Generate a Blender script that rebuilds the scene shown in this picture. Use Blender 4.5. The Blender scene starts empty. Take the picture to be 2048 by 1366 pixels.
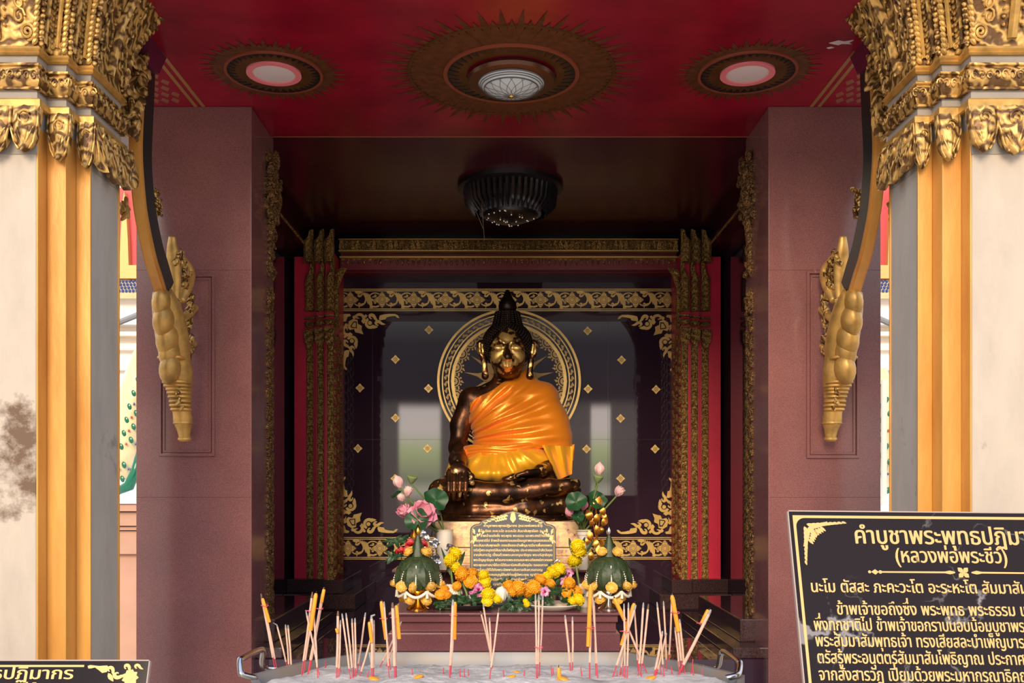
import bpy, bmesh, math, random
import numpy as np
from mathutils import Vector, Matrix, Quaternion
try:
    import openvdb
except ImportError:
    openvdb = None

random.seed(7)
PI = math.pi
SC = bpy.context.scene
COL = SC.collection

# ------------------------------------------------------------------ camera
FPX = 1930.0            # focal length in pixels of the 2048 px wide frame
EYE = 1.5
cam_d = bpy.data.cameras.new('camera')
cam_d.sensor_width = 36.0
cam_d.lens = FPX / 2048 * 36.0
cam_d.shift_x = 9 / 2048
cam_d.shift_y = 297 / 2048
cam_d.clip_end = 200
cam = bpy.data.objects.new('camera', cam_d)
cam.location = (0, 0, EYE)
cam.rotation_euler = (PI / 2, 0, 0)
COL.objects.link(cam)
SC.camera = cam

# ------------------------------------------------------------------ sky, sun, exposure
w = bpy.data.worlds.new('world')
SC.world = w
w.use_nodes = True
nt = w.node_tree
nt.nodes.clear()
tc = nt.nodes.new('ShaderNodeTexCoord')
sx = nt.nodes.new('ShaderNodeSeparateXYZ')
rp = nt.nodes.new('ShaderNodeValToRGB')
bg = nt.nodes.new('ShaderNodeBackground')
wo = nt.nodes.new('ShaderNodeOutputWorld')
nt.links.new(tc.outputs['Generated'], sx.inputs[0])
nt.links.new(sx.outputs['Z'], rp.inputs[0])
nt.links.new(rp.outputs[0], bg.inputs[0])
nt.links.new(bg.outputs[0], wo.inputs[0])
cr = rp.color_ramp
# sunlit courtyard walls low down, shaded trees above them, then a hazy sky
cr.elements[0].position = 0.0; cr.elements[0].color = (0.80, 0.66, 0.56, 1)
cr.elements[1].position = 1.0; cr.elements[1].color = (0.45, 0.63, 1.0, 1)
for q, c in ((0.06, (0.95, 0.84, 0.74)), (0.085, (0.80, 0.70, 0.64)), (0.095, (0.22, 0.20, 0.22)), (0.15, (0.26, 0.25, 0.27)), (0.20, (0.95, 0.93, 0.90)), (0.45, (0.70, 0.81, 1.0))):
    e = cr.elements.new(q); e.color = (*c, 1)
bg.inputs[1].default_value = 1.65
# bright patches added to the world, mirrored as courtyard strips in the back wall
def wm(op, a, b=None):
    x = nt.nodes.new('ShaderNodeMath'); x.operation = op
    for i, q in enumerate((a, b)):
        if q is None: continue
        if isinstance(q, (int, float)): x.inputs[i].default_value = q
        else: nt.links.new(q, x.inputs[i])
    return x.outputs[0]
def smooth(q, lo, hi):
    x = nt.nodes.new('ShaderNodeMapRange'); x.interpolation_type = 'SMOOTHSTEP'
    x.inputs[1].default_value = lo; x.inputs[2].default_value = hi
    nt.links.new(q, x.inputs[0]); return x.outputs[0]
az = wm('DIVIDE', sx.outputs['X'], wm('MAXIMUM', wm('MULTIPLY', sx.outputs['Y'], -1.0), .05))
patch1 = smooth(wm('ABSOLUTE', wm('ADD', az, .091)), .024, .019)
patch2 = smooth(wm('ABSOLUTE', wm('SUBTRACT', az, .0965)), .0115, .0085)
hgt = wm('MULTIPLY', smooth(sx.outputs['Z'], .092, .080), smooth(sx.outputs['Z'], -.02, .0))
patch_mask = wm('MULTIPLY', wm('MAXIMUM', patch1, patch2), hgt)
gr = nt.nodes.new('ShaderNodeValToRGB'); nt.links.new(wm('MULTIPLY', sx.outputs['Z'], 10), gr.inputs[0])
gr.color_ramp.elements[0].color = (.62, .60, .45, 1); gr.color_ramp.elements[1].position = .62; gr.color_ramp.elements[1].color = (1.0, .86, .78, 1)
e = gr.color_ramp.elements.new(.40); e.color = (.62, .72, .30, 1)
e = gr.color_ramp.elements.new(.10); e.color = (.26, .30, .18, 1)
bg2 = nt.nodes.new('ShaderNodeBackground'); nt.links.new(gr.outputs[0], bg2.inputs[0])
nt.links.new(wm('MULTIPLY', patch_mask, 8.0), bg2.inputs[1])
ads = nt.nodes.new('ShaderNodeAddShader')
nt.links.new(bg.outputs[0], ads.inputs[0]); nt.links.new(bg2.outputs[0], ads.inputs[1])
nt.links.new(ads.outputs[0], wo.inputs[0])

sun_d = bpy.data.lights.new('sun', 'SUN')
sun_d.energy = 3.3
sun_d.angle = math.radians(26)
sun_d.color = (1.0, 0.80, 0.55)
sun = bpy.data.objects.new('sun', sun_d)
SUN_AZ, SUN_EL = math.radians(9), math.radians(24.5)
sdir = Vector((math.sin(SUN_AZ) * math.cos(SUN_EL), math.cos(SUN_AZ) * math.cos(SUN_EL), -math.sin(SUN_EL)))
sun.rotation_euler = sdir.to_track_quat('-Z', 'Y').to_euler()
sun.location = (-3, -6, 6)
COL.objects.link(sun)

vs = SC.view_settings
vs.view_transform = 'Standard'
vs.look = 'None'
vs.gamma = 1.0
vs.exposure = 0.12
vs.use_curve_mapping = False


# ------------------------------------------------------------------ helpers
def P(px, py, d):
    """A point of the place that stands d metres in front of the eye, from its position in the photograph."""
    return Vector(((px - 1015) * d / FPX, d, EYE + (980 - py) * d / FPX))


def T(o, label=None, cat=None, group=None, kind=None):
    if label: o['label'] = label
    if cat: o['category'] = cat
    if group: o['group'] = group
    if kind: o['kind'] = kind
    return o


def empty(name, loc, label=None, cat=None, group=None, kind=None):
    o = bpy.data.objects.new(name, None)
    o.empty_display_size = 0.05
    o.location = loc
    COL.objects.link(o)
    return T(o, label, cat, group, kind)


def wloc(o):
    v = Vector((0, 0, 0))
    while o is not None:
        v += o.location
        o = o.parent
    return v


def dup(root, loc, label=None, group=None, rot=None, scale=None):
    r = root.copy(); COL.objects.link(r)
    r.location = loc
    if rot is not None: r.rotation_euler = rot
    if scale is not None: r.scale = scale
    if label: r['label'] = label
    if group: r['group'] = group
    for ch in root.children:
        c = ch.copy(); COL.objects.link(c); c.parent = r
        for g in ch.children:
            q = g.copy(); COL.objects.link(q); q.parent = c
    return r


class MB:
    """Collects shapes (in place coordinates) and links them as ONE mesh object."""
    def __init__(self):
        self.v = []; self.f = []; self.mi = []

    def add(self, vs_, fs, mi=0):
        n = len(self.v)
        self.v.extend([tuple(p) for p in vs_])
        self.f.extend([tuple(i + n for i in f) for f in fs])
        self.mi.extend([mi] * len(fs))
        return self

    def box(self, x0, x1, y0, y1, z0, z1, mi=0):
        x0, x1 = min(x0, x1), max(x0, x1); y0, y1 = min(y0, y1), max(y0, y1); z0, z1 = min(z0, z1), max(z0, z1)
        v = [(x0, y0, z0), (x1, y0, z0), (x1, y1, z0), (x0, y1, z0), (x0, y0, z1), (x1, y0, z1), (x1, y1, z1), (x0, y1, z1)]
        return self.add(v, [(3, 2, 1, 0), (4, 5, 6, 7), (0, 1, 5, 4), (1, 2, 6, 5), (2, 3, 7, 6), (3, 0, 4, 7)], mi)

    def tube(self, pts, r, n=8, mi=0, flat=1.0):
        pts = [Vector(p) for p in pts]
        if not hasattr(r, '__len__'): r = [r] * len(pts)
        up = None
        vs_ = []
        for i, p in enumerate(pts):
            t = (pts[min(i + 1, len(pts) - 1)] - pts[max(i - 1, 0)])
            if t.length < 1e-9: t = Vector((0, 0, 1))
            t.normalize()
            if up is None:
                a = Vector((0, 0, 1)) if abs(t.z) < 0.9 else Vector((0, 1, 0))
                up = t.cross(a).normalized()
            up = (up - t * up.dot(t)).normalized()
            s = t.cross(up)
            for k in range(n):
                a = 2 * PI * k / n
                vs_.append(p + (up * math.cos(a) + s * math.sin(a) * flat) * r[i])
        fs = []
        for i in range(len(pts) - 1):
            for k in range(n):
                k2 = (k + 1) % n
                fs.append((i * n + k, i * n + k2, (i + 1) * n + k2, (i + 1) * n + k))
        fs.append(tuple(range(n - 1, -1, -1)))
        fs.append(tuple((len(pts) - 1) * n + k for k in range(n)))
        return self.add(vs_, fs, mi)

    def lathe(self, prof, c=(0, 0, 0), n=24, mi=0, axis=None, wob=None):
        """prof: (radius, height) pairs from bottom to top"""
        c = Vector(c)
        q = Vector((0, 0, 1)).rotation_difference(Vector(axis).normalized()) if axis is not None else None
        vs_ = []
        for (r, z) in prof:
            for k in range(n):
                a = 2 * PI * k / n
                rr = r * (wob(a, z) if wob else 1)
                p = Vector((rr * math.cos(a), rr * math.sin(a), z))
                vs_.append(c + (q @ p if q else p))
        fs = []
        for i in range(len(prof) - 1):
            for k in range(n):
                k2 = (k + 1) % n
                fs.append((i * n + k, i * n + k2, (i + 1) * n + k2, (i + 1) * n + k))
        fs.append(tuple(range(n - 1, -1, -1)))
        fs.append(tuple((len(prof) - 1) * n + k for k in range(n)))
        return self.add(vs_, fs, mi)

    def ell(self, c, r, nu=12, nv=8, mi=0, rot=None):
        c = Vector(c)
        if not hasattr(r, '__len__'): r = (r, r, r)
        vs_ = [(0, 0, -1)]
        for j in range(1, nv):
            b = -PI / 2 + PI * j / nv
            for k in range(nu):
                a = 2 * PI * k / nu
                vs_.append((math.cos(a) * math.cos(b), math.sin(a) * math.cos(b), math.sin(b)))
        vs_.append((0, 0, 1))
        out = []
        for p in vs_:
            p = Vector((p[0] * r[0], p[1] * r[1], p[2] * r[2]))
            if rot is not None: p = rot @ p
            out.append(c + p)
        fs = []
        for k in range(nu):
            fs.append((0, 1 + (k + 1) % nu, 1 + k))
            fs.append((len(out) - 1, 1 + (nv - 2) * nu + k, 1 + (nv - 2) * nu + (k + 1) % nu))
        for j in range(nv - 2):
            for k in range(nu):
                k2 = (k + 1) % nu
                fs.append((1 + j * nu + k, 1 + j * nu + k2, 1 + (j + 1) * nu + k2, 1 + (j + 1) * nu + k))
        return self.add(out, fs, mi)

    def prism(self, poly, fn, th, mi=0):
        """a flat outline (u, v) placed by fn and given the thickness vector th"""
        th = Vector(th)
        self.pc = getattr(self, 'pc', 0) + 1
        lift = th.normalized() * (-.00005 * (self.pc % 17))     # overlapping pieces lie one on another
        a = [Vector(fn(u, v)) + lift for u, v in poly]
        th = th - lift
        n = len(a)
        b = [p + th for p in a]
        fs = [tuple(range(n)), tuple(range(2 * n - 1, n - 1, -1))]
        for i in range(n):
            j = (i + 1) % n
            fs.append((i, i + n, j + n, j))
        return self.add(a + b, fs, mi)

    def sheet(self, rows, th=None, mi=0):
        """a grid of points; th (a vector or None) closes it into a thin solid"""
        m = len(rows[0]); r = len(rows)
        vs_ = [Vector(p) for row in rows for p in row]
        fs = [(i * m + j, i * m + j + 1, (i + 1) * m + j + 1, (i + 1) * m + j) for i in range(r - 1) for j in range(m - 1)]
        if th is not None:
            th = Vector(th)
            n = len(vs_)
            vs_ += [p + th for p in vs_]
            fs += [tuple(i + n for i in reversed(f)) for f in fs]
            rim = [j for j in range(m)] + [i * m + m - 1 for i in range(1, r)] + [(r - 1) * m + j for j in range(m - 2, -1, -1)] + [i * m for i in range(r - 2, 0, -1)]
            for a, b in zip(rim, rim[1:] + rim[:1]):
                fs.append((b, a, a + n, b + n))
        return self.add(vs_, fs, mi)

    def build(self, name, mats, parent=None, smooth=False, base=None, bevel=0):
        if not isinstance(mats, (list, tuple)): mats = [mats]
        me = bpy.data.meshes.new(name)
        if parent is not None:
            o0 = wloc(parent)
        elif base is not None:
            o0 = Vector(base)
        else:
            a = np.array([tuple(p) for p in self.v])
            lo, hi = a.min(0), a.max(0)
            o0 = Vector(((lo[0] + hi[0]) / 2, (lo[1] + hi[1]) / 2, lo[2]))
        me.from_pydata([(p[0] - o0.x, p[1] - o0.y, p[2] - o0.z) for p in self.v], [], self.f)
        for m in mats: me.materials.append(m)
        if len(mats) > 1:
            me.polygons.foreach_set('material_index', self.mi)
        if smooth is True:
            me.polygons.foreach_set('use_smooth', [True] * len(me.polygons))
        me.update()
        bm = bmesh.new(); bm.from_mesh(me)
        bmesh.ops.recalc_face_normals(bm, faces=bm.faces)
        bm.to_mesh(me); bm.free()
        o = bpy.data.objects.new(name, me)
        COL.objects.link(o)
        if parent is not None:
            o.parent = parent
        else:
            o.location = o0
        if smooth == 'auto':
            me.polygons.foreach_set('use_smooth', [True] * len(me.polygons))
            me.set_sharp_from_angle(angle=math.radians(38))
        if bevel:
            b = o.modifiers.new('bevel', 'BEVEL'); b.width = bevel; b.segments = 2; b.limit_method = 'ANGLE'
        return o


def spline(pts, k=5):
    """a smooth curve through points (Catmull-Rom)"""
    pts = [Vector(p) for p in pts]; out = []
    for i in range(len(pts) - 1):
        a, b, c, d = pts[max(0, i - 1)], pts[i], pts[i + 1], pts[min(len(pts) - 1, i + 2)]
        for j in range(k):
            t = j / k
            out.append(.5 * ((2 * b) + (c - a) * t + (2 * a - 5 * b + 4 * c - d) * t * t + (3 * b - a - 3 * c + d) * t ** 3))
    return out + [pts[-1]]


def struct(name, mb, mat, **k):
    o = mb.build(name, mat, **k)
    o['kind'] = 'structure'
    return o


# ------------------------------------------------------------------ materials
def new_mat(name):
    m = bpy.data.materials.new(name)
    m.use_nodes = True
    n = m.node_tree
    b = n.nodes['Principled BSDF']
    return m, n, b


def lk(n, a, b): n.links.new(a, b)


def node(n, t, **k):
    x = n.nodes.new(t)
    for a, v in k.items(): setattr(x, a, v)
    return x


def coords(n, scale=(1, 1, 1)):
    t = node(n, 'ShaderNodeNewGeometry')
    mp = node(n, 'ShaderNodeMapping')
    mp.inputs['Scale'].default_value = scale
    lk(n, t.outputs['Position'], mp.inputs[0])
    return mp.outputs[0]


def noise(n, vec, scale, detail=4, rough=0.55):
    x = node(n, 'ShaderNodeTexNoise')
    x.inputs['Scale'].default_value = scale
    x.inputs['Detail'].default_value = detail
    x.inputs['Roughness'].default_value = rough
    lk(n, vec, x.inputs['Vector'])
    return x.outputs[0]


def ramp(n, fac, stops):
    x = node(n, 'ShaderNodeValToRGB')
    c = x.color_ramp
    while len(c.elements) > 1: c.elements.remove(c.elements[0])
    c.elements[0].position = stops[0][0]; c.elements[0].color = (*stops[0][1], 1)
    for p, col in stops[1:]:
        e = c.elements.new(p); e.color = (*col, 1)
    lk(n, fac, x.inputs[0])
    return x.outputs[0]


def bump(n, b, h, strength=0.3, dist=0.01):
    x = node(n, 'ShaderNodeBump')
    x.inputs['Strength'].default_value = strength
    x.inputs['Distance'].default_value = dist
    lk(n, h, x.inputs['Height'])
    lk(n, x.outputs[0], b.inputs['Normal'])


def mat(name, col, rough=0.5, metal=0.0, var=0.0, vscale=8, bmp=0.0, bscale=60, spec=None, coat=0, stretch=(1, 1, 1), col2=None, sheen=0, trans=0, bdist=0.004, sss=0, emit=None):
    m, n, b = new_mat(name)
    b.inputs['Roughness'].default_value = rough
    b.inputs['Metallic'].default_value = metal
    if spec is not None: b.inputs['Specular IOR Level'].default_value = spec
    if coat: b.inputs['Coat Weight'].default_value = coat; b.inputs['Coat Roughness'].default_value = 0.08
    if sheen: b.inputs['Sheen Weight'].default_value = sheen
    if trans: b.inputs['Transmission Weight'].default_value = trans
    if sss: b.inputs['Subsurface Weight'].default_value = sss; b.inputs['Subsurface Scale'].default_value = 0.01
    b.inputs['Base Color'].default_value = (*col, 1)
    if var or col2:
        v = noise(n, coords(n, stretch), vscale)
        c2 = col2 if col2 else tuple(max(0, c * (1 - var)) for c in col)
        lk(n, ramp(n, v, [(0.32, c2), (0.66, col)]), b.inputs['Base Color'])
    if bmp:
        bump(n, b, noise(n, coords(n, stretch), bscale, 5), bmp, bdist)
    if emit:
        b.inputs['Emission Color'].default_value = (*emit[0], 1); b.inputs['Emission Strength'].default_value = emit[1]
    return m


def granite(name, c1, c2, rough=0.1, scale=170, spec=0.5, cloud=None):
    m, n, b = new_mat(name)
    co = coords(n)
    a = noise(n, co, scale, 3, 0.7)
    base = ramp(n, a, [(0.34, c1), (0.5, tuple((x + y) / 2 for x, y in zip(c1, c2))), (0.7, c2)])
    big = noise(n, co, 2.3, 3)
    mx = node(n, 'ShaderNodeMix', data_type='RGBA', blend_type='MULTIPLY')
    mx.inputs[0].default_value = 0.6
    lk(n, base, mx.inputs[6]); lk(n, ramp(n, big, [(0.3, (0.55, 0.55, 0.6)), (0.7, (1.1, 1.05, 1.05))]), mx.inputs[7])
    lk(n, mx.outputs[2], b.inputs['Base Color'])
    b.inputs['Roughness'].default_value = rough
    b.inputs['Specular IOR Level'].default_value = spec
    return m


def gilt_carved(name, hi=(0.62, 0.38, 0.11), lo=(0.11, 0.050, 0.012), scale=60, strength=0.7, rough=0.42, metal=0.55, dist=0.006):
    """carved and gilded plaster: curling relief whose colour turns darker brown in the hollows"""
    m, n, b = new_mat(name)
    co = coords(n)
    wv = node(n, 'ShaderNodeTexWave', wave_type='RINGS', rings_direction='SPHERICAL')
    wv.inputs['Scale'].default_value = scale * 0.22
    wv.inputs['Distortion'].default_value = 7
    wv.inputs['Detail'].default_value = 1.5
    wv.inputs['Detail Scale'].default_value = scale * 0.05
    lk(n, co, wv.inputs['Vector'])
    vo = node(n, 'ShaderNodeTexVoronoi', feature='SMOOTH_F1')
    vo.inputs['Scale'].default_value = scale
    lk(n, co, vo.inputs['Vector'])
    ma = node(n, 'ShaderNodeMath', operation='MULTIPLY_ADD')
    lk(n, vo.outputs['Distance'], ma.inputs[0]); ma.inputs[1].default_value = -0.9
    lk(n, wv.outputs['Fac'], ma.inputs[2])
    no = noise(n, co, scale * 0.25, 4)
    ad = node(n, 'ShaderNodeMath', operation='MULTIPLY_ADD')
    lk(n, no, ad.inputs[0]); ad.inputs[1].default_value = 1.0
    lk(n, ma.outputs[0], ad.inputs[2])
    lk(n, ramp(n, ad.outputs[0], [(0.22, lo), (0.62, tuple((x * 0.6 + y * 0.4) for x, y in zip(hi, lo))), (0.95, hi)]), b.inputs['Base Color'])
    b.inputs['Roughness'].default_value = rough
    b.inputs['Metallic'].default_value = metal
    bump(n, b, ad.outputs[0], strength, dist)
    return m


def plaster(name, col, stain, amount=0.62, rough=0.75):
    m, n, b = new_mat(name)
    co = coords(n, (1, 1, 0.35))
    a = noise(n, co, 14, 6, 0.65)
    c = noise(n, coords(n), 5.5, 6, 0.7)
    c1 = ramp(n, a, [(0.3, tuple(x * 0.86 for x in col)), (0.6, col)])
    # grime blooms only in a weathered patch of the shaft
    geo = node(n, 'ShaderNodeNewGeometry'); sp = node(n, 'ShaderNodeSeparateXYZ'); lk(n, geo.outputs['Position'], sp.inputs[0])
    mr = node(n, 'ShaderNodeMath', operation='SUBTRACT'); lk(n, sp.outputs['Z'], mr.inputs[0]); mr.inputs[1].default_value = 1.62
    ab = node(n, 'ShaderNodeMath', operation='ABSOLUTE'); lk(n, mr.outputs[0], ab.inputs[0])
    m2 = node(n, 'ShaderNodeMath', operation='MULTIPLY_ADD'); lk(n, ab.outputs[0], m2.inputs[0]); m2.inputs[1].default_value = -1.1; m2.inputs[2].default_value = 0.18
    ad = node(n, 'ShaderNodeMath', operation='ADD'); lk(n, c, ad.inputs[0]); lk(n, m2.outputs[0], ad.inputs[1])
    k = ramp(n, ad.outputs[0], [(amount, (0, 0, 0)), (amount + 0.13, (1, 1, 1))])
    mx = node(n, 'ShaderNodeMix', data_type='RGBA')
    lk(n, k, mx.inputs[0]); lk(n, c1, mx.inputs[6]); mx.inputs[7].default_value = (*stain, 1)
    lk(n, mx.outputs[2], b.inputs['Base Color'])
    b.inputs['Roughness'].default_value = rough
    bump(n, b, a, 0.12, 0.004)
    return m


M = {}
M['granite_red'] = granite('polished red granite', (0.155, 0.054, 0.052), (0.265, 0.125, 0.118), 0.12, 520)
M['granite_altar'] = granite('polished maroon granite', (0.135, 0.044, 0.052), (0.23, 0.096, 0.105), 0.13, 520)
M['granite_black'] = granite('polished dark granite', (0.024, 0.011, 0.022), (0.048, 0.026, 0.044), 0.022, 520)
M['granite_step'] = granite('polished brown granite', (0.028, 0.015, 0.018), (0.085, 0.048, 0.048), 0.08)
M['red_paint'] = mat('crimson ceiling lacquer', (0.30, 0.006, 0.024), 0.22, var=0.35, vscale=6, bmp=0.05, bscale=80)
M['lacquer_and_shade'] = mat('dark oxblood lacquer and ceiling shade', (0.075, 0.010, 0.018), 0.22, var=0.3, vscale=5)
M['vermilion'] = mat('vermilion paint', (0.64, 0.012, 0.055), 0.42, var=0.15, vscale=9)
M['plaster'] = plaster('weathered cream plaster', (0.48, 0.405, 0.33), (0.16, 0.11, 0.07), 0.74)
M['plaster_stained'] = plaster('stained cream plaster', (0.48, 0.405, 0.33), (0.13, 0.075, 0.045), 0.575)
M['plaster_grey'] = plaster('greyer side plaster', (0.42, 0.375, 0.32), (0.19, 0.18, 0.15), 0.70)  # greyer tone for the side faces of the columns
M['gilt'] = gilt_carved('carved gilding', scale=70)
M['gilt_bold'] = gilt_carved('bold carved gilding', hi=(0.58, 0.345, 0.10), lo=(0.115, 0.052, 0.014), scale=55, strength=0.42, dist=0.005, metal=0.42, rough=0.44)
M['gilt_fine'] = gilt_carved('fine carved gilding', hi=(0.62, 0.37, 0.11), lo=(0.12, 0.058, 0.018), scale=130, strength=0.8, dist=0.004)
M['gilt_dim'] = gilt_carved('dark brown gilding', hi=(0.30, 0.16, 0.055), lo=(0.045, 0.022, 0.010), scale=130, strength=0.8, dist=0.004)  # darker tones of the fine gilding, for the jambs
M['gold_paint'] = mat('golden yellow paint', (0.66, 0.335, 0.075), 0.42, 0.15, var=0.35, vscale=10, bmp=0.25, bscale=60, stretch=(1, 1, 0.25), col2=(0.52, 0.22, 0.04))
M['gold_plain'] = mat('smooth gilding', (0.66, 0.38, 0.10), 0.42, 0.5, var=0.45, vscale=22, bmp=0.2, bscale=60)
M['gold_inlay'] = mat('gold leaf inlay', (0.80, 0.52, 0.16), 0.34, 0.35, var=0.22, vscale=20)
M['gold_dull'] = mat('dull stencilled gold', (0.13, 0.050, 0.012), 0.45, 0.35, var=0.4, vscale=18)
M['gold_shine'] = mat('polished brass gold', (0.95, 0.55, 0.08), 0.16, 1.0)
M['silver'] = mat('polished silver', (0.75, 0.72, 0.68), 0.18, 1.0)
M['black_green'] = mat('near black green', (0.010, 0.018, 0.016), 0.35)
M['black'] = mat('black lacquer', (0.012, 0.010, 0.011), 0.3)
M['lamp_glass'] = mat('etched white lamp glass', (0.62, 0.66, 0.68), 0.25)
M['lamp_pink'] = mat('frosted lamp cover', (0.75, 0.62, 0.60), 0.3)
M['lamp_rim'] = mat('pink lamp rim', (0.85, 0.22, 0.25), 0.3)
M['bronze_rim'] = mat('dark bronze rim', (0.11, 0.045, 0.022), 0.3, 0.5)
# ================================================================== THE SETTING
CEIL = 2.80
FLOOR = 0.92
BACK = 5.0

m = MB(); m.box(-40, 40, -30, 60, -0.3, 0)
struct('ground', m, mat('sunlit pale paving', (0.62, 0.52, 0.40), 0.8, var=0.2, vscale=1.2))
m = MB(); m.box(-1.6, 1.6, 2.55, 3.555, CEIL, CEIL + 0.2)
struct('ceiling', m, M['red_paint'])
m = MB(); m.box(-1.6, 1.6, 3.555, 5.3, CEIL, CEIL + 0.2)  # front strip paints the red ceiling's fading light as a darker colour
struct('ceiling_rear_and_shade', m, M['lacquer_and_shade'])
m = MB(); m.box(-1.24, 1.24, 3.30, 5.25, 0, FLOOR)
struct('floor', m, M['granite_black'])
m = MB(); m.box(-1.24, 1.24, BACK, 5.25, FLOOR, CEIL)
struct('wall_back', m, M['granite_black'])
m = MB(); m.box(-1.24, -1.085, 3.58, BACK, FLOOR, CEIL)
struct('wall_left', m, M['granite_black'])
m = MB(); m.box(1.085, 1.24, 3.58, BACK, FLOOR, CEIL)
struct('wall_right', m, M['granite_black'])
m = MB()
m.box(-.86, .87, BACK - .0006, BACK, 1.7612, 1.7625); m.box(.52, .5212, BACK - .0006, BACK, 1.30, 2.40); m.box(-.70, -.6988, BACK - .0006, BACK, 1.30, 2.40)
struct('trim_4', m, M['black'])
m = MB(); c = P(1683, 84, 2.802)
m.prism([(-.035, .004), (-.012, -.012), (.006, -.006), (.03, -.014), (.022, .002), (.034, .010), (.004, .008), (-.004, .016), (-.02, .010)], lambda u, v: (c.x + u, 2.802 + v, CEIL - .0012), (0, 0, .0012))
m.prism([(-.012, .034), (0, .028), (.010, .032), (-.004, .040)], lambda u, v: (c.x - .02 + u, 2.802 + v, CEIL - .0012), (0, 0, .0012))
struct('trim_3', m, mat('bare white plaster', (.62, .52, .55), .8))
# thin gold lines ruled on the ceiling
m = MB()
m.box(-1.6, 1.6, 3.55, 3.556, CEIL - 0.001, CEIL)
for sx_ in (-1, 1):
    m.box(sx_ * 1.05, sx_ * 1.062, 2.86, 3.27, CEIL - 0.0015, CEIL)
    m.box(sx_ * 1.024, sx_ * 1.036, 2.86, 3.27, CEIL - 0.0015, CEIL)
struct('trim_1', m, mat('faded gold line', (0.36, 0.17, 0.06), 0.45, 0.3))
m = MB()
for sx_ in (-1, 1):
    for i in range(5):
        for j in range(8):
            x = sx_ * (1.09 + i * 0.034 + (j % 2) * 0.017); y = 2.88 + j * 0.048
            m.prism([(0, -0.02), (0.014, 0.0), (0, 0.026), (-0.014, 0.0)], lambda u, v: (x + u, y + v, CEIL - 0.001), (0, 0, 0.001))
struct('trim_2', m, mat('faded stencil gold', (0.30, 0.10, 0.06), 0.45, 0.2))


# ------------------------------------------------------------------ ceiling ornaments and lamps
def ring(m, cx, cy, r0, r1, z0, z1, n=72, mi=0):
    vs_ = []
    for k in range(n):
        a = 2 * PI * k / n
        for r, z in ((r0, z0), (r1, z0), (r1, z1), (r0, z1)):
            vs_.append((cx + r * math.cos(a), cy + r * math.sin(a), z))
    fs = []
    for k in range(n):
        j = (k + 1) % n
        for q in range(4):
            fs.append((k * 4 + q, j * 4 + q, j * 4 + (q + 1) % 4, k * 4 + (q + 1) % 4))
    m.add(vs_, fs, mi)


def medallion(cx, cy, R, r_in, r_fr, r_out, n, label):
    t = empty('ceiling_medallion', (cx, cy, CEIL), label, 'ceiling ornament', 'painted sunburst medallions on the ceiling')
    z0, z1 = CEIL - 0.002, CEIL
    m = MB()
    for ringi, (ra, rb, ph, wd) in enumerate(((R * 1.03, r_fr * 0.86, 0, 0.85), (R * 1.03, r_fr, 0.5, 0.6))):
        for k in range(n):
            a = 2 * PI * (k + ph) / n
            w_ = PI / n * wd
            hl = rb - ra
            pts = [(ra, -w_), (ra + hl * .35, -w_ * .95), (ra + hl * .7, -w_ * .45), (rb, 0), (ra + hl * .7, w_ * .45), (ra + hl * .35, w_ * .95), (ra, w_)]
            dz = 0.0004 * ringi
            m.prism([(r * math.cos(a + b), r * math.sin(a + b)) for r, b in pts], lambda u, v: (cx + u, cy + v, z0 + dz), (0, 0, 0.001))
    m.build('flame_fringe', mat('stencilled brown gold', (0.15, 0.045, 0.014), 0.5, 0.2, var=0.5, vscale=40), t)
    if r_out:
        m = MB(); ring(m, cx, cy, r_out - 0.004, r_out + 0.004, z0 - 0.002, z1); m.build('outer_ring', M['gold_dull'], t)
    m = MB(); ring(m, cx, cy, r_in, R * 0.97, z0 - 0.003, z1); m.build('painted_band', M['gold_dull'], t)
    m = MB(); ring(m, cx, cy, R * 0.97, R * 1.03, z0 - 0.006, z1); m.build('rim_ring', mat('red bronze ring', (0.26, 0.06, 0.03), 0.4, 0.2), t)
    m = MB()
    for k in range(n):
        a = 2 * PI * k / n; w_ = PI / n * 0.92
        m.prism([(r * math.cos(a + b), r * math.sin(a + b)) for r, b in ((R * .965, -w_), (R * .80, 0), (R * .965, w_))],
                lambda u, v: (cx + u, cy + v, z0 - 0.005), (0, 0, 0.003))
    m.build('notched_band', M['black'], t)
    return t


medallion(0.012, 3.015, 0.206, 0.14, 0.41, 0.319, 40, 'largest painted gold sunburst on the red ceiling, around the glass lamp')
medallion(-0.726, 3.0, 0.146, 0.086, 0.222, 0, 36, 'small painted gold sunburst on the ceiling near the left gilded column')
medallion(0.746, 3.0, 0.148, 0.086, 0.222, 0, 36, 'small painted gold sunburst on the ceiling near the right gilded column')

cx, cy = 0.012, 3.02
t = empty('ceiling_lamp', (cx, cy, CEIL), 'round etched glass bowl lamp under the middle of the red ceiling', 'lamp')
m = MB(); m.lathe([(0.10, CEIL - 0.028), (0.134, CEIL - 0.026), (0.138, CEIL - 0.015), (0.125, CEIL)], (cx, cy, 0), 48)
m.build('rim', M['bronze_rim'], t, smooth='auto')
m = MB(); m.lathe([(0.004, CEIL - 0.068), (0.035, CEIL - 0.064), (0.066, CEIL - 0.054), (0.09, CEIL - 0.040), (0.108, CEIL - 0.024), (0.108, CEIL - 0.020)], (cx, cy, 0), 48)
gb = m.build('glass_bowl', M['lamp_glass'], t, smooth='auto')
m = MB()
prof = [(0.004, -0.069), (0.035, -0.065), (0.066, -0.055), (0.084, -0.045)]
def bowlz(r):
    for (a, za), (b, zb) in zip(prof, prof[1:]):
        if r <= b: return za + (zb - za) * (r - a) / (b - a)
    return -0.045
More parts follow.
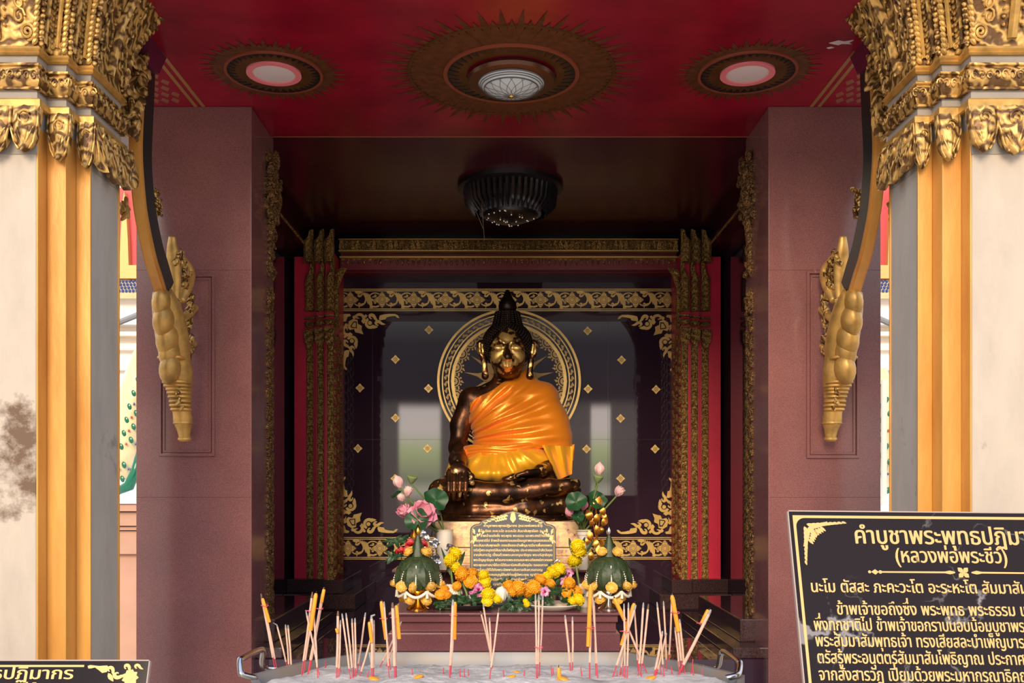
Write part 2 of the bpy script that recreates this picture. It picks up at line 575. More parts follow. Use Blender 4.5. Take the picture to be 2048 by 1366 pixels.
for k in range(14):
    for s_ in (-1, 1):
        pts = []
        for q in range(9):
            r = 0.008 + 0.078 * q / 8
            a = 2 * PI * k / 14 + s_ * 0.75 * q / 8
            pts.append((cx + r * math.cos(a), cy + r * math.sin(a), CEIL + bowlz(r)))
        m.tube(pts, 0.0006, 4)
ring(m, cx, cy, 0.085, 0.0862, CEIL - 0.047, CEIL - 0.043)
for rr, zz in ((0.093, -.039), (0.098, -.0345), (0.103, -.030)):
    ring(m, cx, cy, rr, rr + 0.0014, CEIL + zz - .001, CEIL + zz + .001)
m.build('etched_lattice', mat('dark etching', (0.12, 0.11, 0.11), 0.4), gb)
m = MB(); m.ell((cx, cy, CEIL - 0.069), (0.008, 0.008, 0.005)); m.build('finial', M['gold_shine'], gb, smooth=True)

for cx, lab in ((-0.726, 'round frosted downlight with pink rim, in the sunburst near the left column'), (0.746, 'round frosted downlight with pink rim, in the sunburst near the right column')):
    t = empty('recessed_downlight', (cx, 3.0, CEIL), lab, 'lamp', 'recessed ceiling downlights')
    m = MB(); ring(m, cx, 3.0, 0.066, 0.084, CEIL - 0.010, CEIL); m.build('rim', M['lamp_rim'], t, smooth='auto')
    m = MB(); m.lathe([(0.004, CEIL - 0.010), (0.05, CEIL - 0.009), (0.066, CEIL - 0.006), (0.066, CEIL)], (cx, 3.0, 0), 40)
    m.build('cover', M['lamp_pink'], t, smooth='auto')

# chandelier
cx, cy = 0.012, 4.12
t = empty('chandelier', (cx, cy, CEIL), 'black tiered chandelier with glass beads under the dark rear ceiling', 'chandelier')
m = MB(); m.lathe([(0.2, CEIL - 0.025), (0.225, CEIL - 0.018), (0.225, CEIL)], (cx, cy, 0), 40); m.build('canopy', M['black'], t, smooth='auto')
m = MB()
for k in range(46):
    a = 2 * PI * k / 46
    x, y = cx + 0.195 * math.cos(a), cy + 0.195 * math.sin(a)
    m.tube([(x, y, CEIL - 0.015), (cx + 0.185 * math.cos(a), cy + 0.185 * math.sin(a), CEIL - 0.085), (cx + 0.15 * math.cos(a), cy + 0.15 * math.sin(a), CEIL - 0.125)], [0.009, 0.011, 0.004], 5)
m.build('pendant_fringe', mat('smoked glass', (0.015, 0.013, 0.016), 0.08), t, smooth='auto')
m = MB()
for k in range(30):
    a = 2 * PI * k / 30
    m.box(-0.006, 0.006, 0, 0, 0, 0) if False else None
    x, y = cx + 0.125 * math.cos(a), cy + 0.125 * math.sin(a)
    m.tube([(x, y, CEIL - 0.085), (x, y, CEIL - 0.125)], 0.008, 6)
m.build('drop_ring', mat('clear grey glass drops', (0.10, 0.10, 0.10), 0.06), t, smooth='auto')
m = MB(); m.lathe([(0.003, CEIL - 0.160), (0.06, CEIL - 0.155), (0.11, CEIL - 0.135), (0.125, CEIL - 0.105), (0.12, CEIL - 0.02)], (cx, cy, 0), 36)
bw = m.build('bowl', M['black'], t, smooth='auto')
random.seed(3)
crystal = mat('cut crystal', (0.55, 0.45, 0.36), 0.05, 0.9)
for k in range(26):
    a = random.uniform(0, 2 * PI); r = 0.11 * math.sqrt(random.random())
    zz = -0.162 + 0.03 * (r / 0.11) ** 3
    m = MB(); m.ell((cx + r * math.cos(a), cy + r * math.sin(a), CEIL + zz), 0.0055, 6, 4)
    m.build('crystal_bead', crystal, bw)
for k, (x0, ln, dr) in enumerate(((-0.16, 0.12, 0.05), (-0.12, 0.16, 0.012))):
    m = MB(); m.tube([(cx + x0, cy - 0.1, CEIL - 0.10), (cx + x0 + dr * .5, cy - 0.11, CEIL - 0.10 - ln * .5), (cx + x0 + dr, cy - 0.1, CEIL - 0.10 - ln)], 0.0012, 4)
    m.build('dust_strand', mat('dusty cobweb', (0.24, 0.16, 0.10), 0.9), t)


# ------------------------------------------------------------------ gold inlay of the back wall
KAN = [(0, 0), (.12, -.14), (.32, -.22), (.55, -.20), (.78, -.06), (.95, .2), (1.02, .5), (1.3, .95), (.92, .82), (.68, .6), (.58, .36), (.46, .22), (.32, .2), (.25, .3), (.3, .4), (.42, .42), (.34, .55), (.16, .5), (.02, .28)]
LEAF = [(0, 0), (.22, .20), (.5, .27), (.78, .18), (1.05, .05), (1.0, -.02), (.72, -.14), (.45, -.2), (.2, -.14)]
def shp(poly, x, y, s, ang=0, flip=1):
    c, q = math.cos(ang), math.sin(ang)
    return [(x + s * (u * c - v * flip * q), y + s * (u * q + v * flip * c)) for u, v in poly]
def arc(x, y, r, a0, a1, w0, w1, n=14):
    o_, i_ = [], []
    for k in range(n + 1):
        f = k / n; a = a0 + (a1 - a0) * f; ww = (w0 + (w1 - w0) * f) / 2
        o_.append((x + (r + ww) * math.cos(a), y + (r + ww) * math.sin(a)))
        i_.append((x + (r - ww) * math.cos(a), y + (r - ww) * math.sin(a)))
    return o_ + i_[::-1]
def circ(x, y, r, n=14): return [(x + r * math.cos(2 * PI * k / n), y + r * math.sin(2 * PI * k / n)) for k in range(n)]
BLADE = [(0, 0), (.25, .085), (.6, .10), (.85, .05), (1.05, -.06), (.8, -.02), (.5, -.03), (.2, -.05)]
PET = [(0, 0), (.35, .30), (.62, .34), (.85, .15), (1, 0), (.85, -.15), (.62, -.34), (.35, -.30)]


def band(xa, xb, zc, label):
    t = empty('inlaid_border', ((xa + xb) / 2, BACK, zc - 0.057), label, 'wall inlay', 'inlaid gold borders of the back wall')
    pl = lambda u, v: (u, BACK - 0.003, zc + v)
    g = MB()
    for z in (-0.0555, -0.047, 0.047, 0.0555):
        g.box(xa, xb, BACK - 0.003, BACK + 0.001, zc + z - 0.0022, zc + z + 0.0022)
    g.build('border_line', M['gold_inlay'], t)
    g = MB(); dk = MB()
    n = int((xb - xa) / 0.164)
    def A(poly, dy=0):
        poly = [(min(max(u, xa), xb), v) for u, v in poly]
        g.prism(poly, lambda u, v: (u, BACK - 0.003 - dy, zc + v), (0, 0.003 + dy, 0))
    for k in range(n + 1):
        x = xa + 0.0465 + k * 0.164
        if x > xb - 0.02: break
        for q in range(4):
            dk.prism(shp(PET, x, 0, 0.0455, q * PI / 2), lambda u, v: (u, BACK - 0.0042, zc + v), (0, 0.004, 0))
            dk.prism(shp(PET, x, 0, 0.031, q * PI / 2 + PI / 4), lambda u, v: (u, BACK - 0.0042, zc + v), (0, 0.004, 0))
        for q in range(4):
            A(shp(PET, x, 0, 0.0405, q * PI / 2), 0.0028)
            A(shp(PET, x, 0, 0.026, q * PI / 2 + PI / 4), 0.0022)
        for r0 in (0.019, 0.0115):
            dk.prism(arc(x, 0, r0, 0, 2 * PI * .999, 0.0022, 0.0022, 20), lambda u, v: (u, BACK - 0.0075, zc + v), (0, 0.0025, 0))
        for q in range(4):
            dk.prism(arc(x + 0.026 * math.cos(q * PI / 2), 0.026 * math.sin(q * PI / 2), 0.006, q * PI / 2 - 1.3, q * PI / 2 + 1.3, 0.0016, 0.0016, 8), lambda u, v: (u, BACK - 0.0075, zc + v), (0, 0.0025, 0))
        # the scrolls to the right of each flower
        A(arc(x - 0.036, 0.000, 0.036, 0.95, 5.3, 0.005, 0.009, 20))
        A(shp(KAN, x - 0.030, 0.026, 0.017, -2.0, -1))
        A(shp(KAN, x - 0.034, -0.020, 0.016, 1.6, 1))
        A(shp(LEAF, x - 0.062, 0.004, 0.022, -.3))
        A(shp(LEAF, x + 0.022, 0.040, 0.040, -0.10))
        A(shp(KAN, x + 0.036, 0.022, 0.022, -0.35, 1))
        A(arc(x + 0.046, 0.004, 0.034, -2.5, 0.55, 0.006, 0.009, 16))
        A(shp(KAN, x + 0.044, -0.014, 0.018, -0.9, -1))
        A(shp(LEAF, x + 0.050, -0.030, 0.024, 0.5))
        A(shp(BLADE, x + 0.062, 0.044, 0.070, -1.12))
        A(shp(BLADE, x + 0.072, 0.043, 0.084, -1.16))
        A(shp(BLADE, x + 0.083, 0.040, 0.082, -1.2))
        A(shp(BLADE, x + 0.093, 0.034, 0.066, -1.25))
        A(shp(LEAF, x + 0.098, -0.040, 0.028, 0.2))
    g.build('scroll_pattern', M['gold_inlay'], t)
    dk.build('engraved_line', mat('brown engraving', (0.16, 0.07, 0.03), 0.5), t)


band(-0.86, 0.873, 2.4845, 'upper gold scroll and flower border, above the statue head on the dark wall')
band(-0.872, 0.873, 1.198, 'lower gold scroll and flower border, near the foot of the dark wall')


def corner(px, py, fx, fy, label):
    o0 = P(px, py, BACK); k = BACK / FPX
    t = MB()
    def A(poly, dy=0.0, mb=t):
        mb.prism(poly, lambda u, v: (o0.x + fx * u * k, BACK - 0.003 - dy, o0.z - fy * v * k), (0, 0.004 + dy, 0))
    A([(0, 0), (14, 0), (16, 4), (9, 6), (6, 15), (0, 15)])
    A([(10, 24), (12, 15), (20, 10), (29, 12), (30, 20), (38, 24), (37, 31), (41, 41), (31, 38), (25, 37), (22, 30), (14, 32), (10, 28)])
    for sw in (0, 1):
        s = (lambda poly: [(v, u) for u, v in poly]) if sw else (lambda poly: poly)
        A(s(arc(33, 10, 9, -PI * .95, 0.9, 4, 7)))
        A(s(shp(KAN, 19, 7, 9, -0.5)))
        A(s(arc(55, 18, 9, 0.6, 4.2, 6, 5)))
        A(s(shp(LEAF, 54, 25, 15, 0.05)))
        A(s(circ(54, 18, 4)))
        A(s(shp(KAN, 51, 3, 15, -0.12)))
        A(s(shp(KAN, 63, 19, 14, -0.55)))
        A(s([(45, 1), (49, 3), (46, 8), (42, 5)]))
        A(s([(72, 9), (74, 3), (82, 1), (92, 0), (104, 0), (110, 3), (113, 8), (109, 8), (104, 4), (95, 5), (87, 7), (85, 11), (78, 12), (73, 13)]))
    root = t.build('inlaid_corner', M['gold_inlay'])
    T(root, label, 'wall inlay', 'inlaid gold corner ornaments')
    d = MB()
    A([(15, 25), (21, 15), (28, 15), (28, 29), (17, 28)], 0.0016, d)
    d.build('dark_heart', M['black'], root)
    d = MB()
    A([(17.5, 25), (22, 17.5), (26, 17.5), (26, 27), (18.5, 26)], 0.003, d)
    d.build('gold_heart', M['gold_inlay'], root)


corner(686, 628, 1, 1, 'gold corner ornament on the dark wall, upper left of the statue')
corner(1348, 630, -1, 1, 'gold corner ornament on the dark wall, upper right of the statue')
corner(683, 1066, 1, -1, 'gold corner ornament on the dark wall, lower left above the border')
corner(1346, 1068, -1, -1, 'gold corner ornament on the dark wall, lower right above the border')

STUDS = [(858, 660, 'topmost stud left of the wheel'), (791, 719, 'second row stud left of the wheel'), (720, 776, 'outermost left stud level with the statue chin'), (857, 777, 'stud touching the left rim of the wheel'),
         (791, 836, 'left stud above the bright reflection'), (716, 897, 'outermost left stud level with the statue waist'), (855, 897, 'stud left of the statue elbow'), (790, 957, 'lowest left stud behind the lotus buds'),
         (1175, 662, 'topmost stud right of the wheel'), (1243, 720, 'second row stud right of the wheel'), (1312, 779, 'outermost right stud level with the statue chin'), (1176, 778, 'stud touching the right rim of the wheel'),
         (1241, 837, 'right stud level with the statue chest'), (1310, 898, 'outermost right stud level with the statue waist'), (1173, 898, 'stud right of the orange robe'), (1241, 957, 'lowest right stud above the open lotus')]
QF = []
for q in range(4):
    for a, r in ((-.62, .66), (-.42, .74), (-.2, .84), (0, 1), (.2, .84), (.42, .74), (.62, .66)):
        QF.append((r * math.cos(q * PI / 2 + a), r * math.sin(q * PI / 2 + a)))
for px, py, lb in STUDS:
    p = P(px, py, BACK)
    g = MB(); g.prism([(u * .0235, v * .0235) for u, v in QF], lambda u, v: (p.x + u, BACK - 0.004, p.z + v), (0, 0.004, 0))
    r_ = g.build('diamond_stud', M['gold_inlay'])
    T(r_, 'small gold diamond on the dark wall, ' + lb, 'wall inlay', 'gold diamond studs of the back wall')
    g = MB(); g.prism(arc(p.x, p.z, 0.0085, 0, 2 * PI * .999, 0.0025, 0.0025, 16), lambda u, v: (u, BACK - 0.0055, v), (0, 0.003, 0))
    g.prism(circ(p.x, p.z, 0.003, 8), lambda u, v: (u, BACK - 0.0055, v), (0, 0.003, 0))
    g.build('engraved_flower', mat('brown engraving', (0.22, 0.09, 0.04), 0.5) if 'brown engraving.001' not in bpy.data.materials else bpy.data.materials['brown engraving.001'], r_)

# the wheel behind the statue
wc = P(1018, 762, 4.93); R = 0.368
t = empty('dharma_wheel', (wc.x, 4.93, wc.z - R), 'large round gold and black wheel panel on the wall behind the statue head', 'wheel panel')
fw = lambda y: (lambda u, v: (wc.x + u, y, wc.z + v))
m = MB(); m.prism(circ(0, 0, R, 96), fw(4.945), (0, 0.0545, 0)); disc = m.build('disc', M['granite_black'], t)
for r0, r1 in ((R - .012, R), (R - .030, R - .024), (R - .062, R - .056), (R - .088, R - .072)):
    m = MB(); m.prism(arc(0, 0, (r0 + r1) / 2, 0, 2 * PI * .9999, r1 - r0, r1 - r0, 96), fw(4.938), (0, 0.008, 0)); m.build('gold_ring', M['gold_inlay'], disc)
m = MB()
for k in range(60):
    a = 2 * PI * k / 60
    m.prism(shp(KAN, (R - .055) * math.cos(a), (R - .055) * math.sin(a), 0.020, a + 0.5), fw(4.940), (0, 0.006, 0))
    m.prism(shp(LEAF, (R - .034) * math.cos(a + .03), (R - .034) * math.sin(a + .03), 0.020, a + 2.2), fw(4.940), (0, 0.006, 0))
m.build('scroll_ring', mat('worn gold line work', (0.42, 0.26, 0.08), 0.4, 0.3), t)
m = MB()
for k in range(24):
    a = 2 * PI * k / 24; c, s = math.cos(a), math.sin(a); r0 = R - .088
    m.prism(arc(r0 * c, r0 * s, 0.012, 0, 2 * PI * .999, 0.013, 0.013, 12), fw(4.940), (0, 0.006, 0))
    m.prism(arc(r0 * c, r0 * s, 0.027, a + PI * .5, a + PI * 1.5, 0.006, 0.006, 10), fw(4.940), (0, 0.006, 0))
    for q in range(7):
        b = a + PI * (.55 + .15 * q)
        m.prism(circ(r0 * c + .037 * math.cos(b), r0 * s + .037 * math.sin(b), 0.0055, 6), fw(4.940), (0, 0.006, 0))
    m.prism(shp(LEAF, (r0 - .03) * c, (r0 - .03) * s, 0.020, a + PI - .4), fw(4.940), (0, 0.006, 0))
m.build('rosette_ring', mat('worn gold rosettes', (0.42, 0.26, 0.08), 0.4, 0.3), t)
for k in range(16):
    a = 2 * PI * (k + .5) / 16
    m = MB()
    f = lambda u, v: (wc.x + u * math.cos(a) - v * math.sin(a), 4.939, wc.z + u * math.sin(a) + v * math.cos(a))
    m.prism([(.06, -.008), (.12, -.026), (.165, -.008), (.235, 0), (.165, .008), (.12, .026), (.06, .008)], f, (0, .007, 0))
    m.build('spoke', mat('dull gold spoke', (0.30, 0.17, 0.05), 0.4, 0.3) if 'dull gold spoke' not in bpy.data.materials else bpy.data.materials['dull gold spoke'], t)


M['oxblood'] = mat('oxblood red paint', (.20, .008, .028), .4)
# ------------------------------------------------------------------ cornices
def cornice(xa, xb):
    k = 4.86 / FPX
    zt = EYE + (980 - 478) * k
    t = empty('back_cornice', (0, 4.9, 2.5), 'gilded double cornice of small leaves along the top of the back wall', 'cornice')
    bands = [(478, 503, 4.80, 'gilt_moulding', M['gilt_fine']), (503, 513, 4.86, 'red_fillet', M['oxblood']), (513, 539, 4.83, 'gilt_moulding', M['gilt_fine']), (539, 545, 4.9, 'red_fillet', M['oxblood'])]
    for (ya, yb, y, nm, mt) in bands:
        z1, z0 = EYE + (980 - ya) * y / FPX, EYE + (980 - yb) * y / FPX
        m = MB()
        if nm == 'gilt_moulding':
            h = z1 - z0
            if ya < 500: m.box(xa, xb, y + .02, BACK, z0 + h * .05, z1)
            else:
                r_ = MB(); r_.box(xa, xb, y + .02, BACK, z0 + h * .05, z1 - .002); r_.build('red_fillet', M['oxblood'], t)
            lines = ((z0, z0 + .10 * h), (z1 - .06 * h, z1)) if ya < 500 else ((z1 - .12 * h, z1),)
            n = 62
            for i in range(n):
                x = xa + (xb - xa) * (i + .5) / n; ww = (xb - xa) / n
                if ya < 500:
                    m.prism([(x - ww * .46, z0 + h * .1), (x + ww * .46, z0 + h * .1), (x + ww * .42, z0 + h * .5), (x, z0 + h * .9), (x - ww * .42, z0 + h * .5)], lambda u, v: (u, y + .012 - (v - z0) * .5, v), (0, .02, 0))
                    m.ell((x, y + .004, z0 + h * .42), (.005, .006, .009), 6, 4)
                else:
                    m.prism([(x - ww * .40, z1 - h * .12), (x + ww * .40, z1 - h * .12), (x + ww * .16, z1 - h * .30), (x, z0 + h * .30), (x - ww * .16, z1 - h * .30)], lambda u, v: (u, y + .012, v), (0, .02, 0))
                    m.ell((x, y + .008, z0 + h * .58), (.007, .008, .010), 6, 4)
            m.build(nm, mt, t)
            m = MB()
            for a, b in lines: m.box(xa, xb, y - .006, y + .03, a, b)
            m.build('gilt_fillet', mat('thin gilt line', (0.55, 0.32, 0.09), 0.4, 0.5) if 'thin gilt line' not in bpy.data.materials else bpy.data.materials['thin gilt line'], t)
        else:
            m.box(xa, xb, y, BACK, z0, z1)
            m.build(nm, mt, t)


cornice(-0.84, 0.85)
for sd, nm in ((-1, 'left'), (1, 'right')):
    t = empty('side_cornice', (sd * 1.05, 4.2, 2.69), 'dark moulded cornice along the top of the ' + nm + ' inner side wall', 'cornice')
    m = MB()
    for (x, za, zb) in ((1.0, 2.705, 2.735), (1.03, 2.735, 2.8), (1.045, 2.68, 2.705)):
        m.box(sd * x, sd * 1.085, 3.62, 4.98, za, zb)
    m.build('moulding', M['lacquer_and_shade'], t)
    m = MB()
    for i in range(46):
        y = 3.64 + i * 0.029
        m.ell((sd * 1.0, y, 2.712), (.006, .011, .008), 6, 4)
    m.build('leaf_row', M['gilt_fine'], t)


# ------------------------------------------------------------------ gilded pilasters of the back wall
def carved_strip(m, x0, x1, y, z0, z1, pitch=0.045, depth=0.010, nu=9, axis='x', flip=1):
    """an upright strip carved with a winding leaf; axis x faces the eye, axis y faces sideways"""
    nv = max(8, int((z1 - z0) / pitch * 8))
    rows = []
    for j in range(nv + 1):
        v = (z1 - z0) * j / nv
        row = []
        for i in range(nu):
            u = i / (nu - 1)
            s = abs(math.sin(PI * (v / pitch) + flip * 2.2 * (u - .5)))
            h = depth * (0.25 + 0.75 * s * math.sin(PI * min(1, max(0, u))) ** .6)
            if i in (0, nu - 1): h = 0
            elif i in (1, nu - 2): h = max(h, depth * .55)
            row.append((x0 + (x1 - x0) * u, y - h, z0 + v) if axis == 'x' else (x0 - h * (1 if x1 > 0 else -1) * 0 + h * flip, y + (x1) * u, z0 + v))
        rows.append(row)
    m.sheet(rows)


def spear(m, x, y, z0, w, h, lean=0.0, fwd=0.03, mi=0):
    """an upright leaf panel with a curling pointed tip"""
    sg = 1 if lean >= 0 else -1
    prof = [(-.5, 0), (-.5, .56), (-.46, .66), (-.3, .73), (0, .78), (.28, .86), (.60, 1.0), (.58, .84), (.5, .70), (.5, .5), (.5, 0)]
    prof = [(u * sg, v) for u, v in prof]; lean = 0
    vs_ = []
    for u, v in prof:
        yy = y - fwd * max(0, v - .3) ** 1.5
        vs_.append((x + u * w + lean * max(0, v - .55) * h, yy, z0 + v * h))
    n = len(vs_)
    mid = [((p[0] - x) * .45 + x + lean * .02, p[1] - .012, (p[2] - z0) * .9 + z0 + h * .03) for p in vs_]
    back = [(p[0], p[1] + .02, p[2]) for p in vs_]
    fs = [tuple(n + i for i in range(n))]
    for i in range(n):
        j = (i + 1) % n
        fs.append((i, j, n + j, n + i)); fs.append((j, i, 2 * n + i, 2 * n + j))
    m.add(vs_ + mid + back, fs, mi)


def pilaster(sd, label):
    f = 1 if sd < 0 else -1           # mirror
    X = lambda x: sd * abs(x)
    t = empty('gilded_pilaster', (X(.95), 4.86, FLOOR + .19), label, 'pilaster', 'red and gilt pilasters of the back wall')
    zb, ztop = 1.062, 2.70
    zc0 = EYE + (980 - 660) * 4.75 / FPX      # underside of the collar
    zc1 = EYE + (980 - 627) * 4.75 / FPX
    m = MB()
    m.box(X(1.06), X(.8486), 4.80, BACK, zb, 2.66); m.box(X(.945), X(.8486), 4.76, 4.80, zb, 2.66); m.box(X(.89), X(.8486), 4.72, 4.76, zb, 2.66)
    m.build('red_shaft', M['vermilion'], t)
    for xa, xb, y in ((1.0, .965, 4.80), (.9397, .905, 4.76), (.883, .8486, 4.72)):
        m = MB(); carved_strip(m, X(xa), X(xb), y - .002, zb, zc0 - .03); m.build('carved_strip', M['gilt_fine'], t, smooth='auto')
        m = MB(); xm = X((xa + xb) / 2); ww = abs(xa - xb)
        # hanging petals below the collar
        m.prism([(xm - ww * .7, zc0 - .002), (xm + ww * .7, zc0 - .002), (xm + ww * .65, zc0 - .05), (xm, zc0 - .11), (xm - ww * .65, zc0 - .05)], lambda u, v: (u, y - .02 - .1 * (v - zc0 + .11), v), (0, .02, 0))
        m.build('hanging_petal', M['gilt_fine'], t)
        m = MB()
        m.box(xm - ww * .75, xm + ww * .75, y - .022, y + .02, zc0 - .004, zc0 + .008)
        m.ell((xm, y - .005, zc0 + .035), (ww * .8, .03, .018), 10, 6)
        m.box(xm - ww * .75, xm + ww * .75, y - .024, y + .02, zc0 + .060, zc0 + .068)
        m.build('collar', M['gilt_fine'], t, smooth='auto')
        za = EYE + (980 - 624) * y / FPX
        m = MB(); spear(m, xm, y - .01, za, ww * 1.25, .245, -sd * .25, .05); m.build('leaf_panel', M['gilt_fine'], t, smooth='auto')
        zu = EYE + (980 - 528) * y / FPX
        m = MB(); spear(m, xm, y - .035, zu, ww * 1.35, .155, -sd * .35, .06); m.build('leaf_panel', M['gilt_fine'], t, smooth='auto')
    # the carved inner edge, seen from the side
    m = MB()
    n = int((zc0 - zb) / .05)
    for i in range(n):
        for q in range(3):
            m.ell((X(.846), 4.745 + .085 * q, zb + .025 + i * .05 + (q % 2) * .02), (.010, .030, .019), 6, 5, rot=Matrix.Rotation(.6 * (-1) ** i, 3, 'X'))
    for i in range(6):
        m.ell((X(.838), 4.74, zc0 + .02 + .03 * i), (.014, .03, .016), 6, 5)
    m.build('carved_edge', M['gilt_fine'], t, smooth='auto')
    m = MB()
    m.tube([(X(.836), 4.72, zc1 - .02), (X(.834), 4.70, zc1 + .12), (X(.80), 4.66, zc1 + .19)], [.008, .012, .015], 8)
    m.ell((X(.805), 4.66, zc1 + .185), (.035, .02, .016), 8, 6, rot=Matrix.Rotation(-sd * -.6, 3, 'Y'))
    m.build('curled_leaf', M['gilt_fine'], t, smooth='auto')


pilaster(-1, 'red and gilt pilaster on the back wall, left of the statue')
pilaster(1, 'red and gilt pilaster on the back wall, right of the statue')


# stepped granite bases under the pilasters and the jambs
def plinth(sd, label):
    X = lambda x: sd * x
    t = empty('pilaster_base', (X(.9), 4.8, FLOOR), label, 'stone base', 'stepped granite bases')
    for (xa, xb, ya, za, zb) in ((.735, 1.085, 4.66, .92, .995), (.80, .90, 4.70, .995, 1.062), (.90, 1.085, 4.74, .995, 1.062)):
        m = MB(); m.box(X(xa), X(xb), ya, BACK, za, zb); m.build('granite_block', M['granite_step'], t, bevel=.004)
    for (xa, xb, ya, za, zb) in ((.735, .735 + .085, 4.655, .925, .99), (.83, 1.085, 4.655, .925, .99)):
        m = MB(); m.box(X(xa + .003), X(xb - .003), ya, ya + .02, za, zb); m.build('granite_facing', M['granite_step'], t, bevel=.004)


plinth(-1, 'stepped dark granite base under the left red pilaster')
plinth(1, 'stepped dark granite base under the right red pilaster')
for sd, nm in ((-1, 'left'), (1, 'right')):
    X = lambda x: sd * x
    t = empty('jamb_base', (X(.84), 3.6, FLOOR), 'low stepped granite base beside the ' + nm + ' granite pillar, at the ash trough', 'stone base', 'stepped granite jamb bases')
    m = MB(); m.box(X(.775), X(1.09), 3.32, 4.3, FLOOR, .958); m.build('lower_step', M['granite_step'], t, bevel=.004)
    m = MB(); m.box(X(.83), X(1.09), 3.44, 4.2, .958, 1.04); m.build('upper_step', M['granite_step'], t, bevel=.004)
# ================================================================== GRANITE PILLARS, JAMBS
def frame_ring(m, x0, x1, z0, z1, wd, y0, y1):
    """a raised mitred frame on a face that looks towards the eye"""
    o_ = [(x0, z0), (x1, z0), (x1, z1), (x0, z1)]
    def ins(d): return [(x0 + d, z0 + d), (x1 - d, z0 + d), (x1 - d, z1 - d), (x0 + d, z1 - d)]
    loops = [(0, y1), (0.0015, y0), (wd - .0015, y0), (wd, y1)]
    vs_ = []
    for d, y in loops: vs_ += [(x, y, z) for x, z in ins(d)]
    fs = []
    for a in range(4):
        b = (a + 1) % 4
        for i in range(4):
            j = (i + 1) % 4
            fs.append((a * 4 + i, a * 4 + j, b * 4 + j, b * 4 + i))
    m.add(vs_, fs)


def pillar(xa, xb, fr, label):
    t = empty('granite_pillar', ((xa + xb) / 2, 3.42, 0), label, 'pillar', 'polished granite pillars')
    m = MB(); m.box(xa, xb, 3.27, 3.58, 0, CEIL); sh = m.build('shaft', M['granite_red'], t, bevel=.003)
    k = 3.27 / FPX
    x0, x1 = (fr[0] - 1015) * k, (fr[1] - 1015) * k
    z1, z0 = EYE + (980 - fr[2]) * k, EYE + (980 - fr[3]) * k
    m = MB(); frame_ring(m, x0, x1, z0, z1, .011, 3.262, 3.2705); frame_ring(m, x0 + .013, x1 - .013, z0 + .013, z1 - .013, .009, 3.266, 3.2705)
    m.build('panel_moulding', M['granite_red'], sh)
    m = MB(); m.box(xa, xb, 3.2693, 3.2702, EYE - .025, EYE - .0243) ; m.box(xa, xb, 3.2693, 3.2702, 2.245, 2.2456)
    m.build('slab_joint', mat('dark joint', (0.03, .015, .015), .5) if 'dark joint' not in bpy.data.materials else bpy.data.materials['dark joint'], t)


pillar(-1.259, -0.8675, (318, 431, 548, 913), 'polished red granite pillar with a raised panel, left of the shrine opening')
pillar(0.884, 1.2656, (1612, 1718, 542, 917), 'polished red granite pillar with a raised panel, right of the shrine opening')


def foliage(m, c, r, n, s=.012, seed=1):
    rnd = random.Random(seed)
    for i in range(n):
        p = Vector(c) + Vector((rnd.uniform(-1, 1) * r[0], rnd.uniform(-1, 1) * r[1], rnd.uniform(-1, 1) * r[2]))
        k = s * rnd.uniform(.6, 1.4)
        m.ell(p, (k * .55, k * .55, k * 1.3), 6, 5, rot=Matrix.Rotation(rnd.uniform(-.8, .8), 3, 'Y') @ Matrix.Rotation(rnd.uniform(-.8, .8), 3, 'X'))


for sd, nm, xi in ((-1, 'left', .8675), (1, 'right', .884)):
    t = empty('carved_jamb', (sd * (xi - .008), 3.5, FLOOR + .12), 'narrow gilded carved strip on the inner side of the ' + nm + ' granite pillar', 'carved strip')
    x = sd * (xi - .001)
    m = MB()
    z = 1.045; i = 0
    while z < 2.14:
        m.ell((x, 3.515 + .022 * (-1) ** i, z), (.012, .034, .020), 7, 5, rot=Matrix.Rotation(.7 * (-1) ** i, 3, 'X'))
        m.ell((x, 3.515 - .03 * (-1) ** i, z + .012), (.010, .014, .014), 6, 4)
        z += .032; i += 1
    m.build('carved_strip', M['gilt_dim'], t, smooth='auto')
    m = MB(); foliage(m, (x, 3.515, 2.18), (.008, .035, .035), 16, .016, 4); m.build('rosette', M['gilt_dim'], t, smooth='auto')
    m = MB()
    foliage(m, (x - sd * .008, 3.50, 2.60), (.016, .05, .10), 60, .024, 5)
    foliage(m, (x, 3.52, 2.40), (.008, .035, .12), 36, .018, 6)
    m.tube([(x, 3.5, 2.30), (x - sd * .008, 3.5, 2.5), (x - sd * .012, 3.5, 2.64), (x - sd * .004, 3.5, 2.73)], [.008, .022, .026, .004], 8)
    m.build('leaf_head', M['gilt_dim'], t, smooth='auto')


# ================================================================== GILDED COLUMNS OF THE FRONT
M['plaster_dirty'] = plaster('sooty capital plaster', (.30, .26, .22), (.14, .10, .08), .60)
COLY = 2.4925
QUAD = [(.0875, .1925), (.0875, .1425), (.134, .1425), (.134, .0875), (.17, .0875)]
def plan(o):
    q = [(x + o, y + o) for x, y in QUAD]
    out = list(q)                                     # +x +y
    out += [(x, -y) for x, y in q[::-1]]
    out += [(-x, -y) for x, y in q]
    out += [(-x, y) for x, y in q[::-1]]
    return out
def loft(m, cx, prof):
    vs_ = []
    for z, o in prof: vs_ += [(cx + x, COLY + y, z) for x, y in plan(o)]
    n = 20; fs = []
    for a in range(len(prof) - 1):
        for i in range(n):
            j = (i + 1) % n
            fs.append((a * n + i, a * n + j, (a + 1) * n + j, (a + 1) * n + i))
    fs.append(tuple(range(n))); fs.append(tuple((len(prof) - 1) * n + i for i in range(n - 1, -1, -1)))
    m.add(vs_, fs)


def flare(z):
    f = max(0, (z - 2.552) / .28)
    return .010 + .020 * f + .075 * f ** 2.2


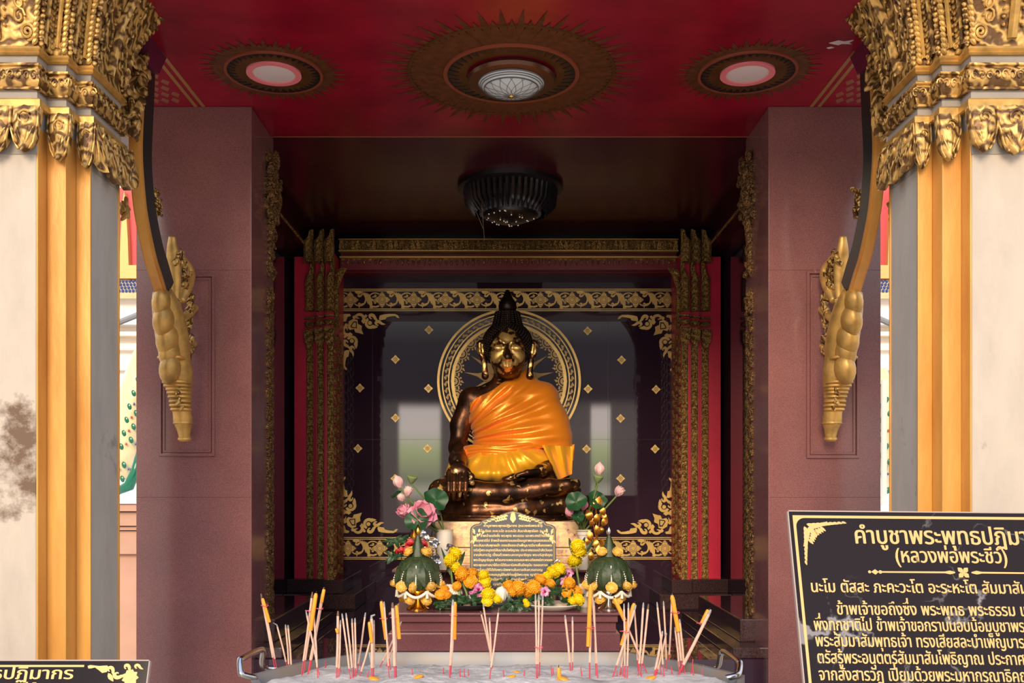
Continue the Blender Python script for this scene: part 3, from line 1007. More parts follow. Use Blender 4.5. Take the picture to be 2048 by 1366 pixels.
def faces_of(cx):
    """front and side faces of the redented plan: middle, tangent, outward normal, half width, corner sign"""
    out = []
    for fx, fy in ((0, -1),):
        out.append(((cx, COLY - .1925), (1, 0), (0, -1), .0875, 0))
        for s in (-1, 1):
            out.append(((cx + s * .11075, COLY - .1425), (1, 0), (0, -1), .02325, s))
            out.append(((cx + s * .152, COLY - .0875), (1, 0), (0, -1), .018, s))
    for s in (-1, 1):
        out.append(((cx + s * .17, COLY), (0, 1), (s, 0), .0875, 0))
        for q in (-1, 1):
            out.append(((cx + s * .134, COLY + q * .115), (0, 1), (s, 0), .0275, q))
            out.append(((cx + s * .0875, COLY + q * .1675), (0, 1), (s, 0), .025, q))
    return out


def petal(m, mp, w, ztop, h, bulge=.020, nu=9, nv=12):
    rows = []
    for j in range(nv + 1):
        v = j / nv
        wd = w * (1.0 if v < .25 else (1 - .18 * (v - .25) / .35 if v < .6 else .82 * (1 - ((v - .6) / .4) ** 1.8) + .03))
        row = []
        for i in range(nu):
            u = 2 * i / (nu - 1) - 1
            b = bulge * (1 - .55 * u * u) * (0.35 + .9 * math.sin(PI * min(1, v * .62 + .12)) ** 1.2) + (.012 * max(0, v - .82) / .18)
            b += .0035 * math.cos(3 * PI * u) * (1 - v)
            row.append(mp(u * wd, ztop - h * v, b))
        rows.append(row)
    a = Vector(mp(0, 0, 0)); b = Vector(mp(0, 0, .012))
    m.sheet(rows, a - b)
    # carved scroll and veins
    pts = []
    for q in range(22):
        a_ = q / 21 * 3.6 * PI; r = w * .48 * (1 - q / 24)
        pts.append(mp(w * .06 + r * math.cos(a_ + .5), ztop - h * .28 + r * math.sin(a_ + .5) * 1.15, bulge * 1.02))
    m.tube(pts, w * .085, 6)
    for s in (-1, 1):
        m.tube([mp(s * w * .96, ztop - h * q, bulge * b_) for q, b_ in ((.02, .45), (.2, .62), (.4, .72))] + [mp(s * w * .80, ztop - h * .60, bulge * .80), mp(s * w * .66, ztop - h * .78, bulge * .75), mp(s * w * .36, ztop - h * .93, bulge * .75)], w * .085, 6)
    for s in (-.7, -.35, 0, .35, .7):
        m.tube([mp(s * w * 1.1, ztop - h * .48, bulge * 1.10), mp(s * w * .6, ztop - h * .68, bulge * 1.18), mp(s * w * .1, ztop - h * .9, bulge * .95)], [w * .03, w * .07, w * .03], 5)


def column(cx, label):
    t = empty('gilded_column', (cx, COLY, 0), label, 'column', 'cream and gold columns of the front')
    m = MB()
    m.box(cx - .0875, cx + .0875, COLY - .1925, COLY + .1925, 0, 2.46)
    m.box(cx - .134, cx + .134, COLY - .1425, COLY + .1425, 0, 2.46)
    m.build('shaft', M['plaster_stained'] if cx < 0 else M['plaster'], t, bevel=.002)
    m = MB(); m.box(cx - .17, cx + .17, COLY - .0875, COLY + .0875, 0, 2.46); m.build('side_face', M['plaster_grey'], t, bevel=.002)
    for sx_ in (-1, 1):
        for sy_ in (-1, 1):
            m = MB(); g = .004
            X = lambda v: cx + sx_ * v
            Y = lambda v: COLY + sy_ * v
            m.box(X(.0855), X(.0875 + g), Y(.1425), Y(.1905), 0, 2.40)
            m.box(X(.0915), X(.134 + g), Y(.14), Y(.1425 + g), 0, 2.40)
            m.box(X(.132), X(.134 + g), Y(.0875), Y(.1405), 0, 2.40)
            m.box(X(.138), X(.17 + g), Y(.085), Y(.0875 + g), 0, 2.40)
            m.build('gilt_corner', M['gold_paint'], t, bevel=.0015)
    m = MB(); loft(m, cx, [(2.30, .002), (2.43, .006), (2.445, .006), (2.447, .004), (2.515, .004), (2.531, .007), (2.80, .007)]); m.build('capital_core', M['plaster_dirty'], t)
    m = MB(); loft(m, cx, [(2.405, .014), (2.408, .018), (2.424, .018), (2.4295, .012)]); m.build('gilt_fillet', M['gold_plain'], t)
    m = MB(); loft(m, cx, [(2.451, .013), (2.456, .014), (2.459, .008), (2.468, .014), (2.482, .018), (2.497, .014), (2.505, .008), (2.508, .013), (2.514, .012)])
    fc = faces_of(cx)
    def mapper(f, o):
        (mx_, my_), tg, nr, hw, sg = f
        return lambda u, z, h: (mx_ + tg[0] * (u + sg * o(z)) + nr[0] * (o(z) + h), my_ + tg[1] * (u + sg * o(z)) + nr[1] * (o(z) + h), z)
    for f in fc:
        mp = mapper(f, lambda z: .014); hw = f[3] + .012
        n = max(2, int(hw * 2 / .017))
        for i in range(n):
            u = -hw + 2 * hw * (i + .5) / n
            pts = []
            for q in range(12):
                a = q / 11 * 2.6 * PI; r = .0095 * (1 - q / 13)
                pts.append(mp(u + r * math.cos(a + i % 2 * PI), 2.4825 + r * 1.5 * math.sin(a), .004))
            m.tube(pts, .0022, 5)
    m.build('carved_cushion', M['gilt_bold'], t, smooth='auto')
    m = MB(); loft(m, cx, [(2.532, .012), (2.536, .017), (2.540, .013), (2.545, .018), (2.552, .014)]); m.build('gilt_fillet', M['gold_plain'], t)
    # tall flaring leaf panels
    m = MB(); prof = [(2.552 + .30 * i / 14, flare(2.552 + .30 * i / 14)) for i in range(15)]
    loft(m, cx, prof)
    fpn = m.build('flaring_panel', M['gilt_bold'], t, smooth='auto')
    for f in fc:
        m = MB(); mp = mapper(f, flare); hw = f[3] + (0.010 if f[4] == 0 else 0)
        hws = (lambda z: f[3] + flare(z)) if f[4] == 0 else (lambda z: f[3])
        # raised rim along the foot and the two edges, twisted like a rope
        for s in (-1, 1):
            z = 2.562; i = 0
            while z < 2.84:
                u = s * (hws(z) - .006)
                m.ell(mp(u, z, .004), (.0062, .0062, .0095), 6, 5, rot=Matrix.Rotation(.6 * s, 3, 'Y' if f[2][0] == 0 else 'X'))
                z += .0125; i += 1
            # foot scrolls
            r0 = min(.021, f[3] * .42)
            pts = []
            for q in range(26):
                a = -PI / 2 + q / 25 * 4.2 * PI; r = r0 * (1 - q / 29)
                pts.append(mp(s * (hws(2.58) - r0 * 1.15 - r * math.cos(a) * -1 * .9), 2.563 + r0 + r * math.sin(a), .005))
            m.tube(pts, r0 * .17, 6)
            z = 2.62; i = 0
            while z < 2.84:
                u = s * (hws(z) * .55)
                pts = []
                for q in range(10):
                    a = q / 9 * 2.3 * PI; r = f[3] * .20 * (1 - q / 12); r = min(r, .014)
                    pts.append(mp(u + s * r * math.cos(a), z + r * 1.3 * math.sin(a), .003))
                m.tube(pts, min(.0032, f[3] * .06), 5)
                z += .030; i += 1
        m.tube([mp(0, 2.57, .003), mp(0, 2.70, .006), mp(0, 2.83, .006)], [f[3] * .10 + .003] * 3, 6)
        z = 2.60
        while z < 2.84:
            for s in (-1, 1): m.ell(mp(s * hws(z) * .22, z, .004), (.0042, .0042, .0042), 6, 4)
            z += .018
        m.build('panel_relief', M['gold_plain'] if f[2][0] == 0 else M['gilt_bold'], fpn, smooth='auto')
    for f in fc:
        mp = mapper(f, lambda z: .012)
        if f[3] > .05:
            for u0, ww, hh in ((-.072, .034, .112), (0, .040, .118), (.072, .034, .112)):
                m = MB(); petal(m, (lambda u, z, h, u0=u0: mp(u + u0, z, h)), ww, 2.408, hh); m.build('hanging_petal', M['gilt_bold'], t, smooth='auto')
        else:
            if f[2][0] != 0: continue
            m = MB(); petal(m, (lambda u, z, h, s=f[4]: mp(u + s * .008, z, h)), f[3] * 1.22, 2.408, .116); m.build('hanging_petal', M['gilt_bold'], t, smooth='auto')

    sd = -1 if cx < 0 else 1
    Q = lambda q, y, d: P(1015 + sd * q, y, d)
    m = MB()
    foliage(m, Q(752, 225, 2.735), (.022, .016, .055), 46, .019, 21)
    foliage(m, Q(738, 150, 2.745), (.020, .016, .050), 30, .017, 22)
    m.tube(spline([Q(792, 292, 2.64), Q(772, 318, 2.69), Q(757, 345, 2.715), Q(745, 378, 2.70)], 4), [.020, .026, .030, .031, .031, .030, .029, .028, .026, .023, .018, .012, .004], 12)
    m.tube(spline([Q(785, 305, 2.66), Q(783, 335, 2.67), Q(780, 356, 2.66)], 4), [.016, .019, .021, .021, .019, .016, .012, .008, .004], 10)
    foliage(m, Q(772, 320, 2.68), (.03, .012, .02), 22, .014, 23)
    m.build('corner_foliage', M['gilt_bold'], t, smooth='auto')


column(-1.2115, 'cream and gold column with leafy gilded capital, left edge, behind the small black sign')
column(1.1952, 'cream and gold column with leafy gilded capital, right edge, behind the large black sign')


# ================================================================== GILDED EAVE BRACKETS
def bracket(sd, vx, XB, label):
    """vx: column of the picture the depth lines run to; XB: how far to the side the bracket hangs"""
    pxs = lambda q: vx + sd * q
    dd = lambda q: XB * FPX / q            # depth at which the bracket's plane shows q columns off the axis
    def B(q, py, dx=0.0, dyy=0.0):
        d = dd(q)
        p = P(1015 + sd * q, py, d)
        return Vector((p.x + sd * dx, p.y + dyy, p.z))
    t = empty('eave_bracket', B(645, 880), label, 'roof bracket', 'gilded serpent eave brackets')
    path = [(737, 92), (739, 150), (742, 215), (745, 300), (740, 380), (733, 437), (717, 513), (704, 555), (692, 595)]
    pts = spline([B(q, y) for q, y in path], 4)
    def sweep(m, wx0, wx1, b0, b1):
        vs_ = []
        for i, p in enumerate(pts):
            tg = (pts[min(i + 1, len(pts) - 1)] - pts[max(0, i - 1)]); tg.x = 0; tg.normalize()
            nr = Vector((0, -tg.z, tg.y))
            if nr.y < 0: nr = -nr
            for x, b in ((wx0, b0), (wx1, b0), (wx1, b1), (wx0, b1)):
                vs_.append(Vector((p.x + x, p.y, p.z)) + nr * b)
        fs = []
        for i in range(len(pts) - 1):
            for k in range(4):
                fs.append((i * 4 + k, i * 4 + (k + 1) % 4, i * 4 + 4 + (k + 1) % 4, i * 4 + 4 + k))
        fs += [(0, 1, 2, 3), tuple(len(vs_) - 4 + k for k in (3, 2, 1, 0))]
        m.add(vs_, fs)
    m = MB(); sweep(m, -.018, .018, 0, .012); sweep(m, -.013, .013, -.005, 0); m.build('gilt_arm', M['gold_paint'], t, smooth='auto')
    m = MB(); sweep(m, -.0175, .0175, .012, .085); m.build('dark_back', M['black_green'], t)  # side behind the gilt arm, coloured near black
    # scaly body
    body = [(690, 585, 20), (682, 615, 28), (675, 650, 31), (668, 690, 32), (664, 718, 29), (662, 745, 31), (657, 772, 26), (654, 800, 20), (651, 826, 18), (649, 842, 19), (647, 862, 13), (646, 880, 10)]
    m = MB(); m.tube(spline([B(q, y) for q, y, r in body], 3), [v.x for v in spline([(r * dd(q) / FPX, 0, 0) for q, y, r in body], 3)], 18)
    sb = m.build('serpent_body', M['gold_plain'], t, smooth=True)
    m = MB()
    for q, y, r in ((684, 608, 24), (680, 645, 27), (672, 682, 29), (668, 708, 27), (667, 742, 27)):
        c = B(q + 9, y - 4, 0, .004); k = dd(q) / FPX
        m.ell(c, (r * k * .74, r * k * .98, r * k * 1.18), 16, 10, rot=Matrix.Rotation(-sd * .18, 3, 'Y') @ Matrix.Rotation(.22, 3, 'X'))
    for q, y, r in ((672, 716, 25), (663, 765, 25), (660, 772, 25), (658, 779, 23), (657, 786, 22), (656, 794, 21), (655, 803, 20), (654, 811, 20), (653, 819, 19), (649, 846, 18), (646, 878, 12)):
        c = B(q, y); k = dd(q) / FPX
        m.lathe([(r * k * .8, -.008), (r * k * 1.08, -.003), (r * k * 1.08, .003), (r * k * .8, .008)], c, 16)
    m.build('belly_scales', M['gold_plain'], sb, smooth='auto')
    # flame fins on the inner side
    m = MB()
    rnd = random.Random(11)
    for i in range(46):
        f = i / 45
        y = 520 + 300 * f
        q = 668 - 20 * math.sin(PI * min(1, f * 1.15)) - 6 * f + rnd.uniform(-7, 7)
        c = B(q, y, -.004, rnd.uniform(-.01, .03)); k = dd(q) / FPX
        s = (12 - 5 * f) * k
        m.tube([c, c + Vector((-sd * s * .8, -.006, s * .5)), c + Vector((-sd * s * 1.1, -.008, s * 1.5)), c + Vector((-sd * s * .6, -.004, s * 2.1))], [s * .5, s * .55, s * .32, s * .05], 6)
    for i in range(30):
        f = i / 29
        q = 668 - 14 * f * 0 - 8 * math.sin(3 * f); y = 600 + 130 * f
        c = B(q - 3, y, -.012, -.03); k = dd(q) / FPX
        m.tube([c + Vector((sd * .012, 0, .004)), c, c + Vector((-sd * .014, .004, -.006))], [.002, .0055, .002], 5)
    m.build('flame_fins', M['gilt'], t, smooth='auto')
    m = MB()
    def leafy(pl):
        P_ = [B(q, y, dx, dy_) for q, y, r, dx, dy_ in pl]
        rs = [r * dd(q) / FPX for (q, y, r, dx, dy_) in pl]
        m.tube(spline(P_, 5), [v.x for v in spline([(r, 0, 0) for r in rs], 5)], 14, flat=.7)
    leafy([(672, 600, 9, 0, .03), (674, 560, 13, 0, .04), (678, 520, 15, 0, .05), (682, 490, 12, 0, .055), (684, 463, 7, 0, .06)])
    leafy([(664, 600, 10, -.005, .03), (657, 570, 16, -.01, .03), (652, 540, 14, -.01, .04), (660, 515, 9, -.005, .05), (668, 498, 4, 0, .05)])
    leafy([(662, 640, 8, -.01, .02), (643, 620, 11, -.01, .02), (634, 600, 10, -.01, .03), (636, 575, 4, -.01, .03)])
    leafy([(650, 700, 7, -.01, .02), (634, 680, 9, -.01, .02), (629, 655, 7, -.01, .02), (632, 630, 3, -.01, .02)])
    m.build('leaf_fin', M['gold_plain'], t, smooth=True)
    m = MB()
    foliage(m, B(712, 400, 0, .02), (.014, .03, .045), 34, .014, 9)
    m.build('leaf_spray', M['gilt'], t, smooth='auto')
    m = MB()
    foliage(m, B(757, 420, .012, 0), (.008, .012, .03), 10, .012, 10)
    m.build('leaf_spray', M['gold_plain'], t, smooth='auto')
    # painted wooden block that carries the arm under the ceiling
    m = MB()
    x = B(745, 150).x
    for k, (dx, y0, y1) in enumerate(((0, 2.70, 2.86), (-.035, 2.74, 2.90))):
        xx = x + sd * dx
        m.add([(xx - .016, y0, CEIL), (xx + .016, y0, CEIL), (xx + .016, y1, CEIL), (xx - .016, y1, CEIL), (xx - .012, y0 + .03, CEIL - .085), (xx + .012, y0 + .03, CEIL - .085), (xx + .012, y1 - .05, CEIL - .07), (xx - .012, y1 - .05, CEIL - .07)],
              [(0, 1, 2, 3), (7, 6, 5, 4), (0, 4, 5, 1), (1, 5, 6, 2), (2, 6, 7, 3), (3, 7, 4, 0)])
    m.build('carved_block', mat('plum lacquer', (0.10, 0.012, 0.04), .35) if 'plum lacquer' not in bpy.data.materials else bpy.data.materials['plum lacquer'], t)
    # iron pin into the granite
    m = MB(); c = B(648, 860); m.tube([c, (c.x + sd * .008, 3.275, c.z)], .012, 8); m.build('mounting_pin', M['gold_plain'], t)


bracket(-1, 1015, 1.075, 'gilded serpent bracket curving down in front of the left granite pillar')
bracket(1, 1015, 1.08, 'gilded serpent bracket curving down in front of the right granite pillar')
# ================================================================== THE STATUE
class Field:
    """a solid grown from rounded limbs that melt into one another"""
    def __init__(self, lo, hi, h):
        self.lo = np.array(lo, float); self.h = h
        self.n = np.ceil((np.array(hi) - self.lo) / h).astype(int) + 1
        self.a = np.full(self.n, .2, np.float32)
        self.ax = [(self.lo[i] + h * np.arange(self.n[i])).astype(np.float32) for i in range(3)]

    def sl(self, lo, hi):
        out = []
        for i in range(3):
            a = int(max(0, math.floor((lo[i] - self.lo[i]) / self.h))); b = int(min(self.n[i], math.ceil((hi[i] - self.lo[i]) / self.h) + 1))
            out.append(slice(a, max(a, b)))
        return tuple(out)

    def grid(self, s):
        return (self.ax[0][s[0]][:, None, None], self.ax[1][s[1]][None, :, None], self.ax[2][s[2]][None, None, :])

    def merge(self, s, d, k):
        a = self.a[s]
        if k <= 0: self.a[s] = np.minimum(a, d); return
        hh = np.clip(.5 + .5 * (a - d) / k, 0, 1)
        self.a[s] = a * (1 - hh) + d * hh - k * hh * (1 - hh)

    def cap(self, a, b, ra, rb, k=.02):
        a, b = Vector(a), Vector(b); r = max(ra, rb) + k + .012
        s = self.sl([min(a[i], b[i]) - r for i in range(3)], [max(a[i], b[i]) + r for i in range(3)])
        x, y, z = self.grid(s)
        d = b - a; L = max(d.length_squared, 1e-9)
        t = np.clip(((x - a.x) * d.x + (y - a.y) * d.y + (z - a.z) * d.z) / L, 0, 1)
        q = np.sqrt((x - a.x - t * d.x) ** 2 + (y - a.y - t * d.y) ** 2 + (z - a.z - t * d.z) ** 2) - (ra + (rb - ra) * t)
        self.merge(s, q.astype(np.float32), k)

    def chain(self, pts, k=.02):
        for (a, ra), (b, rb) in zip(pts, pts[1:]): self.cap(a, b, ra, rb, k)

    def ell(self, c, r, k=.02):
        c = Vector(c)
        s = self.sl([c[i] - r[i] - k - .012 for i in range(3)], [c[i] + r[i] + k + .012 for i in range(3)])
        x, y, z = self.grid(s)
        x, y, z = x - c.x, y - c.y, z - c.z
        k0 = np.sqrt((x / r[0]) ** 2 + (y / r[1]) ** 2 + (z / r[2]) ** 2)
        k1 = np.sqrt((x / r[0] ** 2) ** 2 + (y / r[1] ** 2) ** 2 + (z / r[2] ** 2) ** 2) + 1e-6
        self.merge(s, (k0 * (k0 - 1) / k1).astype(np.float32), k)

    def carve(self, a, b, r, k=.006):
        """a groove along a-b"""
        a, b = Vector(a), Vector(b); R_ = r + k + .01
        s = self.sl([min(a[i], b[i]) - R_ for i in range(3)], [max(a[i], b[i]) + R_ for i in range(3)])
        x, y, z = self.grid(s)
        d = b - a; L = max(d.length_squared, 1e-9)
        t = np.clip(((x - a.x) * d.x + (y - a.y) * d.y + (z - a.z) * d.z) / L, 0, 1)
        q = -(np.sqrt((x - a.x - t * d.x) ** 2 + (y - a.y - t * d.y) ** 2 + (z - a.z - t * d.z) ** 2) - r)
        A = self.a[s]
        hh = np.clip(.5 - .5 * (A - q) / k, 0, 1)
        self.a[s] = A * (1 - hh) + q * hh + k * hh * (1 - hh)

    def mesh(self, name, mt, parent):
        g = openvdb.FloatGrid(.2)
        lim = 4 * self.h
        g.copyFromArray(np.clip(self.a, -lim, lim))
        pts, quads = g.convertToQuads(0.0)
        o0 = wloc(parent)
        pts = pts * self.h + self.lo - np.array(tuple(o0))
        me = bpy.data.meshes.new(name)
        me.vertices.add(len(pts)); me.vertices.foreach_set('co', pts.astype(np.float32).ravel())
        me.loops.add(len(quads) * 4); me.loops.foreach_set('vertex_index', quads[:, ::-1].astype(np.int32).ravel())
        me.polygons.add(len(quads)); me.polygons.foreach_set('loop_start', np.arange(0, len(quads) * 4, 4, dtype=np.int32))
        me.update(calc_edges=True); me.validate()
        bm = bmesh.new(); bm.from_mesh(me)
        bmesh.ops.recalc_face_normals(bm, faces=bm.faces)
        for _ in range(2): bmesh.ops.smooth_vert(bm, verts=bm.verts, factor=.5, use_axis_x=True, use_axis_y=True, use_axis_z=True)
        bm.to_mesh(me); bm.free()
        me.polygons.foreach_set('use_smooth', [True] * len(me.polygons))
        me.materials.append(mt)
        o = bpy.data.objects.new(name, me); COL.objects.link(o); o.parent = parent
        return o


def bronze_leaf():
    m, n, b = new_mat('dark bronze with gold leaf')
    co = coords(n)
    v1 = node(n, 'ShaderNodeTexVoronoi'); v1.inputs['Scale'].default_value = 62; v1.inputs['Randomness'].default_value = .9
    wn = node(n, 'ShaderNodeTexNoise'); wn.inputs['Scale'].default_value = 45; wn.inputs['Detail'].default_value = 4; lk(n, co, wn.inputs['Vector'])
    wa = node(n, 'ShaderNodeVectorMath', operation='MULTIPLY_ADD'); lk(n, wn.outputs['Color'], wa.inputs[0]); wa.inputs[1].default_value = (.022, .022, .022); lk(n, co, wa.inputs[2])
    lk(n, wa.outputs[0], v1.inputs['Vector'])
    sep = node(n, 'ShaderNodeSeparateColor'); lk(n, v1.outputs['Color'], sep.inputs[0])
    big = noise(n, co, 9, 3)
    sp = node(n, 'ShaderNodeSeparateXYZ'); lk(n, co, sp.inputs[0])
    # worshippers press more leaf on the face and on the legs within reach
    zt = node(n, 'ShaderNodeMapRange'); zt.inputs[1].default_value = 1.0; zt.inputs[2].default_value = 2.4
    lk(n, sp.outputs['Z'], zt.inputs[0])
    dens = ramp(n, zt.outputs[0], [(0.30, (.12, .12, .12)), (0.36, (.14, .14, .14)), (0.40, (.06, .06, .06)), (0.72, (.02, .02, .02)), (0.738, (.34, .34, .34)), (0.90, (.34, .34, .34)), (.93, (.05, .05, .05))])
    a = node(n, 'ShaderNodeMath', operation='ADD'); lk(n, sep.outputs[0], a.inputs[0]); lk(n, dens, a.inputs[1])
    a2 = node(n, 'ShaderNodeMath', operation='MULTIPLY_ADD'); lk(n, big, a2.inputs[0]); a2.inputs[1].default_value = .9; lk(n, a.outputs[0], a2.inputs[2])
    k = ramp(n, a2.outputs[0], [(.0, (0, 0, 0)), (1.0, (0, 0, 0))])
    mr = node(n, 'ShaderNodeMapRange'); mr.inputs[1].default_value = 1.47; mr.inputs[2].default_value = 1.52
    lk(n, a2.outputs[0], mr.inputs[0])
    # leaf pressed on brow, eyelids, cheeks, mouth and chin
    spots = None
    for q, r in ((P(1013, 675, 4.285), .030), (P(1004, 667, 4.30), .020), (P(997, 698, 4.285), .024), (P(1032, 698, 4.285), .024), (P(993, 713, 4.295), .030), (P(1038, 714, 4.295), .026), (P(1015, 728, 4.27), .027), (P(1015, 742, 4.29), .013), (P(960, 692, 4.38), .020), (P(1067, 700, 4.38), .022), (P(968, 730, 4.38), .014), (P(1061, 728, 4.38), .012)):
        dn_ = node(n, 'ShaderNodeVectorMath', operation='DISTANCE'); lk(n, wa.outputs[0], dn_.inputs[0]); dn_.inputs[1].default_value = (q.x + .011, q.y + .011, q.z + .011)
        sb_ = node(n, 'ShaderNodeMath', operation='SUBTRACT'); sb_.inputs[0].default_value = r; lk(n, dn_.outputs['Value'], sb_.inputs[1])
        if spots is None: spots = sb_.outputs[0]
        else:
            mx_ = node(n, 'ShaderNodeMath', operation='MAXIMUM'); lk(n, spots, mx_.inputs[0]); lk(n, sb_.outputs[0], mx_.inputs[1]); spots = mx_.outputs[0]
    sm_ = node(n, 'ShaderNodeMapRange'); sm_.inputs[1].default_value = -.002; sm_.inputs[2].default_value = .002; lk(n, spots, sm_.inputs[0])
    gm_ = node(n, 'ShaderNodeMath', operation='MAXIMUM'); lk(n, mr.outputs[0], gm_.inputs[0]); lk(n, sm_.outputs[0], gm_.inputs[1])
    mr = gm_
    br = ramp(n, noise(n, co, 14, 5), [(.33, (.022, .013, .010)), (.52, (.085, .036, .018)), (.72, (.24, .085, .035))])
    mx = node(n, 'ShaderNodeMix', data_type='RGBA')
    lk(n, mr.outputs[0], mx.inputs[0]); lk(n, br, mx.inputs[6]); mx.inputs[7].default_value = (.80, .52, .17, 1)
    lk(n, mx.outputs[2], b.inputs['Base Color'])
    b.inputs['Metallic'].default_value = .75
    rr = node(n, 'ShaderNodeMapRange'); rr.inputs[3].default_value = .34; rr.inputs[4].default_value = .36
    lk(n, mr.outputs[0], rr.inputs[0]); lk(n, rr.outputs[0], b.inputs['Roughness'])
    bump(n, b, noise(n, co, 90, 4), .25, .003)
    return m


def satin(name, c1, c2, rough=.38):
    m, n, b = new_mat(name)
    co = coords(n)
    ck = node(n, 'ShaderNodeTexVoronoi'); ck.inputs['Scale'].default_value = 130; ck.inputs['Randomness'].default_value = .15
    lk(n, co, ck.inputs['Vector'])
    lk(n, ramp(n, ck.outputs['Distance'], [(.15, c2), (.30, c1)]), b.inputs['Base Color'])
    b.inputs['Roughness'].default_value = rough
    b.inputs['Metallic'].default_value = .32
    b.inputs['Sheen Weight'].default_value = .2
    b.inputs['Anisotropic'].default_value = .4
    bump(n, b, noise(n, coords(n, (1, 1, 2.5)), 38, 3), .10, .006)
    return m


M['bronze'] = bronze_leaf()
M['hair_bronze'] = mat('black bronze curls', (.030, .018, .013), .33, .7, var=.5, vscale=30, bmp=.3, bscale=120)
M['robe'] = satin('orange satin robe', (.90, .26, .008), (.93, .31, .015), .32)
M['robe_yellow'] = satin('golden satin lining', (.92, .42, .012), (.94, .46, .03), .34)

S_D = 4.42
BASE = P(1008, 1042, 4.35)
statue = empty('seated_buddha_statue', BASE, 'dark bronze seated statue patched with gold leaf, wearing an orange satin robe', 'statue')


def rp(px, d): return px * d / FPX


F = Field((-.41, 4.00, 1.34), (.40, 4.66, 2.26), .0032)
hips = [('e', P(1012, 930, 4.46), (.17, .13, .11)), ('e', P(1013, 885, 4.46), (.135, .095, .12)), ('e', P(1014, 832, 4.45), (.168, .108, .115)),
        ('c', P(946, 797, 4.465), P(1080, 797, 4.465), .054, .054), ('e', P(1015, 778, 4.46), (.105, .07, .045))]
for q in hips:
    if q[0] == 'e': F.ell(q[1], q[2], .05)
    else: F.cap(*q[1:], .05)
F.cap(P(1015, 780, 4.455), P(1015, 735, 4.44), .070, .062, .03)
# head
F.ell(P(1015, 705, 4.385), (.084, .100, .122), .02)
F.ell(P(1015, 688, 4.43), (.100, .108, .098), .02)
F.ell(P(1015, 738, 4.335), (.048, .040, .034), .03)
for s in (-1, 1):
    F.ell(P(1015 + s * 19, 715, 4.325), (.036, .030, .036), .02)
    # arched brow running into the nose
    F.chain([(P(1015 + s * 33, 693, 4.325), .004), (P(1015 + s * 27, 685, 4.304), .0065), (P(1015 + s * 17, 680, 4.291), .0075), (P(1015 + s * 8, 685, 4.283), .007), (P(1015 + s * 4, 692, 4.278), .006)], .006)
    F.ell(P(1015 + s * 18, 697, 4.300), (.028, .019, .0165), .004)
    F.chain([(P(1015 + s * 9, 713, 4.282), .006), (P(1015 + s * 17, 722, 4.298), .007), (P(1015 + s * 20, 731, 4.312), .006)], .010)
    F.carve(P(1015 + s * 13, 720, 4.284), P(1015 + s * 17, 729, 4.298), .004, .006)
    F.carve(P(1015 + s * 8, 700, 4.286), P(1015 + s * 19, 703, 4.281), .0042, .003)
    F.carve(P(1015 + s * 19, 703, 4.281), P(1015 + s * 31, 698, 4.300), .0042, .003)
    F.ell(P(1015 + s * 7.5, 715.5, 4.272), (.0125, .014, .0105), .006)
    # long ears
    F.chain([(P(1015 + s * 47, 682, 4.415), .010), (P(1015 + s * 54, 688, 4.41), .015), (P(1015 + s * 53, 703, 4.405), .015), (P(1015 + s * 47, 722, 4.40), .012), (P(1015 + s * 44, 752, 4.395), .015)], .012)
    F.ell(P(1015 + s * 45, 752, 4.395), (.016, .016, .018), .006)
    F.carve(P(1015 + s * 51, 688, 4.393), P(1015 + s * 50, 706, 4.388), .007, .004)
    F.carve(P(1015 + s * 46.5, 727, 4.384), P(1015 + s * 44, 748, 4.378), .0045, .003)
F.cap(P(1015, 690, 4.286), P(1015, 714, 4.262), .0105, .0185, .010)
F.ell(P(1015, 729, 4.294), (.040, .02, .022), .02)
F.chain([(P(999, 727, 4.296), .0045), (P(1007, 724.5, 4.279), .0072), (P(1015, 726, 4.274), .0078), (P(1023, 724.5, 4.279), .0072), (P(1031, 727, 4.296), .0045)], .003)
F.chain([(P(1002, 729.5, 4.291), .005), (P(1009, 731.8, 4.277), .0082), (P(1015, 732.2, 4.273), .0088), (P(1021, 731.8, 4.277), .0082), (P(1028, 729.5, 4.291), .005)], .003)
F.carve(P(1000, 727.6, 4.288), P(1015, 729.3, 4.266), .0022, .002); F.carve(P(1015, 729.3, 4.266), P(1030, 727.6, 4.288), .0022, .002)
for y in (759, 766): F.carve(P(990, y, 4.39), P(1040, y, 4.39), .004, .006)
# right arm, hand hanging over the shin
F.chain([(P(940, 801, 4.465), .053), (P(921, 850, 4.455), .044), (P(916, 896, 4.43), .039), (P(916, 920, 4.27), .036), (P(917, 934, 4.12), .034)], .025)
F.ell(P(917, 946, 4.085), (.052, .026, .036), .02)
for i, (xa, xb, yb, r) in enumerate(((898, 897, 995, .0112), (909, 907, 998, .0118), (921, 918, 999, .0118), (932, 930, 996, .0112))):
    F.chain([(P(xa, 946, 4.072), r + .002), (P(xa - .5, 966, 4.040), r + .0004), (P((xa + xb) / 2, 982, 4.036), r - .001), (P(xb, yb, 4.045), r - .0045)], .003)
F.chain([(P(934, 944, 4.085), .014), (P(943, 953, 4.07), .0125), (P(943, 965, 4.06), .0105), (P(946, 968, 4.062), .008)], .008)
# left arm and hand lying in the lap
F.chain([(P(1080, 801, 4.465), .050), (P(1104, 850, 4.455), .044), (P(1108, 905, 4.44), .036), (P(1095, 935, 4.30), .030), (P(1080, 941, 4.20), .029)], .025)
F.ell(P(1060, 949, 4.165), (.055, .055, .017), .02)
for i in range(4):
    d = 4.205 - i * .027
    F.chain([(P(1045, 949, d), .0125), (P(1026, 952 + i * .6, d - .006), .0115), (P(1010 - (i == 1) * 3 - (i == 2) * 3, 957 + i * .5, d - .006), .0085)], .004)
F.chain([(P(1075, 943, 4.125), .016), (P(1055, 945, 4.10), .012), (P(1034, 951, 4.10), .009)], .010)
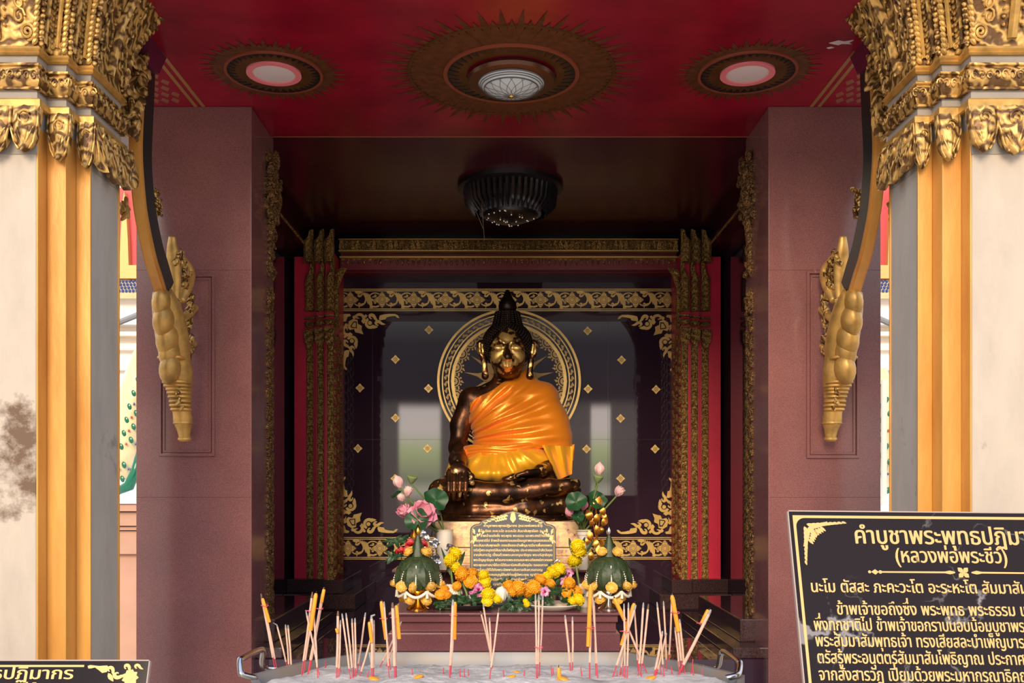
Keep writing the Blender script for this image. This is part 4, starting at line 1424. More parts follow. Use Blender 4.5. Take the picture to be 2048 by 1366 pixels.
# legs: right over left
F.chain([(P(1068, 960, 4.40), .085), (P(1125, 998, 4.26), .060), (P(1143, 1006, 4.22), .052)], .04)
F.chain([(P(1143, 1008, 4.20), .050), (P(1050, 1018, 4.13), .042), (P(950, 1024, 4.13), .036), (P(895, 1022, 4.22), .030)], .025)
F.chain([(P(965, 955, 4.40), .085), (P(905, 980, 4.28), .064), (P(884, 985, 4.22), .058)], .04)
F.chain([(P(884, 985, 4.21), .055), (P(950, 986, 4.135), .050), (P(1015, 985, 4.105), .042), (P(1075, 981, 4.10), .034)], .022)
F.chain([(P(1060, 975, 4.10), .030), (P(1100, 973, 4.10), .032), (P(1135, 970, 4.11), .026), (P(1152, 968, 4.12), .020)], .014)
for i in range(5):
    F.cap(P(1146, 963 + i * 3.6, 4.112), P(1156 - i * .8, 962 + i * 4.2, 4.115), .0085, .0075, .003)
F.a = np.maximum(F.a, 1.3700 - F.ax[2][None, None, :]).astype(np.float32)
F.mesh('body', M['bronze'], statue)

# draped robe: the same trunk and left arm, thicker, with the folds fanning from under the right arm
Rb = Field((-.30, 4.18, 1.50), (.40, 4.66, 2.10), .0036)
for q in hips:
    if q[0] == 'e': Rb.ell(q[1], (q[2][0] + .008, q[2][1] + .012, q[2][2] + .004), .06)
    else: Rb.cap(q[1], q[2], q[3] + .010, q[4] + .010, .06)
Rb.cap(P(1035, 785, 4.45), P(1046, 744, 4.45), .060, .022, .04)
Rb.chain([(P(1080, 803, 4.455), .060), (P(1102, 850, 4.43), .060), (P(1116, 895, 4.39), .062)], .09)
Rb.ell(P(1060, 880, 4.40), (.16, .10, .10), .05)
xg, yg, zg = Rb.grid((slice(None),) * 3)
pxg = 1015 + xg * FPX / yg; pyg = 980 - (zg - EYE) * FPX / yg
th = np.arctan2(888 - pyg, pxg - 900)
rr = np.sqrt((888 - pyg) ** 2 + (pxg - 900) ** 2)
fold = (np.sin(th * 31 + .8 * np.sin(rr * .05)) * .55 + np.sin(th * 53 + 1.3 + rr * .012) * .35 + .3 * np.sin(th * 19 - rr * .03)) * .0105 * np.clip((rr - 20) / 60, 0, 1) * np.clip((270 - rr) / 120, .25, 1)
fold = np.where(yg < 4.5, fold, fold * .3)
Rb.a = (Rb.a - fold - .0045).astype(np.float32)
def clip_line(ax_, ay_, bx_, by_):
    """signed distance in metres, positive above/left of the hem a-b"""
    dx, dy = bx_ - ax_, by_ - ay_; L = math.hypot(dx, dy)
    return (((pxg - ax_) * dy - (pyg - ay_) * dx) / L) * (4.4 / FPX)
hem = clip_line(1054, 738, 938, 806)         # collar edge
Rb.a = np.maximum(Rb.a, -hem - .003 * np.sin(pxg * .12)).astype(np.float32)
Rb.a = np.maximum(Rb.a, (937 - pxg + 3 * np.sin(pyg * .11)) * (4.4 / FPX)).astype(np.float32)
bot = 905 - np.clip((pxg - 1085) / 62, 0, 1) * 20 + 5 * np.sin(pxg * .045)
bot = np.where(pxg > 1080, 893 + 3 * np.sin(pxg * .1) + (pxg - 1080) * .10, bot)
Rb.a = np.maximum(Rb.a, (pyg - bot) * (4.4 / FPX)).astype(np.float32)
Rb.mesh('robe', M['robe'], statue)
# lower robe swelling over the lap
Lr = Field((-.24, 4.12, 1.52), (.28, 4.56, 1.72), .0036)
Lr.ell(P(1008, 928, 4.40), (.205, .150, .085), .03)
Lr.ell(P(985, 948, 4.30), (.13, .10, .045), .05)
Lr.ell(P(1045, 925, 4.36), (.15, .12, .07), .04)
xg, yg, zg = Lr.grid((slice(None),) * 3)
pxg = 1015 + xg * FPX / yg; pyg = 980 - (zg - EYE) * FPX / yg
th = np.arctan2(pyg - 860, pxg - 1000)
fold = (np.sin(th * 17 + .5) * .6 + np.sin(th * 29 + 2 + pyg * .03) * .4) * .0055
Lr.a = (Lr.a - fold).astype(np.float32)
Lr.a = np.maximum(Lr.a, (898 - pyg) * (4.4 / FPX)).astype(np.float32)
edge = 952 + 14 * np.sin(np.clip((pxg - 930) / 165, 0, 1) * PI) - 8 * np.clip((pxg - 1030) / 60, 0, 1) * 2
Lr.a = np.maximum(Lr.a, (pyg - edge) * (4.4 / FPX)).astype(np.float32)
Lr.mesh('lower_robe', M['robe_yellow'], statue)

m = MB()
for y0, y1, r, x0, x1, dd_ in ((901, 894, .011, 926, 1085, .0), (907, 900, .009, 927, 1084, .01), (913, 906, .010, 930, 1076, .0), (896, 889, .009, 930, 1090, .0)):
    pts = []
    for i in range(15):
        f = i / 14; x = x0 + (x1 - x0) * f
        d = 4.455 - math.sqrt(max(0, 1 - ((x - 1012) / 98) ** 2)) * .168 - .012
        pts.append(P(x, y0 + (y1 - y0) * f + 2.2 * math.sin(f * 9 + y0), d + dd_ * 0))
    m.tube(pts, [r * (.7 + .5 * math.sin(PI * i / 14) + .2 * math.sin(i * 1.7)) for i in range(15)], 8)
m.tube([P(924, 896, 4.37), P(927, 904, 4.34), P(930, 913, 4.33)], [.012, .017, .012], 8)
m.build('waist_sash', M['robe'], statue, smooth=True)
# hanging ends of the robe
def pleat(m, top, bot, n, amp, dz=0.0):
    (xa, ya, da), (xb, yb, db) = top; (xc, yc, dc), (xd, yd, de) = bot
    rows = []
    for j in range(9):
        v = j / 8; row = []
        for i in range(n * 6 + 1):
            u = i / (n * 6)
            x = (xa + (xb - xa) * u) * (1 - v) + (xc + (xd - xc) * u) * v
            y = (ya + (yb - ya) * u) * (1 - v) + (yc + (yd - yc) * u) * v
            d = (da + (db - da) * u) * (1 - v) + (dc + (de - dc) * u) * v
            row.append(P(x, y, d - amp * math.sin(u * n * 2 * PI) * (.5 + .5 * v)))
        rows.append(row)
    m.sheet(rows, (0, .004, 0))
m = MB()
pleat(m, ((1084, 890, 4.27), (1146, 893, 4.34)), ((1116, 960, 4.27), (1144, 948, 4.33)), 2, .020)
pleat(m, ((1128, 896, 4.36), (1149, 888, 4.37)), ((1130, 930, 4.36), (1147, 920, 4.37)), 2, .012)
m.build('robe_tail', M['robe_yellow'], statue, smooth='auto')
m = MB()
pleat(m, ((928, 896, 4.45), (950, 900, 4.45)), ((884, 968, 4.40), (940, 968, 4.33)), 3, .010)
pleat(m, ((905, 905, 4.46), (925, 896, 4.46)), ((884, 966, 4.42), (892, 968, 4.38)), 1, .010)
m.build('robe_fold', M['robe_yellow'], statue, smooth='auto')

# hair, crown bump and flame
hc = P(1015, 690, 4.425); hr = (.112, .118, .106)
m = MB(); m.ell(hc, hr, 40, 28)
nb = 900
for i in range(nb):
    z = 1 - 2 * (i + .5) / nb; a = i * 2.399963
    if z < -.75: continue
    q = Vector((math.sqrt(1 - z * z) * math.cos(a), math.sqrt(1 - z * z) * math.sin(a), z))
    p = hc + Vector((q.x * hr[0], q.y * hr[1], q.z * hr[2]))
    # keep the face clear
    fx, fz = (p.x - hc.x), p.z
    if q.y < 0 and abs(fx / .079) ** 3 + abs((fz - P(0, 716, 4.3).z) / .130) ** 3 < 1: continue
    m.ell(p, (.0068, .0068, .0068), 6, 4)
m.build('hair_curls', M['hair_bronze'], statue, smooth='auto')
kk = 4.42 / FPX
ztop = lambda py: EYE + (980 - py) * kk
m = MB()
c0 = P(1015, 690, 4.42)
m.lathe([(.072, ztop(662)), (.064, ztop(650)), (.058, ztop(638)), (.053, ztop(625)), (.040, ztop(621))], (c0.x, 4.42, 0), 40)
for k in range(22):
    a = 2 * PI * k / 22
    for j in range(9):
        f = j / 8; r = .072 - .019 * f
        m.ell((c0.x + r * math.cos(a), 4.42 + r * math.sin(a), ztop(660) + (ztop(626) - ztop(660)) * f), (.0062, .0062, .0058), 6, 4)
cbump = m.build('crown_bump', M['hair_bronze'], statue, smooth='auto')
m = MB()
m.lathe([(.036, ztop(625)), (.041, ztop(617)), (.0415, ztop(611)), (.038, ztop(605)), (.028, ztop(598)), (.019, ztop(592)), (.0155, ztop(588)), (.012, ztop(583)), (.003, ztop(579))], (c0.x, 4.42, 0), 24)
m.build('flame_finial', M['hair_bronze'], cbump, smooth=True)
# slab the figure sits on
m = MB()
rowp = []
for (e, py) in ((.000, 1042), (.012, 1040), (.012, 1036), (.004, 1033), (.004, 1031)):
    rowp.append((e, EYE + (980 - py) * 4.1 / FPX))
vs_ = []; N = 48
for e, z in rowp:
    for k in range(N):
        a = 2 * PI * k / N; c, s = math.cos(a), math.sin(a)
        sq = (abs(c) ** 3 + abs(s) ** 3) ** (-1 / 3)
        vs_.append((BASE.x + (.295 + e) * c * sq, 4.36 + (.29 + e) * s * sq, z))
fs = [(i * N + k, i * N + (k + 1) % N, (i + 1) * N + (k + 1) % N, (i + 1) * N + k) for i in range(len(rowp) - 1) for k in range(N)]
fs += [tuple(range(N - 1, -1, -1)), tuple((len(rowp) - 1) * N + k for k in range(N))]
m.add(vs_, fs)
m.build('base_slab', M['bronze'], statue, smooth='auto')
# ================================================================== LETTERING
_gl = {}
_fc = bpy.data.curves.new('lettering_source', 'FONT'); _fc.size = 1; _fc.resolution_u = 3
_fo = bpy.data.objects.new('lettering_source', _fc); COL.objects.link(_fo)
ABOVE = set('ัิีึื็ํ'); TONE = set('่้๊๋์'); BELOW = set('ฺุู')
def _raw(s, bold):
    _fc.body = s; _fc.offset = bold
    bpy.context.view_layer.update()
    e = _fo.evaluated_get(bpy.context.evaluated_depsgraph_get())
    me = e.to_mesh()
    v = [(p.co.x, p.co.y) for p in me.vertices]; f = [tuple(p.vertices) for p in me.polygons]
    e.to_mesh_clear()
    return v, f
def glyph(c, bold):
    k = (c, bold)
    if k not in _gl:
        if c == ' ': _gl[k] = ([], [], .30)
        else:
            v, f = _raw(c, bold)
            v0, _ = _raw('ก', 0.0)
            v2, _ = _raw(c + 'ก', 0.0)
            adv = max(x for x, y in v2) - max(x for x, y in v0)
            _gl[k] = (v, f, max(0, adv))
    return _gl[k]
def layout(s, bold=.012):
    V, Fc = [], []; x = 0; prev_above = False; tall = False
    for i, c in enumerate(s):
        v, f, adv = glyph(c, bold)
        dx = dy = 0
        if c in ABOVE or c in TONE or c in BELOW: adv = 0
        if c in TONE and prev_above: dy = .165
        if (c in ABOVE or c in TONE) and tall: dx = -.14
        n = len(V)
        V += [(a + x + dx, b + dy) for a, b in v]; Fc += [tuple(q + n for q in t) for t in f]
        x += adv
        if c in ABOVE: prev_above = True
        elif c not in TONE and c not in BELOW:
            prev_above = False; tall = c in 'ปฝฟ'
    return V, Fc, x
def write(m, s, fn, size, u, v, align='l', width=None, bold=.02):
    V, Fc, L = layout(s, 0.0)
    sx_ = size if width is None else width / L
    x0 = u - (L * sx_ / 2 if align == 'c' else L * sx_ if align == 'r' else 0)
    for q in (-1, 0, 1):          # the strokes are thickened by overprinting
        m.add([fn(x0 + (a + q * bold) * sx_, v + (b + .5 * abs(q) * bold) * size, .00006 * (q + 1)) for a, b in V], Fc)


# ================================================================== THE ALTAR
M['white_china'] = mat('white glazed china', (.80, .74, .66), .22)
M['dark_plate'] = mat('dark lacquered plate', (.03, .025, .025), .2)
M['leaf'] = mat('dark green leaf', (.030, .085, .030), .42, var=.45, vscale=40)
M['leaf_fold'] = mat('folded banana leaf', (.050, .078, .030), .48, var=.55, vscale=90, bmp=.3, bscale=90)
M['lotus_leaf'] = mat('lotus leaf green', (.020, .085, .028), .45, var=.4, vscale=30)
M['stem'] = mat('stem green', (.16, .24, .06), .5)
M['pink'] = mat('lotus pink', (.80, .22, .36), .5, col2=(.84, .42, .50), vscale=40, sss=.1)
M['pink_pale'] = mat('pale lotus pink', (.88, .62, .55), .5, col2=(.80, .40, .46), vscale=45, sss=.1)
M['yellow_petal'] = mat('lemon marigold petals', (.95, .70, .0), .6, var=.12, vscale=80, bmp=.6, bscale=170)
M['orange_petal'] = mat('orange marigold petals', (.95, .42, .012), .6, var=.15, vscale=80, bmp=.6, bscale=170)
M['gold_petal'] = mat('golden paper petals', (.95, .58, .11), .5, var=.18, vscale=80, bmp=.3, bscale=120)
M['white_petal'] = mat('white buds', (.85, .78, .66), .5)
M['orchid'] = mat('magenta orchid', (.50, .015, .22), .45, col2=(.75, .55, .66), vscale=70)
M['rose'] = mat('red rose', (.60, .008, .02), .45, var=.4, vscale=60)
M['foil'] = mat('crumpled silver foil', (.55, .56, .62), .22, .9, bmp=.6, bscale=60)
M['gold_foil'] = mat('orange gold foil', (.90, .36, .05), .24, .8, var=.4, vscale=40)

t = empty('altar_bench', (0, 3.75, FLOOR), 'low maroon granite altar bench carrying plates of marigolds behind the ash trough', 'altar')
for nm, ya, za, zb, xa, xb in (('base_course', 3.47, FLOOR, .984, -.43, .405), ('middle_band', 3.515, .984, 1.0205, -.415, .395), ('upper_band', 3.50, 1.0205, 1.047, -.42, .40), ('top_slab', 3.485, 1.047, 1.056, -.43, .41)):
    m = MB(); m.box(xa, xb, ya, 3.915 if nm == 'top_slab' else 3.995, za, zb); m.build(nm, M['granite_altar'], t, bevel=.002)
t = empty('altar_step', (0, 4.3, FLOOR), 'upper maroon granite altar step under the vases and the gold-leafed pedestal', 'altar')
m = MB(); m.box(-.45, .40, 4.0, 4.76, FLOOR, 1.165); m.build('riser', M['granite_altar'], t)
m = MB(); m.box(-.47, .42, 3.92, 4.78, 1.165, 1.175); m.build('top_slab', M['granite_altar'], t, bevel=.002)

gm, n, b = new_mat('pink marble crusted with gold leaf')
co = coords(n)
vv = node(n, 'ShaderNodeTexVoronoi'); vv.inputs['Scale'].default_value = 62; lk(n, co, vv.inputs['Vector'])
sp = node(n, 'ShaderNodeSeparateColor'); lk(n, vv.outputs['Color'], sp.inputs[0])
ns = noise(n, co, 26, 5, .7)
ad = node(n, 'ShaderNodeMath', operation='MULTIPLY_ADD'); lk(n, sp.outputs[0], ad.inputs[0]); ad.inputs[1].default_value = .55; lk(n, ns, ad.inputs[2])
lk(n, ramp(n, ad.outputs[0], [(.40, (.10, .04, .035)), (.44, (.62, .34, .24)), (.66, (.80, .50, .36)), (.74, (.88, .58, .26)), (.95, (.92, .66, .36))]), b.inputs['Base Color'])
b.inputs['Roughness'].default_value = .38; b.inputs['Metallic'].default_value = .25
bump(n, b, ad.outputs[0], .5, .004)
M['gold_marble'] = gm
t = empty('statue_pedestal', (0, 4.38, 1.175), 'stepped pinkish pedestal crusted with gold leaf under the seated statue', 'pedestal')
for xa, xb, ya, za, zb in ((-.335, .330, 3.96, 1.175, 1.197), (-.325, .320, 3.985, 1.197, 1.226), (-.315, .310, 4.01, 1.226, 1.257), (-.305, .300, 4.045, 1.260, 1.3675)):
    m = MB(); m.box(xa, xb, ya, 4.70, za, zb); m.build('marble_course', gm, t, bevel=.004)
m = MB(); m.box(-.29, .285, 4.055, 4.69, 1.255, 1.262); m.build('dark_joint', M['black'], t)

# ---------------------------------------------------------------- the arched tablet
PX0 = 1026
def plq(u, v, h=0.0):
    """u, v in picture pixels from the tablet's foot; h lifts towards the eye"""
    k = 3.72 / FPX
    y = 3.705 + (v * k) * .05 - h
    return (((PX0 - 1015) + u) * k, y, 1.056 + v * k * .955)
slate = mat('polished slate', (.095, .10, .11), .18)
pl_gold = mat('painted tablet gold', (.80, .56, .24), .4, .2)
t = empty('inscribed_tablet', (P(1026, 1205, 3.72).x, 3.72, 1.056), 'grey arched stone tablet lettered in gold leaning in front of the statue', 'tablet')
half = [(86, 0), (86, 158), (84, 164), (78, 168), (68, 170), (64, 176), (56, 180), (46, 183), (30, 187), (14, 194), (0, 198)]
out = [(-u, v) for u, v in half] + [(u, v) for u, v in half[::-1][1:]]
m = MB(); m.prism(out, lambda u, v: plq(u, v), (0, .022, 0)); slab = m.build('slab', slate, t, bevel=.002)
m = MB()
inn = [(u * .955, 4 + v * .965) for u, v in out]
for a, c in zip(inn, inn[1:]):
    m.tube([plq(*a, .001), plq(*c, .001)], .0016, 4)
m.build('border_line', pl_gold, slab)
m = MB()
for s in (-1, 1):
    for i in range(13):
        f = i / 12
        m.prism(shp(LEAF, s * (10 + 44 * f), 186 - 15 * f ** 1.5, 9 - 3 * f, PI / 2 - s * (1.2 + .5 * (i % 2)), s), lambda u, v: plq(u, v, .0012), (0, .001, 0))
        m.prism(shp(KAN, s * (12 + 20 * f), 180 - 5 * f, 6 - 2 * f, (0 if s > 0 else PI) + .4 * s * (i % 3), s), lambda u, v: plq(u, v, .0014), (0, .001, 0))
    for i in range(12):
        f = i / 11
        m.prism(shp(LEAF, s * (80 - 14 * (i % 3) * (1 - f)), 160 - 26 * f + 3 * (i % 2), 8, -PI / 2 + s * (.6 * (i % 3 - 1)), s), lambda u, v: plq(u, v, .0012), (0, .001, 0))
m.prism([(-6, 180), (0, 172), (6, 180), (4, 192), (0, 196), (-4, 192)], lambda u, v: plq(u, v, .0012), (0, .001, 0))
m.build('gold_ornament', pl_gold, slab)
m = MB()
TXT = ['คำบูชาพระพุทธปฏิมากร (หลวงพ่อพระชีว์)', 'นะโม ตัสสะ ภะคะวะโต อะระหะโต สัมมาสัมพุทธัสสะ (๓ จบ)', 'ข้าพเจ้าขอถึงซึ่ง พระพุทธ พระธรรม และพระสงฆ์ว่าเป็นที่พึ่ง',
       'พึ่งทุกชาติไป ข้าพเจ้าขอกราบนอบน้อมบูชาพระคุณของสมเด็จ', 'พระสัมมาสัมพุทธเจ้า ทรงเสียสละบำเพ็ญบารมีมาเพื่อทรงพระ', 'ตรัสรู้พระอนุตตร์สัมมาสัมโพธิญาณ ประกาศธรรมนำสัตว์ออก',
       'จากสังสารวัฏ เปี่ยมด้วยพระมหากรุณาธิคุณ พระบริสุทธิคุณ', 'พระปัญญาธิคุณ พร้อมกราบพระธรรมและพระอริยสงฆ์สาวกของ', 'พระพุทธศาสนาให้เราได้รับอานิสงส์ในปัจจุบัน ตลอดกาลนาน',
       'ด้วยใจขอให้ได้ถึงพระนิพพานในกาลอันควรเทอญ', 'ด้วยกุศลผลบุญให้แก่ท่านผู้มีพระคุณ ญาติมิตร เทวดา', 'ทั้งหลายช่วยปกป้องคุ้มครองรักษาข้าพเจ้าและครอบครัว ทั้งนี้', 'ทุกท่านที่มาถวายในที่นี้ขอบุญรักษา', 'พระศาสนา และองค์พระ']
rows_ = [(0, 164, 118), (0, 153, 140), (8, 143, 146), (0, 133, 158), (0, 123, 158), (0, 113, 158), (0, 103, 158), (0, 92.5, 158), (0, 82, 158), (-10, 72, 138), (6, 62, 144), (0, 52, 158), (16, 42, 112), (16, 32, 76)]
for s, (u, v, wd) in zip(TXT, rows_):
    write(m, s, lambda a, c, e=0: plq(a, c, .0012 + e), 7.2, u, v, 'c', wd, .03)
m.build('lettering', pl_gold, slab)


# ---------------------------------------------------------------- flowers
def marigold_mesh(name, mt, seed):
    rnd = random.Random(seed)
    m = MB(); m.ell((0, 0, 0), (.86, .86, .70), 14, 9)
    n = 120
    for i in range(n):
        z = 1 - 1.75 * (i + .5) / n; a = i * 2.399963
        r = math.sqrt(max(0, 1 - z * z))
        nn = Vector((r * math.cos(a), r * math.sin(a), z))
        tg = Vector((-math.sin(a), math.cos(a), 0)); up = nn.cross(tg)
        c = Vector((nn.x * .84, nn.y * .84, nn.z * .68)); L = rnd.uniform(.16, .26); wd = rnd.uniform(.13, .19)
        tw = rnd.uniform(-.6, .6); t2 = tg * math.cos(tw) + up * math.sin(tw)
        m.add([c - t2 * wd * .6, c + t2 * wd * .6, c + t2 * wd + nn * L, c + nn * L * 1.15 + up * .05, c - t2 * wd + nn * L], [(0, 1, 2, 3, 4)])
    me = m.build('proto', mt).data
    o = bpy.data.objects['proto']; bpy.data.objects.remove(o)
    me.name = name
    return me
ME_Y = marigold_mesh('marigold_yellow', M['yellow_petal'], 1)
ME_O = marigold_mesh('marigold_orange', M['orange_petal'], 2)
ME_G = marigold_mesh('marigold_gold', M['gold_petal'], 3)


def obj_of(name, me, parent, loc, scale, rot=(0, 0, 0)):
    o = bpy.data.objects.new(name, me); COL.objects.link(o)
    o.parent = parent
    o.location = Vector(loc) - (wloc(parent) if parent else Vector((0, 0, 0)))
    o.scale = (scale,) * 3 if not hasattr(scale, '__len__') else scale
    o.rotation_euler = rot
    return o


def leaf_blade(m, a, b, wd, bend=.0, n=6):
    a, b = Vector(a), Vector(b); d = b - a
    s = d.cross(Vector((0, 1, .15)))
    if s.length < 1e-6: s = Vector((1, 0, 0))
    s.normalize(); nn = s.cross(d).normalized()
    rows = []
    for i in range(n + 1):
        f = i / n; ww = wd * math.sin(PI * min(.97, f * .92 + .06)) ** .8
        c = a + d * f + nn * bend * d.length * math.sin(PI * f)
        rows.append([c - s * ww, c - nn * ww * .25, c + s * ww])
    m.sheet(rows, nn * .0012)


def posy(fl, d, me, stem_to, label, leaves=(), r=13, group=None, dz=None):
    zb = P(*stem_to, d)
    t = empty('marigold_posy', zb, label, 'flowers', group)
    rnd = random.Random(int(fl[0][0] * 7 + fl[0][1]))
    for i, q in enumerate(fl):
        rr = (q[2] if len(q) > 2 else r) * d / FPX
        c = P(q[0], q[1], d + (rnd.uniform(-.012, .012) if dz is None else dz * i))
        obj_of('marigold', me, t, c, (rr * 1.08, rr * 1.08, rr), (rnd.uniform(-1.0, -.3), rnd.uniform(-.5, .5), rnd.uniform(0, 6)))
    m = MB(); last = P(fl[-1][0], fl[-1][1], d + .012)
    m.tube([last, (last + zb) / 2 + Vector((.004, 0, 0)), zb], .0045, 6); m.build('stem', M['stem'], t, smooth='auto')
    for (x0, y0, x1, y1, wd) in leaves:
        m = MB(); leaf_blade(m, P(x0, y0, d + .004), P(x1, y1, d + .012), wd * d / FPX, .12); m.build('leaf', M['leaf'], t, smooth='auto')
    return t


def lotus(m, c, s, opened, axis=(0, 0, 1), layers=3, seed=0):
    rnd = random.Random(seed)
    c = Vector(c); q = Vector((0, 0, 1)).rotation_difference(Vector(axis).normalized())
    for L in range(layers):
        n = 6; o_ = opened * (1 - .28 * L)
        for k in range(n):
            a = 2 * PI * (k + .5 * (L % 2)) / n + rnd.uniform(-.15, .15)
            e = Vector((math.cos(a), math.sin(a), 0)); sd_ = Vector((-math.sin(a), math.cos(a), 0))
            rows = []
            for j in range(7):
                f = j / 6
                ang = o_ * (.25 + .75 * f)
                rad = s * (.20 * math.sin(PI * min(1, f * .9 + .1)) * (1.1 - .2 * L) + f * math.sin(ang) * .85)
                h = s * f * (math.cos(ang) * .9 + .1)
                if opened < .3: rad = s * (.36 - .07 * L) * math.sin(PI * (f * .93 + .04)) ** .85; h = s * f * 1.15
                wd = s * (.34 - .04 * L) * math.sin(PI * min(.985, f * .86 + .1)) ** .75 * (1 if f < .97 else .2)
                row = []
                for u in (-1, -.5, 0, .5, 1):
                    p = e * (rad - s * .07 * abs(u) ** 2) + sd_ * (wd * u) + Vector((0, 0, h + s * .02 * abs(u)))
                    row.append(c + q @ p)
                rows.append(row)
            m.sheet(rows, (q @ e) * -.0012)


def lotus_flower(px, py, d, s, opened, axis, root, label, mt='pink', layers=3, name='lotus_flower'):
    c = P(px, py, d); zb = P(*root)
    t = empty(name, zb, label, 'lotus', 'lotus flowers in the white vases')
    a = Vector(axis).normalized()
    m = MB(); lotus(m, c - a * s * .45, s, opened, axis, layers, int(px)); m.ell(c - a * s * .30, s * (.16 if opened > .3 else .08), 8, 6); m.build('petals', M[mt], t, smooth='auto')
    m = MB(); m.tube([c - a * s * .45, (c - a * s * .55) * .6 + zb * .4, zb], [.0035, .0032, .0032], 6); m.build('stem', M['stem'], t, smooth='auto')


def lotus_leaf(px, py, d, r, axis, root, label):
    c = P(px, py, d); zb = P(*root); r = r * d / FPX
    t = empty('lotus_leaf', zb, label, 'leaf', 'lotus leaves in the white vases')
    q = Vector((0, 0, 1)).rotation_difference(Vector(axis).normalized())
    vs_ = [c + q @ Vector((0, 0, -.12 * r))]; N = 28; RN = 4
    for j in range(1, RN + 1):
        for k in range(N):
            a = 2 * PI * k / N; f = j / RN
            rr = r * f * (1 + .07 * math.sin(3 * a + px) + .04 * math.sin(7 * a))
            vs_.append(c + q @ Vector((rr * math.cos(a), rr * math.sin(a), r * (-.12 + .22 * f * f + .10 * f * math.sin(4 * a + py) + .012 * math.cos(N / 2 * a)))))
    fs = [(0, 1 + k, 1 + (k + 1) % N) for k in range(N)]
    for j in range(RN - 1):
        fs += [(1 + j * N + k, 1 + (j + 1) * N + k, 1 + (j + 1) * N + (k + 1) % N, 1 + j * N + (k + 1) % N) for k in range(N)]
    m = MB(); m.add(vs_, fs); m.build('blade', M['lotus_leaf'], t, smooth=True)
    m = MB(); m.tube([c + q @ Vector((0, 0, -.1 * r)), c * .5 + zb * .5 + Vector((.004, .01, 0)), zb], .003, 6); m.build('stem', M['stem'], t, smooth='auto')


def vase(px, d, prof, label):
    """prof: (half width px, picture y)"""
    k = d / FPX; c = P(px, 980, d)
    t = empty('white_vase', (c.x, d, 1.175), label, 'vase', 'white vases beside the pedestal')
    pr = [(r * k, EYE + (980 - y) * k) for r, y in prof]
    pr[0] = (pr[0][0], 1.175)
    m = MB(); m.lathe(pr + [(pr[-1][0] - .005, pr[-1][1]), (pr[-1][0] - .007, pr[-1][1] - .02)], (c.x, d, 0), 28); m.build('body', M['white_china'], t, smooth='auto')
    m = MB(); ring(m, c.x, d, pr[-1][0] - .005, pr[-1][0] + .001, pr[-1][1] - .003, pr[-1][1] + .002, 28); m.build('rim', mat('chipped cream rim', (.70, .58, .42), .4) if 'chipped cream rim' not in bpy.data.materials else bpy.data.materials['chipped cream rim'], t, smooth='auto')


vase(889, 3.955, [(12, 1138), (14, 1128), (15, 1110), (16.5, 1085), (17, 1064), (17, 1060)], 'white vase of pink lotus left of the arched tablet')
vase(1167, 3.955, [(9, 1138), (11, 1130), (12, 1112), (8.5, 1092), (9, 1078), (13, 1064), (16, 1060)], 'white flared vase of lotus right of the arched tablet')
_vn = [0]
def _vroot(px):
    """each stem stands at its own place in the vase mouth"""
    _vn[0] += 1; a = _vn[0] * 2.4
    return (px + 7 * math.cos(a), 1070, 3.955 + .013 * math.sin(a))
lotus_flower(797, 966, 3.86, .047, .1, (-.35, -.1, 1), _vroot(886), 'tallest pink lotus bud left of the statue', 'pink_pale')
lotus_flower(816, 984, 3.87, .044, .45, (.3, -.3, 1), _vroot(886), 'half open pink lotus below the tallest left bud', 'pink_pale')
lotus_flower(803, 996, 3.85, .036, .4, (-.5, -.4, .7), _vroot(886), 'small pink lotus nodding to the left over the left lotus bunch', 'pink_pale')
lotus_flower(846, 1026, 3.83, .080, 1.3, (.25, -.85, .5), _vroot(886), 'wide open pink lotus beside the statue right hand')
lotus_flower(810, 1024, 3.86, .060, .7, (-.5, -.5, .7), _vroot(886), 'folded pink lotus half behind the open one on the left')
lotus_flower(1199, 940, 3.90, .046, .1, (.05, -.1, 1), _vroot(1165), 'tallest pink lotus bud right of the statue', 'pink_pale')
lotus_flower(1238, 984, 3.86, .045, .55, (.4, -.5, .8), _vroot(1165), 'pale pink open lotus leaning out to the far right', 'pink_pale')
lotus_flower(1140, 1026, 3.88, .040, .2, (-.5, -.3, .8), _vroot(1165), 'pink lotus bud in front of the statue knee on the right')
lotus_flower(1168, 1012, 3.90, .038, .15, (.2, -.2, 1), _vroot(1165), 'dusky pink lotus bud between two round leaves on the right')
lotus_leaf(872, 999, 3.88, 25, (.35, -.85, .45), _vroot(886), 'round lotus leaf overlapping the statue knee on the left')
lotus_leaf(834, 1041, 3.80, 24, (-.15, -.9, .35), _vroot(886), 'round lotus leaf under the open pink lotus')
lotus_leaf(793, 989, 3.88, 13, (-.5, -.3, .8), _vroot(886), 'small folded lotus leaf at the far left of the bunch')
lotus_leaf(1152, 1003, 3.86, 22, (-.2, -.85, .5), _vroot(1165), 'round lotus leaf in front of the statue knee on the right')
lotus_leaf(1194, 1000, 3.90, 20, (.3, -.85, .4), _vroot(1165), 'round lotus leaf beside the gilded leaf branch')
lotus_leaf(1156, 1033, 3.87, 14, (.1, -.7, .6), _vroot(1165), 'small lotus leaf just above the right vase')
